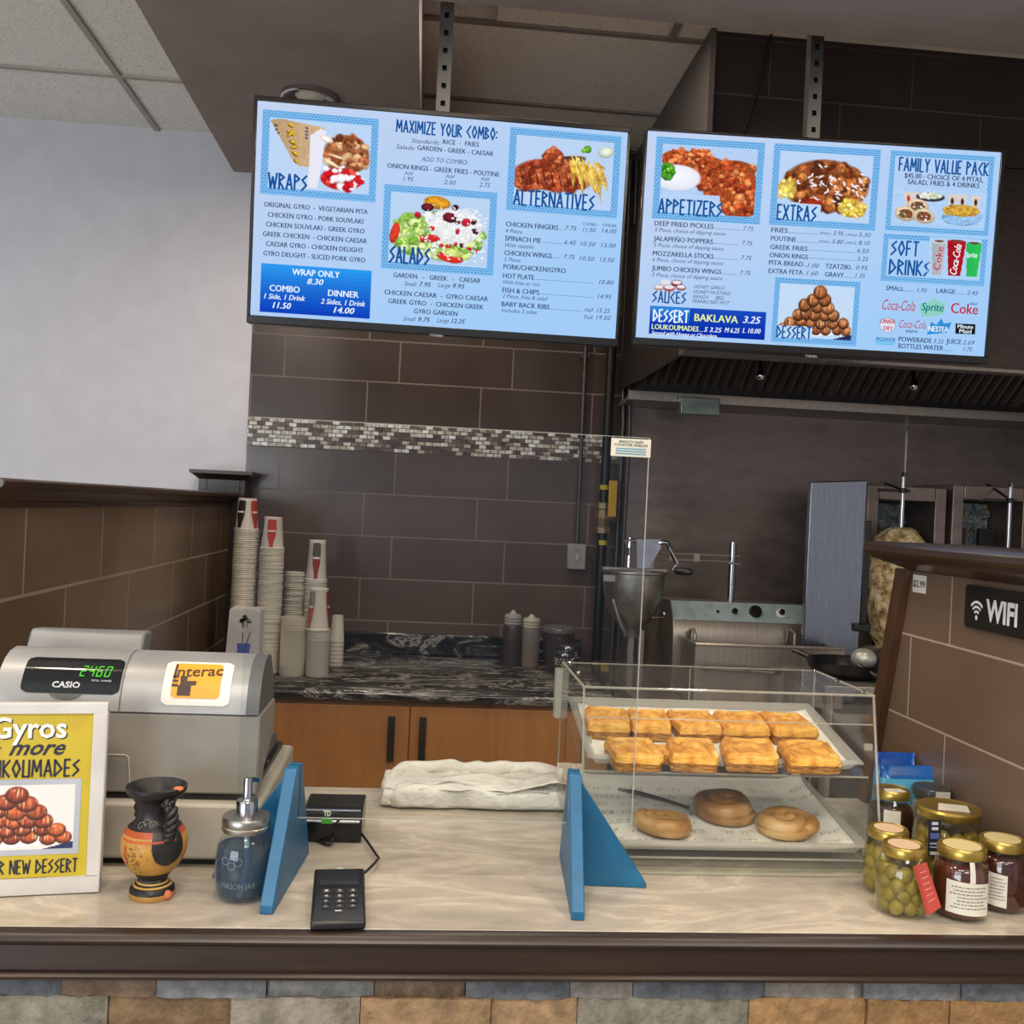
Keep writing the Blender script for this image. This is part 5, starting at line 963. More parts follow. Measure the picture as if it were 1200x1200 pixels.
# ---- cash register
RG = mat('register_silver', '9c9b99', .38, .35); RGB_ = mat('register_beige_grey', '8d877d', .5); RGD = mat('register_dark_grey', '5c5b5b', .45); RGL = mat('drawer_beige', 'aaa294', .5)
rg = thing('cash_register', 'silver and grey cash register with a green customer display', 'cash register', (-.44, 1.74, CZ))
x0, x1 = -.640, -.243
obj('cash_drawer', MB().box((x0, 1.557, CZ+.012), (x1+.008, 1.945, 1.150)), RGL, rg, bevel=.006); obj('drawer_base', MB().box((x0+.01, 1.575, CZ), (x1-.005, 1.93, CZ+.0118)), BLK, rg)
obj('drawer_gap', MB().box((x0+.01, 1.58, 1.1505), (x1-.012, 1.93, 1.160)), BLK, rg)
prof = [(1.573, 1.1605), (1.568, 1.22), (1.562, 1.288)]; roll = [(1.558, 1.290), (1.562, 1.31), (1.570, 1.330), (1.581, 1.347), (1.596, 1.361), (1.615, 1.370), (1.64, 1.3735), (1.66, 1.370)]; back = [(1.685, 1.345), (1.708, 1.305), (1.722, 1.275), (1.724, 1.250), (1.712, 1.228), (1.665, 1.208), (1.625, 1.19), (1.61, 1.1605)]
obj('lower_body', MB().prism(prof+[(1.715, 1.288), (1.724, 1.250), (1.712, 1.228), (1.665, 1.208), (1.625, 1.19), (1.61, 1.1605)], 'x', x0, x1), RGB_, rg, bevel=.004, smooth=50)
obj('top_roll', MB().prism(roll+[(1.685, 1.345), (1.708, 1.305), (1.714, 1.290)], 'x', x0-.004, x1-.022), RG, rg, smooth=50)
obj('end_cap', MB().prism(roll+[(1.685, 1.345), (1.708, 1.305), (1.714, 1.290)], 'x', x1-.0218, x1-.002), RGD, rg, smooth=50)
obj('keyboard', MB().prism([(1.73, 1.1605), (1.73, 1.215), (1.90, 1.185), (1.92, 1.1605)], 'x', x0+.01, x1-.02), RGD, rg, bevel=.004)
# arc-length frame of the roll
RP = [Vector((y, z)) for y, z in roll]; SL = [0]
for a, b in zip(RP[:-1], RP[1:]): SL.append(SL[-1]+(b-a).length)
def rollp(s):
    s = max(0, min(SL[-1]-1e-6, s)); i = max(k for k in range(len(SL)-1) if SL[k] <= s); t = (s-SL[i])/(SL[i+1]-SL[i]); p = RP[i].lerp(RP[i+1], t)
    d0 = (RP[min(i+1, len(RP)-1)]-RP[i]).normalized(); n = Vector((-d0.y, d0.x)); return p, n
def rfn(off):
    def f(u, s): p, n = rollp(s); return (u, p.x+n.x*off, p.y+n.y*off)
    return f
def ruv(px, py):
    best = None
    for k in range(400):
        s = SL[-1]*k/399; p, n = rollp(s); q = un(px, py, 'y', p.x); e = abs(q.z-p.y)
        if best is None or e < best[0]: best = (e, q.x, s)
    return best[1], best[2]
def rpatch(u0, u1, s0, s1, off, rad=.01, nu=24, nv=16):
    mb = MB(); g = rfn(off)
    def fn(a, b):
        v = s0+(s1-s0)*b; e = 0
        for q in (b*(s1-s0), (1-b)*(s1-s0)):
            if q < rad: e = rad-sqrt(max(0, rad*rad-(rad-q)**2))
        return g(u0+e+(u1-u0-2*e)*a, v)
    mb.grid(fn, nu, nv); return mb
(u0, s0), (u1, s1) = ruv(23, 811), ruv(148, 776); d = obj('customer_display', rpatch(u0, u1, s0, min(s1+.004, SL[-1]-.006), .0015, .010), mat('display_black', '0c1013', .12), rg, smooth=60, fixn=False); d['label'] = 'black customer display'
uc, sc = ruv(77, 811); mb = MB(); mb.add([rfn(.0012)(uc+.026*cos(pi+pi*k/12), sc+.001+.013*sin(pi+pi*k/12)) for k in range(13)], [tuple(range(13))]); obj('display_notch', mb, RGD, d, smooth=0, fixn=False)
GRN = emis('digit_green', '5fd43c', 1.3); SEG = {'2': 'abged', '4': 'fgbc', '6': 'afgedc', '0': 'abcdef'}
def seg_digits(mb, s, fn, x, y, w_, h, st=.16, slant=.18):
    for ch in s:
        t = st*w_*1.0; R_ = {'a': (t*.6, h-t, w_-t*.6, h), 'd': (t*.6, 0, w_-t*.6, t), 'g': (t*.6, h/2-t/2, w_-t*.6, h/2+t/2), 'f': (0, h/2+t*.3, t, h-t*.4), 'b': (w_-t, h/2+t*.3, w_, h-t*.4), 'e': (0, t*.4, t, h/2-t*.3), 'c': (w_-t, t*.4, w_, h/2-t*.3)}
        for k in SEG[ch]: a, b, c, e = R_[k]; mb.add([fn(x+p+slant*q, y+q) for p, q in ((a, b), (c, b), (c, e), (a, e))], [(0, 1, 2, 3)])
        x += w_*1.42
(ua, sa), (ub, sb) = ruv(93, 793), ruv(132, 782.5); mb = MB(); hgt = sb-sa; seg_digits(mb, '2460', rfn(.0028), ua, sa, (ub-ua)/5.35, hgt, .2); obj('green_digits', mb, GRN, d, smooth=0, fixn=False)
mb = MB(); (ua, sa), (ub, sb) = ruv(61, 806), ruv(94, 806); put_text(mb, 'CASIO', rfn(.0028), ua, ub, (sa+sb)/2, .0085, .03); (ua, sa), (ub, _) = ruv(107, 799), ruv(131, 799); put_text(mb, 'TOTAL  CHANGE', rfn(.0028), ua, ub, sa, .0028); obj('display_lettering', mb, mat('pale_print', 'c5c8c9', .5), d, smooth=0, fixn=False)
ul, _ = ruv(143, 800); mb = MB(); g = rfn(.0006)
for k in range(20): a, b = SL[-1]*k/20, SL[-1]*(k+1)/20; mb.add([g(ul, a), g(ul+.0022, a), g(ul+.0022, b), g(ul, b)], [(0, 1, 2, 3)])
obj('body_seam', mb, RGD, rg, fixn=False)
# sticker
(u0, s0), (u1, s1) = ruv(188, 826), ruv(276, 778); st = obj('payment_sticker', rpatch(u0, u1, s0, s1, .0012, .008), mat('sticker_white', 'd6d3cb', .4), rg, smooth=60, fixn=False); st['label'] = 'white rimmed orange payment sticker'
(u0, s0), (u1, s1) = ruv(199.5, 818), ruv(263, 780); obj('orange_field', rpatch(u0, u1, s0, s1, .0022, .005), mat('sticker_orange', 'e59a1c', .4), st, smooth=60, fixn=False)
mb = MB(); (ua, sa), (ub, sb) = ruv(205, 794), ruv(263, 787); put_text(mb, 'nterac', rfn(.003), ua+.0035, ub-.001, sa, (s1-s0)*.30, .014, .0, y1=sa+.0045); 
def strips(mb, x0_, x1_, q0, q1, n=8):
    for k in range(n): a_, b_ = q0+(q1-q0)*k/n, q0+(q1-q0)*(k+1)/n; mb.add([rfn(.003)(*p) for p in ((x0_, a_), (x1_, a_), (x1_, b_), (x0_, b_))], [(0, 1, 2, 3)])
strips(mb, ua-.0012, ua+.0022, sa-.003, sa+(s1-s0)*.40)
wd = u1-u0; hh = s1-s0
for k in range(3): q = s0+hh*(.30+.12*k); mb.add([rfn(.003)(u0+wd*a, q+b) for a, b in ((-.0, 0), (.12, 0), (.12, hh*.07), (-.0, hh*.07))], [(0, 1, 2, 3)])
strips(mb, u0+wd*.13, u0+wd*.40, s0+hh*.06, s0+hh*.34); strips(mb, u0+wd*.17, u0+wd*.50, s0+hh*.34, s0+hh*.46); strips(mb, u0+wd*.16, u0+wd*.30, s0+hh*.46, s0+hh*.60)
obj('sticker_print', mb, mat('sticker_brown', '3a2413', .5), st, smooth=0, fixn=False)
# operator screen
pa, pb, pc_, pd = un(38, 737, 'y', 1.75), un(172, 738, 'y', 1.75), un(176, 770, 'y', 1.72), un(40, 768, 'y', 1.72)
zt_ = (pa.z+pb.z)/2; zl = pc_.z-.022
op = obj('operator_screen', MB().prism([(1.718, zl), (1.715, zl+.015), (1.738, zt_-.006), (1.745, zt_), (1.79, zt_-.004), (1.775, zl+.01), (1.76, zl)], 'x', pa.x, pb.x), mat('screen_shell', '7d7d7d', .4, .2), rg, bevel=.005, smooth=50)
obj('screen_groove', MB().box((pa.x+.02, 1.7135, zl+.0165), (pb.x-.012, 1.72, zl+.019)), RGD, op); obj('screen_arm', MB().box((pa.x+.07, 1.735, 1.30), (pb.x-.07, 1.765, zl)), RGD, rg)
mb = MB(); p, q = un(122, 884, 'y', 1.566), un(152, 936, 'y', 1.57); mb.tube([(p.x-.06, 1.5655, p.z), (q.x-.008, 1.5655, p.z), (q.x-.003, 1.5655, p.z-.004), (q.x, 1.570, 1.163)], .0009, 6); obj('panel_line', mb, mat('line_pale', 'c2bcb1', .5), rg)

# ---- framed poster
a = Vector((*onc(-57, 1055), 0)); b = Vector((*onc(116, 1047), 0)); ux = (b-a); a = b-ux.normalized()*.232; ux = (b-a).normalized(); W_ = (b-a).length; un_ = Vector((ux.y, -ux.x, 0)); Hf = .272
tl = Vector((0, 0, 1))+(-un_)*.02; tl.normalize(); O = Vector((a.x, a.y, CZ+.001))
fr = thing('framed_poster', 'white framed yellow dessert poster leaning before the cash register', 'poster', tuple((a+b)/2+Vector((0, 0, CZ))))
def ff(off): return lambda u, v: O+ux*u+tl*v+un_*off
def fbox(mb, u0, v0, u1, v1, o0, o1, col=None):
    f0, f1 = ff(o0), ff(o1); mb.add([f0(u0, v0), f0(u1, v0), f0(u1, v1), f0(u0, v1), f1(u0, v0), f1(u1, v0), f1(u1, v1), f1(u0, v1)], [(3,2,1,0),(4,5,6,7),(0,1,5,4),(1,2,6,5),(2,3,7,6),(3,0,4,7)], col); return mb
mb = MB(); fw2 = .015; fbox(mb, 0, 0, W_, fw2+.009, -.012, 0); fbox(mb, 0, Hf-fw2, W_, Hf, -.012, 0); fbox(mb, 0, fw2+.009, fw2, Hf-fw2, -.012, 0); fbox(mb, W_-fw2-.004, fw2+.009, W_, Hf-fw2, -.012, 0)
obj('frame', mb, mat('frame_white', 'c4c0ba', .45), fr, bevel=.0015); obj('back_board', fbox(MB(), .004, .004, W_-.004, Hf-.004, -.016, -.0125), mat('backing', '6b5a48', .8), fr)
YEL = NT('poster_yellow'); YEL.base(YEL.ramp(YEL.noise(YEL.coord(), 9, 4), [(.3, 'b39b1c'), (.55, 'bfa928'), (.72, 'b98d26')])); YEL.set(.45); YEL = YEL.m
po = obj('poster_sheet', fbox(MB(), fw2, fw2+.009, W_-fw2-.004, Hf-fw2, -.006, -.004), YEL, fr)
def fuv(px, py):
    d_ = ray(px, py); n_ = ux.cross(tl); k = (O+un_*-.004-CAM).dot(n_)/d_.dot(n_); P = CAM+d_*k-O; return P.dot(ux), P.dot(tl)
pcx = (W_-.004)/2
(ua, va), (ub, vb) = fuv(92, 909), fuv(92, 890); kh = vb-va; INK = mat('poster_ink', '1f2230', .5); PW = mat('poster_white', 'e2ded6', .5)
lo = lambda o: ff(-.004+o)
mb = MB(); ur = fuv(92, 909)[0]; put_greek(mb, 'LOUKOUMADES', lo(.0006), fuv(-30, 912)[0], ur, va, kh, sw=.13); (ur, vr), (_, v2) = fuv(90, 1021), fuv(90, 1006); m0 = MB(); put_greek(m0, 'OUR NEW DESSERT', lo(.0006), fuv(-17, 1026)[0], ur, vr, v2-vr, sw=.13)
obj('bottom_lettering', m0, INK, po, smooth=0, fixn=False); obj('greek_lettering', mb, INK, po, smooth=0, fixn=False)
mb = MB(); mw = MB(); (ug, vg), (_, v2) = fuv(78, 864), fuv(78, 846); ul = fuv(-11, 864)[0]; put_text(mb, 'Gyros', lo(.0004), ul+.0017, ug+.0017, vg-.0017, (v2-vg)*1.3, .02); put_text(mw, 'Gyros', lo(.0008), ul, ug, vg, (v2-vg)*1.3, .02)
(um, vm) = fuv(77, 884); ul2 = fuv(10, 886)[0]; put_text(mb, 'more', lo(.0006), ul2, um, vm, .0215, .02, .45); put_text(mb, '&', lo(.0006), ul2-.028, ul2-.009, vm, .0215, .02, .3)
obj('script_lettering', mb, INK, po, smooth=0, fixn=False); obj('white_lettering', mw, PW, po, smooth=0, fixn=False)
(ur, vt), (_, vb) = fuv(96, 912), fuv(96, 1000); vb = fuv(90, 1000)[1]; ulp = 2*pcx-ur; mb = MB(); e = .008
for q in ((ulp, vb, ur, vb+e), (ulp, vt-e, ur, vt), (ulp, vb+e, ulp+e, vt-e), (ur-e, vb+e, ur, vt-e)): mb.add([lo(.0006)(q[0], q[1]), lo(.0006)(q[2], q[1]), lo(.0006)(q[2], q[3]), lo(.0006)(q[0], q[3])], [(0, 1, 2, 3)])
obj('picture_border', mb, mat('border_silver', 'a9acb4', .5), po, smooth=0, fixn=False)
obj('dessert_picture', pic_balls(110, 74, True).build(lo(.0005), ulp+e, ur-e, vb+e, vt-e), attr_mat('printed_picture', .4), po, smooth=0, fixn=False)
f2 = ff(-.0165); m_ = MB(); B0, B1 = f2(W_*.35, Hf*.62), f2(W_*.65, Hf*.62); C0, C1 = f2(W_*.3, 0)-un_*.07, f2(W_*.7, 0)-un_*.07
for P in (C0, C1): P.z = CZ
m_.add([B0, B1, C1, C0]+[p-un_*.003 for p in (B0, B1, C1, C0)], [(0,1,2,3),(7,6,5,4),(0,4,5,1),(1,5,6,2),(2,6,7,3),(3,7,4,0)]); obj('easel_leg', m_, mat('backing', '6b5a48', .8), fr)

# ---- Greek vase
vy = onc(178, 1059)[1]+.031; vx = un(181, 985, 'y', vy).x
K, OC, RD_, KO = '1b1a1c', 'c08d3e', 'b4512a', 'bb8a45'
prof = [(.033, 0, KO), (.0345, .004, KO), (.034, .008, K), (.033, .013, K), (.029, .0165, 'c9a04f'), (.0265, .0185, K), (.024, .0205, 'c9a04f'), (.0225, .0225, K), (.0225, .026, K), (.026, .032, K), (.0325, .038, OC), (.040, .047, OC), (.0465, .058, OC), (.0497, .069, OC), (.050, .076, OC), (.0485, .086, OC), (.0455, .093, RD_), (.040, .1005, K), (.0325, .106, K), (.0285, .112, K), (.0272, .119, K), (.0285, .130, K), (.0325, .139, K), (.040, .1445, K), (.0445, .149, K), (.0455, .153, K), (.0455, .157, K), (.043, .158, K), (.0405, .155, K), (.030, .146, K), (.022, .13, K), (0, .12, K)]
VS = .925; prof = [(p[0]*VS, p[1]*1.01, p[2]) for p in prof]
vs_ = thing('greek_vase', 'small black and ochre Greek pottery vase with twisted handles', 'vase', (vx, vy, CZ))
obj('vase_body', MB().lathe(prof, (vx, vy, CZ), 48), attr_mat('vase_glaze', .42, .4, .15, 60, 0, .22, 28), vs_, smooth=60)
def handle(ang):
    mb = MB(); ca_, sa_ = cos(ang), sin(ang); path = [(.034, .140), (.044, .139), (.0535, .131), (.056, .120), (.0535, .108), (.049, .098), (.046, .090)]
    P = [Vector((vx+r*VS*ca_, vy+r*VS*sa_, CZ+z*1.01)) for r, z in path]; Q = []
    for i in range(len(P)-1):
        for k in range(6): Q.append(P[i].lerp(P[i+1], k/6))
    side = Vector((-sa_, ca_, 0))
    for ph in (0, pi):
        pts = []
        for i, p in enumerate(Q):
            d_ = (Q[min(i+1, len(Q)-1)]-Q[max(i-1, 0)]).normalized(); n2 = d_.cross(side); w_ = i*.62+ph; pts.append(p+side*.0042*cos(w_)+n2*.0042*sin(w_))
        mb.tube(pts, .0052, 8)
    return obj('twisted_handle', mb, mat('vase_black', '1d1c1d', .4), vs_, smooth=60)
handle(radians(-50)); handle(radians(130))
def vr(z): 
    for (a, za, *_), (b, zb_, *_) in zip(prof[:-1], prof[1:]):
        if za <= z <= zb_ and zb_ > za: return a+(b-a)*(z-za)/(zb_-za)
    return .05
def vpatch(pts, col, mb, off=.0009, a0=0):
    mb.add([(vx+(vr(z)+off)*cos(an), vy+(vr(z)+off)*sin(an), CZ+z) for an, z in pts], [tuple(range(len(pts)))], col)
mb = MB(); ah = radians(-50)
for i in range(40):
    for j in range(30):
        u0_, u1_ = -1+2*i/40, -1+2*(i+1)/40; z0_, z1_ = .052+.05*j/30, .052+.05*(j+1)/30
        um_, zm_ = (u0_+u1_)/2, (z0_+z1_)/2
        if (um_/.98)**2+max(0, (.080-zm_)/.026)**2 < 1: vpatch([(ah+u0_*.52, z0_), (ah+u1_*.52, z0_), (ah+u1_*.52, z1_), (ah+u0_*.52, z1_)], K, mb)
A0 = radians(-112)
for k in range(70):
    a_ = A0+random.gauss(0, .17); z_ = random.uniform(.043, .083); s_ = random.uniform(.02, .09); vpatch([(a_, z_), (a_+s_, z_+.0008), (a_+s_*.8, z_+.0022), (a_+.01, z_+.0016)], random.choice(['6a4a1c', '8a6a28', '4d3413', '7d5420']), mb, .0012)
for k in range(10): z_ = .055+.026*k/10; vpatch([(A0-.42+.05*sin(k), z_), (A0-.30+.05*sin(k), z_), (A0-.30, z_+.003), (A0-.42, z_+.003)], 'b0522b', mb, .0011)
for k in range(26): a_ = A0-.6+k*.075; vpatch([(a_, .088), (a_+.05, .0885), (a_+.045, .0915), (a_+.005, .091)], 'c2441f', mb, .0013)
obj('painted_figures', mb, attr_mat('vase_paint', .45), vs_, smooth=60, fixn=False)
mb = MB()
for a0_, z0_ in ((-1.75, .112), (-2.0, .108), (-1.45, .110)):
    pts = []
    for k in range(16): t = k/15*2.2*pi; rr = .006*(1-k/18); pts.append((vx+(vr(z0_+rr*sin(t))+.0007)*cos(a0_+rr*cos(t)/.026), vy+(vr(z0_+rr*sin(t))+.0007)*sin(a0_+rr*cos(t)/.026), CZ+z0_+rr*sin(t)))
    mb.tube(pts, .0006, 5)
obj('scratched_ornament', mb, mat('scratch_grey', '7f776c', .6), vs_); mb = MB()
for k in range(9): a_ = -2.2+k*.16; mb.tube([(vx+.0222*cos(a_), vy+.0222*sin(a_), CZ+.0245), (vx+.0228*cos(a_+.06), vy+.0228*sin(a_+.06), CZ+.0275)], .0005, 4)
obj('scratched_ornament', mb, mat('scratch_grey', '7f776c', .6), vs_)
mb = MB(); mb.ell((vx+.0345, vy-.0165, CZ+.1585), (.0075, .0065, .0035), 12, 8); mb.ell((vx+.0255, vy-.017, CZ+.007), (.007, .006, .007), 10, 8); c = obj('bare_clay_chip', mb, mat('terracotta', 'c06a45', .7), vs_); c['label'] = 'orange chips of bare clay on rim and foot'

# ---- jar soap dispenser
jy = onc(286, 1060)[1]+.034; jx = un(287, 1000, 'y', jy).x; G = clear('jar_glass', (232, 240, 240), 1.5, .05, (215, 225, 225), .02)
ds = thing('soap_dispenser', 'glass jar soap dispenser with metal pump and blue liquid', 'soap dispenser', (jx, jy, CZ))
jp = [(.031, 0), (.037, .003), (.0405, .012), (.0418, .03), (.0418, .062), (.040, .076), (.036, .086), (.0315, .092), (.0305, .100)]
obj('glass_jar', MB().lathe(jp, (jx, jy, CZ), 40, caps=False), G, ds, smooth=60)
obj('blue_soap', MB().lathe([(.033, .004), (.0385, .013), (.0400, .03), (.0400, .062), (.0385, .074), (0, .0745)], (jx, jy, CZ), 36), clear('blue_liquid', (120, 156, 184), 1.33, .30, (88, 126, 156), .05), ds, smooth=60)
obj('lid', MB().lathe([(.0335, .096), (.0345, .098), (.0345, .103), (.0335, .104), (.0345, .106), (.0345, .114), (.033, .117), (.015, .118), (0, .118)], (jx, jy, CZ), 40), brushed('zinc', 'b4b2ac', .3, (3, 3, 3)), ds, smooth=40)
obj('pump', MB().lathe([(.0155, .1182), (.0155, .137), (.0145, .139), (.008, .1395), (.0065, .142), (.0065, .168), (.006, .171), (0, .172)], (jx, jy, CZ), 28).tube([(jx, jy, CZ+.163), (jx+.004, jy+.015, CZ+.164), (jx+.008, jy+.03, CZ+.158)], .004, 8), CHR, ds, smooth=40)
obj('dip_tube', MB().tube([(jx+.003, jy-.01, CZ+.096), (jx+.006, jy-.014, CZ+.05), (jx-.002, jy-.026, CZ+.006)], .0038, 10), mat('tube_grey', '9fb1bd', .4), ds)
mb = MB(); rj = .0421
put_text(mb, 'MASON JAR', lambda u, v: (jx+rj*sin(u/rj), jy-rj*cos(u/rj), CZ+v), -.026, .024, .024, .0075, .0)
for k in range(3):
    for q in range(12):
        t = q/12*2*pi; t2 = (q+1)/12*2*pi; f = lambda u, v: (jx+rj*sin(u/rj), jy-rj*cos(u/rj), CZ+v); cx_, cz_ = -.022+.010*k, .062-.006*(k % 2); mb.add([f(cx_+.006*cos(t), cz_+.006*sin(t)), f(cx_+.0065*cos(t2), cz_+.006*sin(t2)), f(cx_+.0052*cos(t2), cz_+.0048*sin(t2)), f(cx_+.0048*cos(t), cz_+.005*sin(t))], [(0, 1, 2, 3)])
obj('embossed_lettering', mb, clear('embossed', (220, 230, 232), 1.5, .35, (205, 215, 218), .1), ds, fixn=False)

# ---- sneeze shield and its blue stands
BLUE = NT('blue_paint'); BLUE.set(.42); BLUE.base(BLUE.ramp(BLUE.noise(BLUE.coord(), 14, 5), [(.3, '0c5076'), (.6, '135f88'), (.75, '1f6d94')])); BLUE.bump(BLUE.noise(BLUE.coord(), 60, 3), .08, .004); BLUE = BLUE.m
PY = 1.531
def stand(x, yt, yb, side, wx, lab, yaw):
    t = thing('shield_stand', lab, 'stand', (x, PY, CZ), (0, 0, yaw), 'blue triangular stands holding the clear shield')
    h = .172; a, b = yt-PY, yb-PY; w_ = .0095; pl = [(a, 0), (-.0045, 0+.0), (b, 0), (.012, h), (.0042, h), (.0042, .088), (-.0042, .088), (-.0042, h), (-.02, h)]
    pl = [(a, 0), (b, 0), (.014, h), (.0045, h), (.0045, .088), (-.0045, .088), (-.0045, h), (-.026, h), (a, .012)]
    obj('side_plate', MB().prism(pl, 'x', -w_, w_), BLUE, t, bevel=.0015, local=True)
    s = side; obj('cross_brace', MB().prism([(s*(w_+.0003), 0), (s*wx, 0), (s*wx, .006), (s*(w_+.0003), h-.012)], 'y', -.024, -.008), BLUE, t, bevel=.0015, local=True); return t
xl = .5*(onc(307, 1073)[0]+onc(322, 1073)[0]); xr = .5*(onc(672, 1082)[0]+onc(687, 1082)[0])
stand(xl+.009, 1.386, 1.632, -1, .112, 'left blue triangular stand, beside the soap dispenser', radians(-5))
stand(xr+.009, 1.376, 1.634, 1, .118, 'right blue triangular stand, in front of the pastry case', radians(-4))
sh = thing('clear_shield', 'upright clear counter shield held by two blue stands', 'shield', (.03, PY, CZ+.09)); SX0, SX1, SZ0, SZ1 = -.268, .347, 1.1405, 1.752
ACR = clear('acrylic', (247, 249, 249), 1.32, 0, rough=.01); EDGE = clear('acrylic_edge', (235, 240, 240), 1.45, .55, (225, 225, 218), .1)
obj('pane', MB().box((SX0, PY-.0018, SZ0), (SX1, PY+.0018, SZ1)), ACR, sh, smooth=0)
e = .0011; mb = MB(); mb.box((SX1, PY-.0018, SZ0), (SX1+e, PY+.0018, SZ1)).box((SX0, PY-.0018, SZ1), (SX1, PY+.0018, SZ1+e*.5)).box((SX0, PY-.0018, SZ0-e*.8), (SX1, PY+.0018, SZ0)); obj('pane_edge', mb, EDGE, sh, smooth=0)
pa, pb = un(715.5, 534, 'y', PY-.002), un(763, 515.5, 'y', PY-.002); lb = obj('shield_label', MB().box((pa.x, PY-.0026, pa.z), (pb.x, PY-.0019, pb.z)), mat('label_cream', 'c9c4b4', .5), sh); lb['label'] = 'small cream label in the top right corner'
mb = MB(); lw, lh = pb.x-pa.x, pb.z-pa.z; f = lambda u, v: (pa.x+lw*u, PY-.0031, pa.z+lh*v)
put_text(mb, 'BREATH SAFE', f, .2, .8, .76, .13, .02); put_text(mb, 'COUNTER SHIELDS', f, .08, .92, .58, .13, .02); obj('label_lettering', mb, mat('label_ink', '4d5550', .5), lb, smooth=0, fixn=False)
mb = MB()
for k in range(3): mb.add([f(.12, .12+.14*k), f(.88, .12+.14*k), f(.88, .19+.14*k), f(.12, .19+.14*k)], [(0, 1, 2, 3)])
obj('label_bars', mb, mat('label_blue', '5d8fa6', .5), lb, smooth=0, fixn=False)

# ---- card terminal, its cable and the receipt box
tf = onc(395.5, 1093); tm = thing('card_terminal', 'black card payment terminal at the counter edge', 'card terminal', (tf[0], tf[1]+.005, CZ), (0, 0, radians(4.5)))
W2, L_ = .037, .155; TB = mat('terminal_black', '19191b', .35)
def tz(y): return .016+.010*min(1, max(0, (y-.05)/.1))
obj('body', MB().prism([(0, 0), (L_, 0), (L_, .026), (.145, .030), (.05, .0185), (.018, .017), (0, .012)], 'x', -W2, W2), TB, tm, bevel=.004, seg=3, local=True)
sl = (.030-.0185)/.095; zz = lambda y: .0185+sl*(y-.05) if y > .05 else .017+.0015*(y-.018)/.032
def tq(x0, x1, y0, y1, o, mb, col=None): return mb.add([(x0, y0, zz(y0)+o), (x1, y0, zz(y0)+o), (x1, y1, zz(y1)+o), (x0, y1, zz(y1)+o)], [(0, 1, 2, 3)], col)
mb = MB(); g0 = (-.027, .027, .098, .137); mb.add([(x, y, zz(y)+o) for o in (.0002, .0014) for x, y in ((-.028, .096), (.028, .096), (.028, .139), (-.028, .139))], [(4, 5, 6, 7), (0, 1, 5, 4), (1, 2, 6, 5), (2, 3, 7, 6), (3, 0, 4, 7)]); obj('display', mb, mat('terminal_screen', '24282b', .1), tm, local=True, smooth=0)
mb = MB()
for r_ in range(4):
    for c_ in range(3): x, y = -.024+.0185*c_, .030+.0145*r_; mb.add([(x+dx, y+dy, zz(y+dy)+o) for o in (0, .0022) for dx, dy in ((0, 0), (.0125, 0), (.0125, .009), (0, .009))], [(4, 5, 6, 7), (0, 1, 5, 4), (1, 2, 6, 5), (2, 3, 7, 6), (3, 0, 4, 7)])
kp = obj('keypad', mb, mat('key_dark', '242427', .4), tm, local=True, smooth=0, bevel=.0006)
mb = MB(); lab = ['x', '<', 'o', '7', '8', '9', '4', '5', '6', '1', '2', '3']
for r_ in range(4):
    for c_ in range(3): x, y = -.020+.0185*c_, .032+.0145*r_; put_text(mb, lab[r_*3+c_], lambda u, v, x=x, y=y: (u, v, zz(v)+.0026), x, x+.0045, y, .005, .02)
obj('key_lettering', mb, mat('key_print', 'b9b9b6', .5), kp, local=True, smooth=0, fixn=False)
mb = MB(); tq(-.004, .005, .143, .1465, .0012, mb); tq(-.005, .004, .0215, .0255, .0006, mb); obj('symbols', mb, mat('key_print', 'b9b9b6', .5), tm, local=True, smooth=0, fixn=False)
rx0, rx1 = onc(352, 988)[0], onc(423, 988)[0]; ry = onc(390, 988)[1]; bx = thing('receipt_printer', 'low black printer box with silver trim and a green sticker, behind the card terminal', 'printer', ((rx0+rx1)/2, ry+.06, CZ))
obj('housing', MB().prism([(ry, CZ), (ry, CZ+.036), (ry+.012, CZ+.046), (ry+.05, CZ+.050), (ry+.115, CZ+.050), (ry+.115, CZ)], 'x', rx0, rx1), mat('printer_black', '121213', .2), bx, bevel=.003)
mb = MB()
for y, z in ((ry-.001, CZ+.037), (ry+.02, CZ+.0485)): mb.tube([(rx0+.002, y, z), (rx1-.004, y, z)], .0028, 8)
obj('silver_trim', mb, CHR, bx); pa, pb = un(377, 958, 'y', ry-.002), un(390, 945, 'y', ry-.002); gs = obj('green_sticker', MB().box((pa.x, ry-.0050, pa.z), (pb.x, ry-.0006, min(pb.z, CZ+.034))), mat('sticker_green', '3f9a3f', .4), bx); gs['label'] = 'green sticker'
mb = MB(); put_text(mb, 'TD', lambda u, v: (u, ry-.0054, v), pa.x+.003, pb.x-.002, pa.z+.004, .0085, .05); obj('sticker_lettering', mb, mat('sticker_pale', 'cfe6c8', .5), gs, smooth=0, fixn=False)
def cz(px, py, z): return un(px, py, 'z', CZ+z)
def spline(P, n=8):
    P = [Vector(p) for p in P]; Q = []
    for i in range(len(P)-1):
        p0, p1, p2, p3 = P[max(i-1, 0)], P[i], P[i+1], P[min(i+2, len(P)-1)]
        for k in range(n): t = k/n; Q.append(.5*((2*p1)+(-p0+p2)*t+(2*p0-5*p1+4*p2-p3)*t*t+(-p0+3*p1-3*p2+p3)*t**3))
    return Q+[P[-1]]
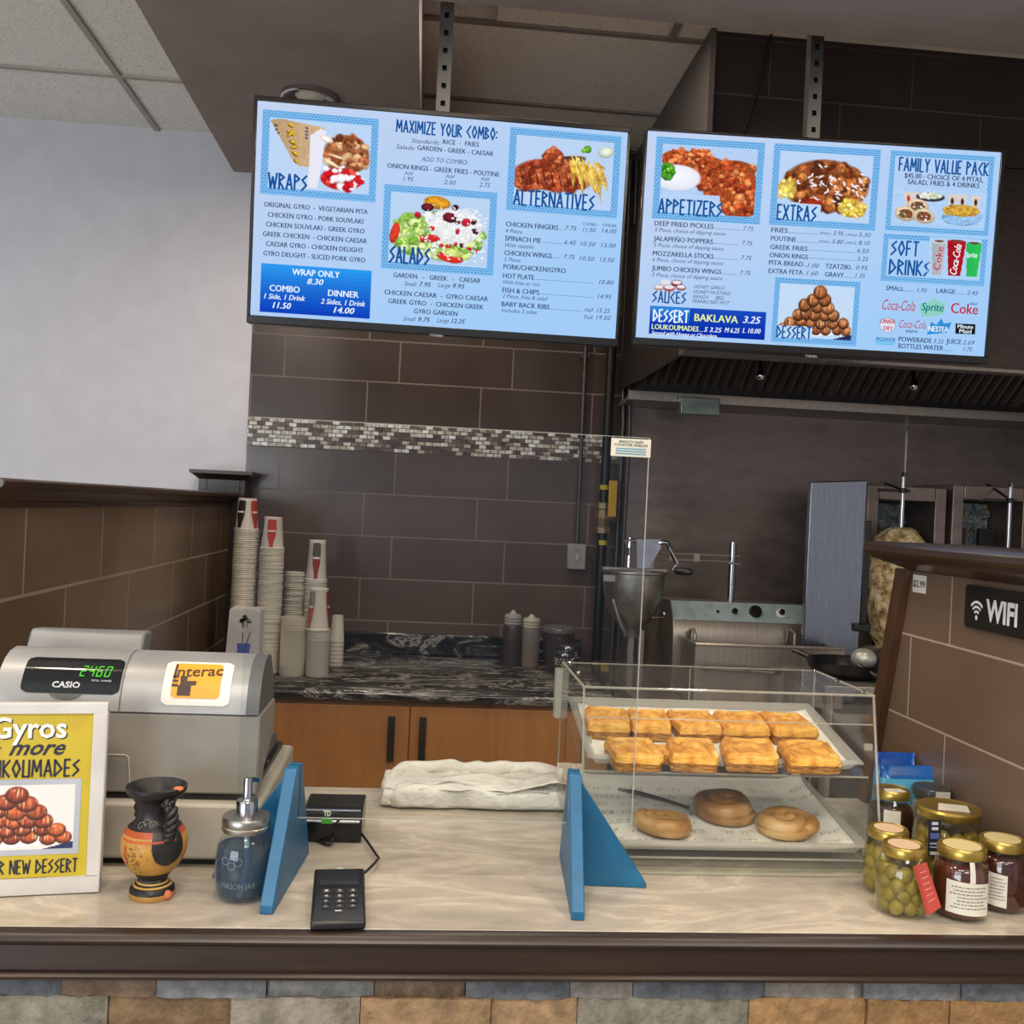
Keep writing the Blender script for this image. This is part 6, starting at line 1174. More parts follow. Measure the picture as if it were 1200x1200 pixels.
c = obj('terminal_cable', MB().tube(spline([Vector((tf[0]+.016, tf[1]+.158, CZ+.012)), cz(442, 1008, .012), cz(440, 1000, .008), cz(418, 970, .012), cz(404, 962, .018), (un(396, 962, 'y', ry-.012)), Vector((rx0+.055, ry-.012, CZ+.014)), cz(385, 990, .004), cz(366, 982, .004)]), .0021, 8), BLK); tag(c, 'thin black cable curling from the card terminal to the printer box', 'cable')

# ---- stack of folded carrier bags
bxl, byf = onc(452, 950)[0], onc(560, 952)[1]; bxr = .30
BAG = NT('thin_white_plastic'); BAG.set(.35); BAG.base(BAG.ramp(BAG.noise(BAG.coord((1, 2, 2)), 9, 4), [(.35, 'cfc9bd'), (.65, 'e6e1d6')])); BAG.bump(BAG.noise(BAG.coord((1, 1.6, 1.6)), 22, 5, .6, 1.2), .5, .012); BAG.b.inputs['Subsurface Weight'].default_value = .25; BAG.b.inputs['Subsurface Radius'].default_value = (.02, .02, .02); BAG = BAG.m
bg = thing('carrier_bag_stack', 'flat stack of folded white plastic carrier bags', 'bag', ((bxl+bxr)/2, byf+.06, CZ))
def bagfn(x0, x1, y0, y1, z0, z1, seed, nx=60, ny=22):
    mb = MB(); n = 4
    def pt(a, b):
        th = 2*pi*b; cs, sn = cos(th), sin(th); yy = (y0+y1)/2+(y1-y0)/2*np.sign(cs)*abs(cs)**.35; zq = (z0+z1)/2+(z1-z0)/2*np.sign(sn)*abs(sn)**.55
        ed = min(1, (a/.06)**.5) if a < .06 else (min(1, ((1-a)/.05)**.5) if a > .95 else 1); x = x0+(x1-x0)*a
        d = .010*noise.noise((x*13+seed, yy*9, zq*14))+.006*abs(noise.noise((x*30+yy*34, yy*22+seed, zq*40)))
        zz_ = z0+(zq-z0)*(.25+.75*ed)+(d if zq > z0+.012 else 0); yq = (y0+y1)/2+(yy-(y0+y1)/2)*(.6+.4*ed)+(d*.8 if abs(cs) > .5 else 0)
        return (x+.008*noise.noise((yy*40, zq*40, seed)), max(yq, y0-.004), max(zz_, CZ+.0005))
    mb.grid(pt, nx, ny*2); return mb
o = obj('bag_pile', bagfn(bxl+.004, bxr, byf, 1.998, CZ, CZ+.044, 1.3, 90, 36), BAG, bg, smooth=70, fixn=False)
o2 = obj('folded_edge', bagfn(bxl-.012, bxl+.08, byf+.012, 1.992, CZ, CZ+.040, 6.1, 34, 20), BAG, bg, smooth=70, fixn=False)
def roll_(p, r):
    m = MB().tube(spline(p, 14), r, 16); m.xf(lambda v: Vector((v.x+.004*noise.noise(v*40), v.y+.007*noise.noise(v*26), max(v.z+.007*noise.noise(v*30+Vector((3, 1, 2))), CZ+.001)))); return obj('rolled_edge', m, BAG, bg, smooth=70)
roll_([(bxl+.004, byf+.02, CZ+.022), (bxl+.006, byf+.07, CZ+.036), (bxl+.03, 1.975, CZ+.046), (bxl+.12, 1.985, CZ+.049), (bxr-.06, 1.985, CZ+.048), (bxr-.0, 1.98, CZ+.040)], .0155)
mb = MB()
mb.grid(lambda u, v: (bxl+.06+(bxr-bxl-.10)*u, byf+.003+.05*v+.004*sin(u*17), CZ+.040+.020*sin(pi*min(1, u*1.05))*v+.004*noise.noise((u*9, v*5, 3))), 30, 8); obj('loose_fold', mb, BAG, bg, smooth=50, solid=.0012, fixn=False)
mb = MB(); mb.grid(lambda u, v: (bxr-.14+.12*u, byf-.001+.07*v, CZ+.034+.028*u+.003*noise.noise((u*9, v*7, 8))), 14, 8); obj('loose_fold', mb, BAG, bg, smooth=50, solid=.0012, fixn=False)
# ---- acrylic pastry case
pcs = thing('pastry_case', 'clear acrylic two-shelf pastry case', 'display case', (.5, 1.74, CZ))
XL, XR = un(683, 807, 'y', 1.615).x, un(1025, 820, 'y', 1.615).x
ZT = un(683, 807, 'y', 1.615).z; YF0, YF1 = 1.556, 1.615
YB = 1.615+.285; q = un(655, 778, 'z', ZT); YB = q.y
PLX = clear('plexi', (253, 254, 253), 1.36, .008, (230, 228, 220), .02); PLE = clear('plexi_edge', (236, 238, 234), 1.45, .42, (226, 222, 210), .1)
th = .004
def yz_front(z): return YF0+(YF1-YF0)*(z-CZ)/(ZT-CZ)
for x, nm in ((XL, 'side_panel'), (XR-th, 'side_panel')): obj(nm, MB().prism([(YF0, CZ+.001), (YB, CZ+.001), (YB, ZT), (YF1, ZT)], 'x', x, x+th), PLX, pcs, smooth=0)
obj('top_panel', MB().box((XL-.002, YF1-.004, ZT+.0003), (XR+.002, YB+.002, ZT+.0043)), PLX, pcs, smooth=0)
mb = MB(); x0, x1 = XL+th+.0005, XR-th-.0005; mb.add([(x, yz_front(z)+o, z) for o in (0, .0035) for z in (CZ+.001, ZT-.001) for x in (x0, x1)], [(0, 1, 3, 2), (4, 6, 7, 5), (0, 4, 5, 1), (2, 3, 7, 6), (0, 2, 6, 4), (1, 5, 7, 3)]); obj('front_panel', mb, PLX, pcs, smooth=0)
mb = MB()
for a, b in ((x0, (x0+x1)/2-.001), ((x0+x1)/2+.001, x1)): mb.box((a, YB-.004, CZ+.002), (b, YB-.0005, ZT-.002))
obj('rear_door', mb, PLX, pcs, smooth=0)
obj('floor_panel', MB().box((x0, YF0+.006, CZ+.001), (x1, YB-.006, CZ+.005)), PLX, pcs, smooth=0)
mb = MB(); e = .0022
for x in (XL+th/2, XR-th/2):
    mb.tube([(x, YF0, CZ+.003), (x, YF1, ZT+.002)], e, 6); mb.tube([(x, YF1, ZT+.003), (x, YB, ZT+.003)], e, 6); mb.tube([(x, YB, CZ+.002), (x, YB, ZT+.002)], e*.8, 6); mb.tube([(x, YF0, CZ+.003), (x, YB, CZ+.003)], e*.7, 6)
mb.tube([(XL, YF1, ZT+.003), (XR, YF1, ZT+.003)], e, 6); mb.tube([(XL, YB, ZT+.003), (XR, YB, ZT+.003)], e*.7, 6); mb.tube([(XL, YF0, CZ+.003), (XR, YF0, CZ+.003)], e*.8, 6); zm = ZT-.045; mb.tube([(x0, yz_front(zm), zm), (x1, yz_front(zm), zm)], .0012, 6); mb.tube([((x0+x1)/2, YB, CZ+.003), ((x0+x1)/2, YB, ZT)], .0012, 6)
obj('polished_edge', mb, PLE, pcs)
mb = MB()
for x in (XL+.012, XR-.012):
    for k in range(3): mb.lathe([(.003, 0), (.0045, .002), (.003, .004), (0, .0045)], (x, YF1+.02+(YB-YF1-.04)*k/2, ZT+.0045), 10)
obj('screw', mb, CHR, pcs)
mb = MB()
for x in (x0+.001, x1-.013): mb.box((x, yz_front(ZT-.08)+.004, ZT-.088), (x+.012, yz_front(ZT-.08)+.012, ZT-.078))
obj('hinge_block', mb, PLE, pcs); obj('door_tab', MB().box((XL-.012, YB-.02, ZT-.10), (XL-.001, YB+.004, ZT-.008)), PLE, pcs)
# trays (tilted towards the viewer), with liners
TRAY = clear('tray_plastic', (250, 250, 248), 1.45, .50, (226, 223, 216), .08)
PAPER = NT('printed_paper'); PAPER.set(.7); PAPER.base(PAPER.ramp(PAPER.noise(PAPER.coord(), 12, 3), [(.3, 'dad6cc'), (.7, 'e8e4da')])); PAPER = PAPER.m
def tray(lab, yf, zf, yb, zb, paper_lab, papercurl):
    xa, xb = XL+.014, XR-.012; t = thing('pastry_tray', lab, 'tray', ((xa+xb)/2, (yf+yb)/2, zf)); sl = (zb-zf)/(yb-yf); f = lambda x, y, h: (x, y, zf+(y-yf)*sl+h)
    mb = MB(); rim = .018
    ring = [[(xa, yf), (xb, yf), (xb, yb), (xa, yb)]]
    def loop(i, h): return [f(xa+i, yf+i, h), f(xb-i, yf+i, h), f(xb-i, yb-i, h), f(xa+i, yb-i, h)]
    L = [loop(0, rim*.8), loop(.001, rim), loop(.008, rim), loop(.02, .002), loop(.021, 0), loop(.018, -.002), loop(.006, rim-.003)]
    for k, l in enumerate(L): mb.v += l
    for k in range(len(L)-1):
        for q in range(4): mb.f.append((k*4+q, k*4+(q+1) % 4, (k+1)*4+(q+1) % 4, (k+1)*4+q)); mb.c.append(None)
    mb.f.append((16, 17, 18, 19)); mb.f.append((20, 21, 22, 23)); mb.c += [None, None]
    obj('tray_shell', mb, TRAY, t, smooth=30, fixn=False)
    mb = MB()
    for x in (xa-.006, xb+.001): mb.box((x, yf, zf-.012), (x+.005, yb, zf-.004))
    sh_ = MB(); sh_.v = [f(xa-.008, yf-.004, -.006), f(xb+.006, yf-.004, -.006), f(xb+.006, yb+.004, -.006), f(xa-.008, yb+.004, -.006), f(xa-.008, yf-.004, -.003), f(xb+.006, yf-.004, -.003), f(xb+.006, yb+.004, -.003), f(xa-.008, yb+.004, -.003)]; sh_.f = [(3,2,1,0),(4,5,6,7),(0,1,5,4),(1,2,6,5),(2,3,7,6),(3,0,4,7)]; sh_.c = [None]*6; obj('shelf_panel', sh_, PLX, pcs, smooth=0); ed = MB().tube([f(xa-.008, yf-.005, -.0045), f(xb+.006, yf-.005, -.0045)], .002, 6); obj('shelf_edge', ed, PLE, pcs)
    pm = MB(); px0, px1 = xa+.016, xb-.014
    def pf(u, v): x = px0+(px1-px0)*u; y = yf+.017+(yb-yf-.034)*v; h = .003+papercurl*max(0, (abs(u-.5)-.40)/.1)**2*(.4+.6*v)+papercurl*.8*max(0, (v-.85)/.15)**2+.0012*noise.noise((x*30, y*30, zf)); return f(x, y, h)
    pm.grid(pf, 40, 20); p = thing('paper_liner', paper_lab, 'paper', ((xa+xb)/2, (yf+yb)/2, zf+.003)); obj('sheet', pm, PAPER, p, fixn=False, solid=.0005)
    return t, f, pf, p
t1, f1, pf1, p1 = tray('upper pastry tray with ten baklava pieces', 1.618, 1.206, 1.865, 1.258, 'white paper liner under the baklava', .006)
t2, f2, pf2, p2 = tray('lower pastry tray with three spiral pies', 1.582, 1.076, 1.885, 1.112, 'printed paper liner under the spiral pies', .016)
# Greek-letter print rows on the liner
GREYP = mat('liner_print_grey', '98948c', .7); mb = MB()
words = ['ΚΑΛΗ ΟΡΕΞΗ', 'GREEK', 'ΓΥΡΟΣ', 'ΠΙΤΑ']
for r_ in range(7):
    u = .03+random.uniform(0, .05); v = .06+.13*r_
    while u < .93:
        l = random.uniform(.05, .12); n_ = random.randint(3, 6)
        for k in range(n_):
            a, b = u+l*k/n_, u+l*(k+.6)/n_
            for (c1, c2) in random.sample([((0, 0), (0, 1)), ((1, 0), (1, 1)), ((0, 1), (1, 1)), ((0, 0), (1, 1)), ((0, .5), (1, .5))], 2):
                A_ = (a+(b-a)*c1[0], v+.05*c1[1]); B_ = (a+(b-a)*c2[0], v+.05*c2[1]); du, dv = B_[0]-A_[0], B_[1]-A_[1]; L2 = sqrt(du*du+(dv*.6)**2)+1e-6; nx, nv_ = -dv*.6/L2*.0011, du/L2*.003
                pts = [(A_[0]-nx, A_[1]-nv_), (B_[0]-nx, B_[1]-nv_), (B_[0]+nx, B_[1]+nv_), (A_[0]+nx, A_[1]+nv_)]; mb.add([tuple(np.array(pf2(min(1, max(0, p)), min(1, max(0, q))))+np.array((0, 0, .0009))) for p, q in pts], [(0, 1, 2, 3)])
        u += l+random.uniform(.02, .06)
obj('liner_print', mb, GREYP, p2, smooth=0, fixn=False)
# baklava
PH1 = NT('baklava_pastry'); PH1.set(.34, coat=.25); n1 = PH1.noise(PH1.coord(), 24, 6, .62, .5); v2 = PH1.coord((1, 1, 9)); n2 = PH1.noise(v2, 40, 4)
PH1.base(PH1.ramp(n1, [(.30, 'a05a14'), (.43, 'd08a28'), (.55, 'e5a840'), (.72, 'f0c470')])); PH1.bump(PH1.noise(PH1.coord((1, 1, 3)), 70, 5), .7, .006); PH1 = PH1.m
FILL = NT('nut_filling'); FILL.set(.5); FILL.base(FILL.ramp(FILL.noise(FILL.coord((1, 1, 4)), 60, 4), [(.3, '7a4618'), (.5, 'b5772d'), (.7, 'd9a555')])); FILL.bump(FILL.noise(FILL.coord((1, 1, 4)), 80, 4), 1, .006); FILL = FILL.m
def baklava(cx, cy, w_, d_, h, rot, lab, seed, z):
    t = thing('baklava_piece', lab, 'pastry', (cx, cy, z), (radians(11), 0, rot), 'baklava pieces on the upper tray')
    def sl(z0, z1, k0, k1, wob, nu=14, nv=3):
        m = MB(); nseg = 44
        for j in range(nv+1):
            zz_ = z0+(z1-z0)*j/nv; kk = k0+(k1-k0)*j/nv
            for i in range(nseg):
                a = 2*pi*i/nseg; c, s = cos(a), sin(a); rx = np.sign(c)*abs(c)**.2*w_/2*kk; ry_ = np.sign(s)*abs(s)**.2*d_/2*kk; q = 1+wob*noise.noise((c*2+seed, s*2, zz_*90))+wob*.6*noise.noise((c*7+seed, s*7, zz_*200)); m.v.append((rx*q+ry_*.10*sin(seed*5), ry_*q, zz_+(h*.10*noise.noise((c*4+seed, s*4, zz_*60)) if zz_ > h*.45 else 0)))
        for j in range(nv):
            for i in range(nseg): m.f.append((j*nseg+i, j*nseg+(i+1) % nseg, (j+1)*nseg+(i+1) % nseg, (j+1)*nseg+i)); m.c.append(None)
        return m, nseg, nv
    m, ns, nv = sl(0, h*.55, .98, 1.0, .07); m.f.append(tuple(range(ns))[::-1]); m.f.append(tuple(range(nv*ns, (nv+1)*ns))); m.c += [None, None]; obj('nut_layer', m, FILL, t, local=True, smooth=40)
    m, ns, nv = sl(h*.5, h*.86, 1.03, .97, .06, nv=2); b0 = nv*ns
    # domed flaky top as rings
    for r_ in range(1, 13):
        k = 1-r_/12.5
        for i in range(ns):
            x, y, zz_ = m.v[b0+i]; m.v.append((x*k, y*k, h*.86+h*.10*(1-k*k)+h*.22*noise.noise((x*k*55+seed, y*k*75, 1))+h*.09*noise.noise((x*k*150+seed, y*k*190, 1))))
    for r_ in range(12):
        for i in range(ns): m.f.append((b0+r_*ns+i, b0+r_*ns+(i+1) % ns, b0+(r_+1)*ns+(i+1) % ns, b0+(r_+1)*ns+i)); m.c.append(None)
    m.f.append(tuple(range(b0+12*ns, b0+13*ns))); m.c.append(None); m.f.append(tuple(range(ns))[::-1]); m.c.append(None); obj('flaky_top', m, PH1, t, local=True, smooth=60); return t
def on_tray(px, py, f):  # point on the tray plane
    P0, P1, P2 = Vector(f(0, 1.6, .004)), Vector(f(.5, 1.6, .004)), Vector(f(0, 1.8, .004)); n_ = (P1-P0).cross(P2-P0); d_ = ray(px, py); return CAM+d_*((P0-CAM).dot(n_)/d_.dot(n_))
bk = ['leftmost', 'second from left', 'middle', 'second from right', 'rightmost']; bf = ['leftmost', 'second from left', 'second from right', 'rightmost']
for k, (x, y, wp) in enumerate(((716, 870, 52), (766, 872, 47), (820, 873, 54), (875, 873, 60), (931, 874, 56))):
    p = on_tray(x, y, f1); baklava(p.x, max(p.y, 1.748), wp*p.y/1150*1.0, .084, .031, random.uniform(-.08, .08), f'{bk[k]} golden baklava piece of the back row on the upper tray', k*3.1, p.z+.002+max(0, 1.748-p.y)*.2)
for k, (x, y, wp) in enumerate(((743, 898, 57), (812, 899, 55), (879, 899, 62), (949, 901, 64))):
    p = on_tray(x, y, f1); baklava(p.x, p.y+.012, wp*p.y/1150*1.03, .078, .031, random.uniform(-.1, .06), f'{bf[k]} golden baklava piece of the front row on the upper tray', 20+k*2.7, p.z+.005)
p = on_tray(777, 896, f1); baklava(p.x, p.y+.012, .016, .04, .022, .1, 'narrow broken baklava sliver between front row pieces', 44, p.z+.005)
# spiral pies
PIE = NT('spiral_pastry'); PIE.set(.42); n1 = PIE.noise(PIE.coord(), 11, 5, .6); PIE.base(PIE.ramp(n1, [(.3, '8a5a28'), (.46, 'b28448'), (.56, 'c79d63'), (.7, 'dabd8e')])); PIE.bump(PIE.noise(PIE.coord(), 60, 4), .25, .005); PIE = PIE.m
PIEB = NT('browned_spiral_pastry'); PIEB.set(.42); n1 = PIEB.noise(PIEB.coord(), 12, 5, .6); PIEB.base(PIEB.ramp(n1, [(.3, '6b4420'), (.46, '966a38'), (.56, 'ab8350'), (.7, 'c49f6c')])); PIEB.bump(PIEB.noise(PIEB.coord(), 60, 4), .25, .005); PIEB = PIEB.m
def pie(px, py, wp, h, lab, m, ph):
    p = on_tray(px, py, f2); R_ = wp*p.y/1150/2; t = thing('spiral_pie', lab, 'pastry', (p.x, p.y+R_*.1, p.z+.001), (radians(4), 0, ph), 'spiral pies on the lower tray')
    turns = 2.4; rt = R_*.235; pts = []; rad = []
    N = 90
    for i in range(N+1):
        a = 2*pi*turns*i/N; k = i/N; rr = (R_-rt)*(1-k*.93); pts.append((rr*cos(a), rr*sin(a)*.98, h*.46+h*.16*k+.0015*sin(a*3))); rad.append(rt*(1-.12*k) if i > 2 else rt*(.5+.2*i))
    mb = MB().tube(pts, rad, 14); zs_ = h*.5/rt
    mb.xf(lambda v: Vector((v.x, v.y, max(.0005, (h*.5+(v.z-h*.5)*min(1.0, zs_*1.05))))))
    obj('coil', mb, m, t, local=True, smooth=60); obj('pie_base', MB().lathe([(R_*.70, 0), (R_*.80, .004), (R_*.82, h*.35), (0, h*.5)], (0, 0, 0), 36), m, t, local=True, smooth=60); return t
pie(779, 976, 80, .033, 'left pale spiral pie on the lower tray', PIE, 2.0); pie(850, 959, 88, .042, 'middle darker spiral pie standing behind the other two', PIEB, .4); pie(922, 977, 84, .036, 'right golden spiral pie on the lower tray', PIE, 5.1)
a, b = on_tray(724, 932, f2), on_tray(808, 952, f2); t = obj('serving_knife', MB().tube([a+Vector((0, 0, .012)), a.lerp(b, .3)+Vector((0, 0, .013)), a.lerp(b, .7)+Vector((0, 0, .011)), b+Vector((0, 0, .008))], [.003, .0045, .0035, .003], 8), brushed('knife_steel', '78746d', .3, (3, 3, 3))); tag(t, 'slim steel serving utensil beside the middle spiral pie', 'utensil')

# ---- jars by the right half wall
GOLD = mat('gold_lid', 'b59a4e', .3, .85); JG = clear('jar_clear_glass', (250, 251, 246), 1.5, .01, (220, 222, 210), .02)
OLV = NT('olive_skin'); OLV.set(.32); oi = OLV.n('ShaderNodeObjectInfo'); OLV.base(OLV.mix(.5, OLV.ramp(OLV.noise(OLV.coord(), 60, 3), [(.3, '746b30'), (.7, '8e823e')]), OLV.ramp(oi.outputs['Random'], [(0, '75692c'), (.5, '968440'), (1, '7c783c')]))); OLV = OLV.m
HON = mat('dark_honey', '4a1708', .12, coat=.4, var=.15, vs=12); HON2 = mat('darker_honey', '3a1209', .12, coat=.4, var=.15, vs=12); BRINE = clear('brine', (246, 240, 205), 1.33, .04, (170, 160, 90), .05)
def jar(nm, lab, cat, px, py, r, ptop, rl, content, grp=None, xy=None, facets=40):
    y = xy[1] if xy else onc(px, py)[1]+r*.85; x = xy[0] if xy else un(px, py-40, 'y', y).x
    zt_ = un(px, ptop, 'y', y).z; H = zt_-CZ
    t = thing(nm, lab, cat, (x, y, CZ), (0, 0, 0), grp); hl = .014; hb = H-hl
    obj('glass', MB().lathe([(r*.82, 0), (r*.94, .004), (r, .012), (r, hb*.70), (r*.95, hb*.84), (rl*.98, hb*.96), (rl*.94, hb)], (x, y, CZ+.0003), facets, caps=False), JG, t, smooth=60)
    ld = obj('lid', MB().lathe([(rl, hb-.002), (rl*1.02, hb), (rl*1.02, hb+hl*.7), (rl*.96, hb+hl*.95), (rl*.9, hb+hl*.85), (0, hb+hl*.85)], (x, y, CZ), 40), GOLD, t, smooth=40); ld['label'] = 'gold metal lid'
    if content: obj('honey', MB().lathe([(r*.80, .003), (r*.92, .006), (r*.97, .013), (r*.97, hb*.70), (r*.92, hb*.83), (rl*.9, hb*.9), (0, hb*.9)], (x, y, CZ), facets), content, t, smooth=60)
    return t, x, y, H, hb, ld
def curved(x, y, r, a0, a1, z0, z1, off=.0007, n=14, tilt=0):
    return MB().grid(lambda u, v: (x+(r+off)*cos(a0+(a1-a0)*u), y+(r+off)*sin(a0+(a1-a0)*u), z0+(z1-z0)*v+tilt*(u-.5)), n, 1)
LABW = mat('jar_label_white', 'd0cabb', .55)
def scrib(x, y, r, a0, a1, z0, z1, rows, tilt=0, seed=0):
    mb = MB(); rnd = random.Random(seed)
    for k in range(rows):
        z = z1-(z1-z0)*(.12+.8*k/rows); a = a0+(a1-a0)*rnd.uniform(.08, .25); e_ = a1-(a1-a0)*rnd.uniform(.05, .2)
        while a < e_: b = min(e_, a+(a1-a0)*rnd.uniform(.02, .08)); mb.add(curved(x, y, r, a, b, z-.0008, z+.0008, .0014, 2).v, [(0, 1, 4, 3), (1, 2, 5, 4)]); a = b+(a1-a0)*.02
    return mb
def olive_jar(lab, px, py, r, ptop, rl, grp, n_ring, n_lay, olab, xy=None, sticker=True, osc=1.0):
    t, x, y, H, hb, ld = jar('olive_jar', lab, 'jar', px, py, r, ptop, rl, None, None, xy)
    obj('brine', MB().lathe([(r*.8, .003), (r*.955, .012), (r*.955, hb*.72), (r*.9, hb*.82), (0, hb*.82)], (x, y, CZ), 32), BRINE, t, smooth=60)
    if sticker: s = obj('lid_sticker', MB().lathe([(rl*.74, .0002), (rl*.74, .0012), (0, .0012)], (x, y, CZ+hb+.012), 30), mat('sticker_peach', 'd2b592', .5), ld)
    ro = .0105*osc; rr = r*.955-ro*1.02; proto = None
    for l in range(n_lay):
        z = CZ+.014*osc+l*(hb*.76-.02)/(n_lay-1 if n_lay > 1 else 1); k0 = random.uniform(0, 1)
        for k in range(n_ring):
            a = 2*pi*(k+.5*(l % 2)+.1*k0)/n_ring; rv = rr*(1 if l < n_lay-1 else .93)*random.uniform(.93, 1); loc = (x+rv*cos(a), y+rv*sin(a), z+random.uniform(-.0015, .0015)); rot = (random.uniform(-.6, .6), random.uniform(-.6, .6), a)
            if proto is None: proto = obj('olive', MB().ell((0, 0, 0), (ro*.98, ro*1.02, ro*1.22), 18, 12), OLV, smooth=60); tag(proto, olab, 'olive', grp); o = proto
            else: o = proto.copy(); COL.objects.link(o)
            o.location = loc; o.rotation_euler = rot
    return t, x, y, H, hb, ld
J1 = olive_jar('front jar of green olives with a gold lid and red tag', 1057, 1079, .0385, 988, .031, 'olives in the front jar', 8, 4, 'green olive inside the front gold-lidded olive jar')
J2 = olive_jar('jar of green olives half hidden behind the front olive jar', 1041, 1050, .0375, 969, .030, 'olives in the half hidden jar', 8, 4, 'green olive inside the half hidden olive jar beside the pastry case', xy=(J1[1]+.016, J1[2]+.082))
bxy = (un(1111, 960, 'y', 1.553).x, 1.553)
J3 = olive_jar('largest olive jar with a wide lid and black hanging label', 1111, 1015, .0555, 944, .050, 'olives in the largest jar', 11, 5, 'green olive inside the largest olive jar', xy=bxy, sticker=False)
x, y, H, hb, ld = J3[1:]; mb = MB(); mb.prism([(x-.028, y-.018), (x+.02, y-.03), (x+.034, y+.004), (x-.008, y+.018)], 'z', CZ+hb+.0121, CZ+hb+.013); obj('paper_sticker', mb, LABW, ld)
pa, pb = un(1087, 945, 'y', y-.053), un(1101, 1003, 'y', y-.058); zt_ = CZ+hb+.008
mb = MB(); fr_ = [(pa.x, pb.x)]; mb.grid(lambda u, v: (pa.x+(pb.x-pa.x)*u, y-.0575-.004*v, zt_-(zt_-pb.z)*v), 2, 8); tg = obj('hanging_label', mb, mat('label_black', '1b1d26', .4), J3[0], smooth=0, solid=.0006, fixn=False); tg['label'] = 'black hanging label'
mb = MB(); g_ = lambda u, v: (pa.x+(pb.x-pa.x)*u, y-.0585-.004*v, zt_-(zt_-pb.z)*v)
for v_, hv, c in ((.06, .08, 'b9bcc6'), (.2, .08, 'b9bcc6'), (.36, .16, '4a5590'), (.62, .05, '8d92a8'), (.72, .04, '8d92a8'), (.86, .09, 'b5a6a0')): mb.add([g_(.25 if v_ < .3 else .12, v_), g_(.75 if v_ < .3 else .88, v_), g_(.75 if v_ < .3 else .88, v_+hv), g_(.25 if v_ < .3 else .12, v_+hv)], [(0, 1, 2, 3)], c)
obj('label_print', mb, attr_mat('label_print', .5), tg, smooth=0, fixn=False)
# red tag on the front olive jar
x, y = J1[1], J1[2]; pts = [un(px, py, 'y', y-.036) for px, py in ((1069, 1012), (1082, 1008), (1099, 1060), (1085, 1069))]
mb = MB().prism([(p.x, p.z) for p in pts], 'y', y-.0455, y-.0445).prism([(p.x-.0025, p.z-.0015) for p in pts], 'y', y-.0442, y-.0432); tg = obj('red_tag', mb, mat('tag_red', 'b5473c', .5), J1[0], smooth=0); tg['label'] = 'red folded paper tag'
mb = MB()
for k in range(6):
    t_ = .15+.12*k; A_, B_ = pts[0].lerp(pts[3], t_), pts[1].lerp(pts[2], t_); a_, b_ = A_.lerp(B_, .2), A_.lerp(B_, .75); mb.add([(a_.x, y-.0459, a_.z), (b_.x, y-.0459, b_.z), (b_.x+.0006, y-.0459, b_.z-.0016), (a_.x+.0006, y-.0459, a_.z-.0016)], [(0, 1, 2, 3)])
obj('tag_print', mb, mat('tag_pale_red', 'd48a7c', .5), tg, smooth=0, fixn=False); mb = MB().tube([(pts[0].x+.003, y-.044, pts[0].z-.002), (x+.01, y-.034, CZ+J1[4]+.002)], .0007, 6); obj('tag_string', mb, mat('string_gold', 'b59a4e', .5), J1[0])
def honey_jar(lab, px, py, r, ptop, rl, m, a0, a1, seed, xy=None):
    t, x, y, H, hb, ld = jar('honey_jar', lab, 'jar', px, py, r, ptop, rl, m, xy=xy)
    obj('lid_sticker', MB().lathe([(rl*.8, .0002), (rl*.8, .0012), (0, .0012)], (x, y, CZ+hb+.012), 30), mat('sticker_yellowish', 'cbbd86', .5), ld)
    l = obj('paper_label', curved(x, y, r, a0, a1, CZ+hb*.14, CZ+hb*.66, .0008, tilt=-.003), LABW, t, smooth=60, fixn=False); l['label'] = 'white paper label'
    obj('label_print', scrib(x, y, r, a0, a1, CZ+hb*.16, CZ+hb*.64, 7, seed=seed), mat('print_grey', '77726a', .6), l, smooth=60, fixn=False); return t, x, y, H, hb
K1 = honey_jar('dark honey jar with a wide white label, right of the front olive jar', 1125, 1082, .040, 989, .034, HON, -pi/2-1.0, -pi/2+.64, 3); x, y, hb = K1[1], K1[2], K1[4]
am = -pi/2-.10; obj('seal_strip', MB().grid(lambda u, v: (x+(.0408-.006*v*v)*cos(am-.1+.2*u), y+(.0408-.006*v*v)*sin(am-.1+.2*u), CZ+hb*(.66+.32*v)), 3, 6), LABW, K1[0], smooth=60, fixn=False)
K2 = honey_jar('dark honey jar against the tiled half wall, label seen from the side', 1168, 1073, .0375, 981, .0325, HON2, -pi/2-1.15, -pi/2-.30, 8, xy=(min(K1[1]+.081, PX-.043), K1[2]+.028))
dk = jar('preserve_jar', 'dark preserve jar beside the pastry case, behind the half hidden olive jar', 'jar', 1044, 1010, .039, 923, .030, mat('dark_preserve', '2f1610', .2, coat=.3), xy=(un(1044, 950, 'y', 1.645).x, 1.645))
x, y, hb = dk[1], dk[2], dk[4]; obj('paper_label', curved(x, y, .039, -pi/2-.75, -pi/2-.05, CZ+hb*.22, CZ+hb*.86, .0008), LABW, dk[0], smooth=60, fixn=False); obj('lid_label', MB().prism([(x-.02, y-.024), (x+.016, y-.02), (x+.014, y+.0), (x-.018, y-.004)], 'z', CZ+hb+.0121, CZ+hb+.013), LABW, dk[5])
gj = jar('spread_jar', 'jar with a clear grey lid and white label, behind the largest olive jar', 'jar', 1091, 1000, .034, 921, .033, mat('pale_spread', '8f8a80', .4), xy=(un(1091, 950, 'y', 1.685).x, 1.685)); gj[5].data = gj[5].data.copy(); gj[5].data.materials[0] = clear('lid_grey_clear', (180, 180, 175), 1.45, .5, (120, 118, 112), .15); gj[5]['label'] = 'translucent grey lid'
x, y, hb = gj[1], gj[2], gj[4]; obj('lid_label', MB().box((x-.012, y-.0365, CZ+hb-.012), (x+.014, y-.0355, CZ+hb+.013)), LABW, gj[0])
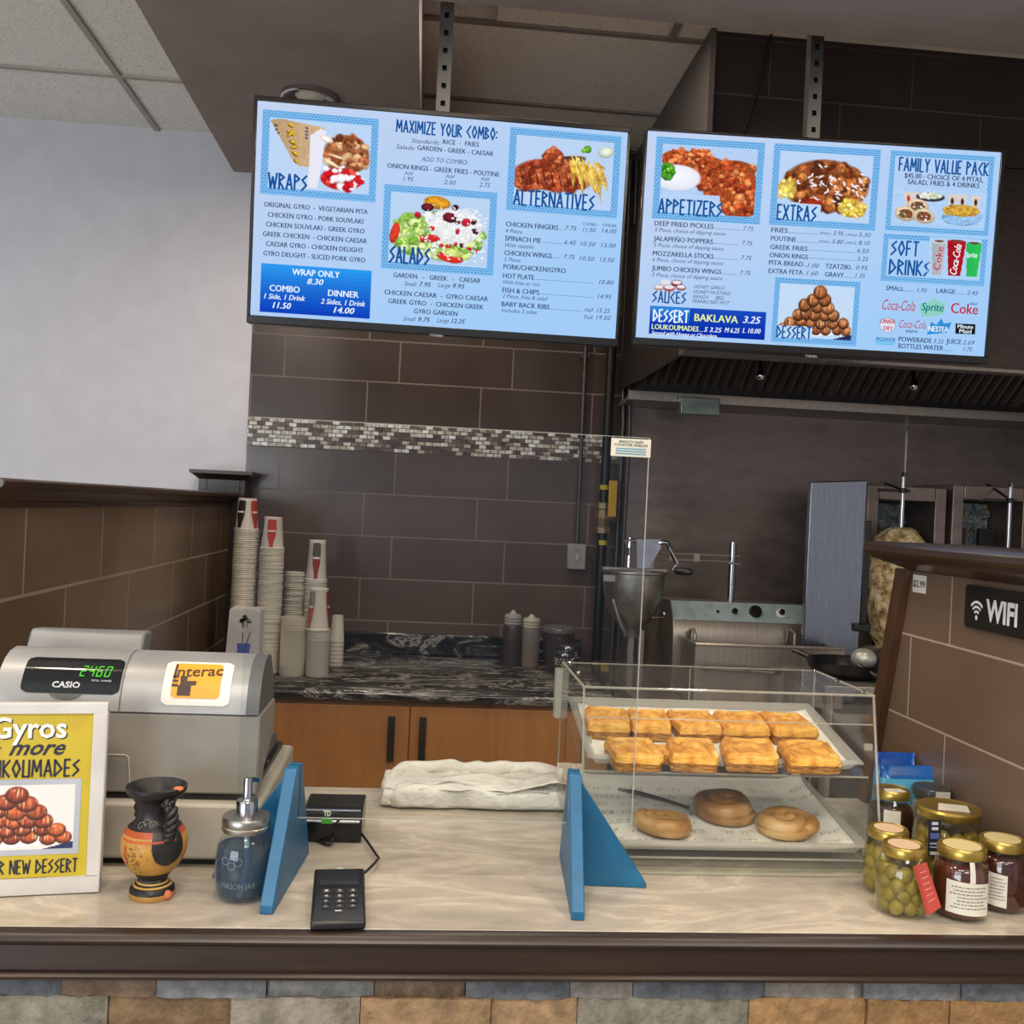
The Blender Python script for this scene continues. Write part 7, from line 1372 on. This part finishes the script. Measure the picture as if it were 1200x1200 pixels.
# blue bags
def pouch(lab, px0, px1, ptop, y, c1, c2, split):
    a, b = un(px0, ptop, 'y', y), un(px1, ptop, 'y', y); z1 = a.z; t = thing('plastic_pouch', lab, 'pouch', ((a.x+b.x)/2, y, CZ)); W_ = b.x-a.x
    def body(z0, z1_, nm, m, k0, k1):
        mb = MB(); n_ = 28; L = 8
        for j in range(L+1):
            v = j/L; z = z0+(z1_-z0)*v; th_ = .026*(k0+(k1-k0)*v)
            for i in range(n_): an = 2*pi*i/n_; c, s = cos(an), sin(an); mb.v.append(((a.x+b.x)/2+np.sign(c)*abs(c)**.4*W_/2, y+th_*np.sign(s)*abs(s)**.7+.003*noise.noise((c*4, s*4, z*60)), z))
        for j in range(L):
            for i in range(n_): mb.f.append((j*n_+i, j*n_+(i+1) % n_, (j+1)*n_+(i+1) % n_, (j+1)*n_+i)); mb.c.append(None)
        mb.f += [tuple(range(n_))[::-1], tuple(range(L*n_, (L+1)*n_))]; mb.c += [None, None]; return obj(nm, mb, m, t, smooth=60)
    zs_ = CZ+(z1-CZ)*split; body(CZ+.0005, zs_-.0003, 'pouch_body', mat('pouch_'+c1, c1, .22, coat=.3, var=.15, vs=20), 1, .5); body(zs_, z1, 'pouch_top', mat('pouch_'+c2, c2, .2, coat=.3, var=.2, vs=20), .5, .1); return t, a, b
pouch('blue plastic pouch standing behind the jars, left and taller', 1026, 1072, 881, 1.80, '3a8fc4', '1450a8', .80)
T_, a, b = pouch('light blue plastic pouch with a dark blue top, behind the jars', 1032, 1104, 896, 1.745, '5fb0d6', '155aa6', .84)
p = un(1068, 925, 'y', 1.72); mb = MB(); put_text(mb, '2 0 1', lambda u, v: (u, 1.7245, v), p.x, p.x+.024, p.z, .009, .0, .2); obj('pouch_lettering', mb, mat('pouch_ink', '223a5a', .5), T_, smooth=0, fixn=False)

# ---- signs on the right half wall
def wfn(off): return lambda u, v: (PX-off, -u, v)
a, b, c, d = (un(px, py, 'x', PX-.004) for px, py in ((1131, 686), (1134, 736), (1200, 692), (1200, 748)))
u0, u1 = -((a.y+b.y)/2), -((a.y+b.y)/2)+.215; v0, v1 = (b.z+d.z)/2, (a.z+c.z)/2; rc = .008
pl = []
for cx_, cy_, s in ((u1-rc, v0+rc, -pi/2), (u1-rc, v1-rc, 0), (u0+rc, v1-rc, pi/2), (u0+rc, v0+rc, pi)):
    for k in range(6): pl.append((cx_+rc*cos(s+k*pi/10), cy_+rc*sin(s+k*pi/10)))
sg = thing('wifi_sign', 'black wireless internet sign on the tiled half wall', 'sign', (PX, -(u0+u1)/2, v0)); obj('plate', MB().prism([(-u, v) for u, v in pl], 'x', PX-.007, PX-.0005), mat('sign_black', '0f0f10', .15), sg)
mb = MB(); hs = v1-v0; f = wfn(.0078); (uw, vw) = (-un(1160, 727, 'x', PX).y, un(1160, 727, 'x', PX).z); ue = -un(1197, 737, 'x', PX).y; vt = un(1160, 703, 'x', PX).z; put_text(mb, 'WIFI', f, uw, ue, vw, vt-vw, .035)
ac = -un(1149, 726, 'x', PX).y; av = un(1149, 724, 'x', PX).z; 
for r0_, r1_ in ((0, .0042), (.0085, .0125), (.0165, .0205), (.0245, .029)):
    n_ = 14; a0, a1 = (radians(45), radians(135)) if r0_ else (0, 2*pi)
    for k in range(n_):
        t0, t1_ = a0+(a1-a0)*k/n_, a0+(a1-a0)*(k+1)/n_; mb.add([f(ac+r*.9*cos(t), av+r*sin(t)) for r, t in ((r0_, t0), (r1_, t0), (r1_, t1_), (r0_, t1_))], [(0, 1, 2, 3)])
obj('sign_lettering', mb, mat('sign_white', 'd8d9da', .4), sg, smooth=0, fixn=False)
a, b = un(1071, 673, 'x', PX), un(1085, 696, 'x', PX); t = thing('price_sticker', 'small white price sticker reading $2.99 on the half wall', 'sticker', (PX, (a.y+b.y)/2, b.z)); obj('paper', MB().box((PX-.0012, b.y, b.z), (PX-.0003, a.y, a.z)), mat('sticker_white', 'd6d3cb', .4), t)
mb = MB(); put_text(mb, '$2.99', wfn(.0016), -a.y+.002, -b.y-.002, b.z+(a.z-b.z)*.32, (a.z-b.z)*.36, .02); obj('price_lettering', mb, mat('print_black', '2b2b2c', .5), t, smooth=0, fixn=False)

bpy.data.objects.remove(TXT)
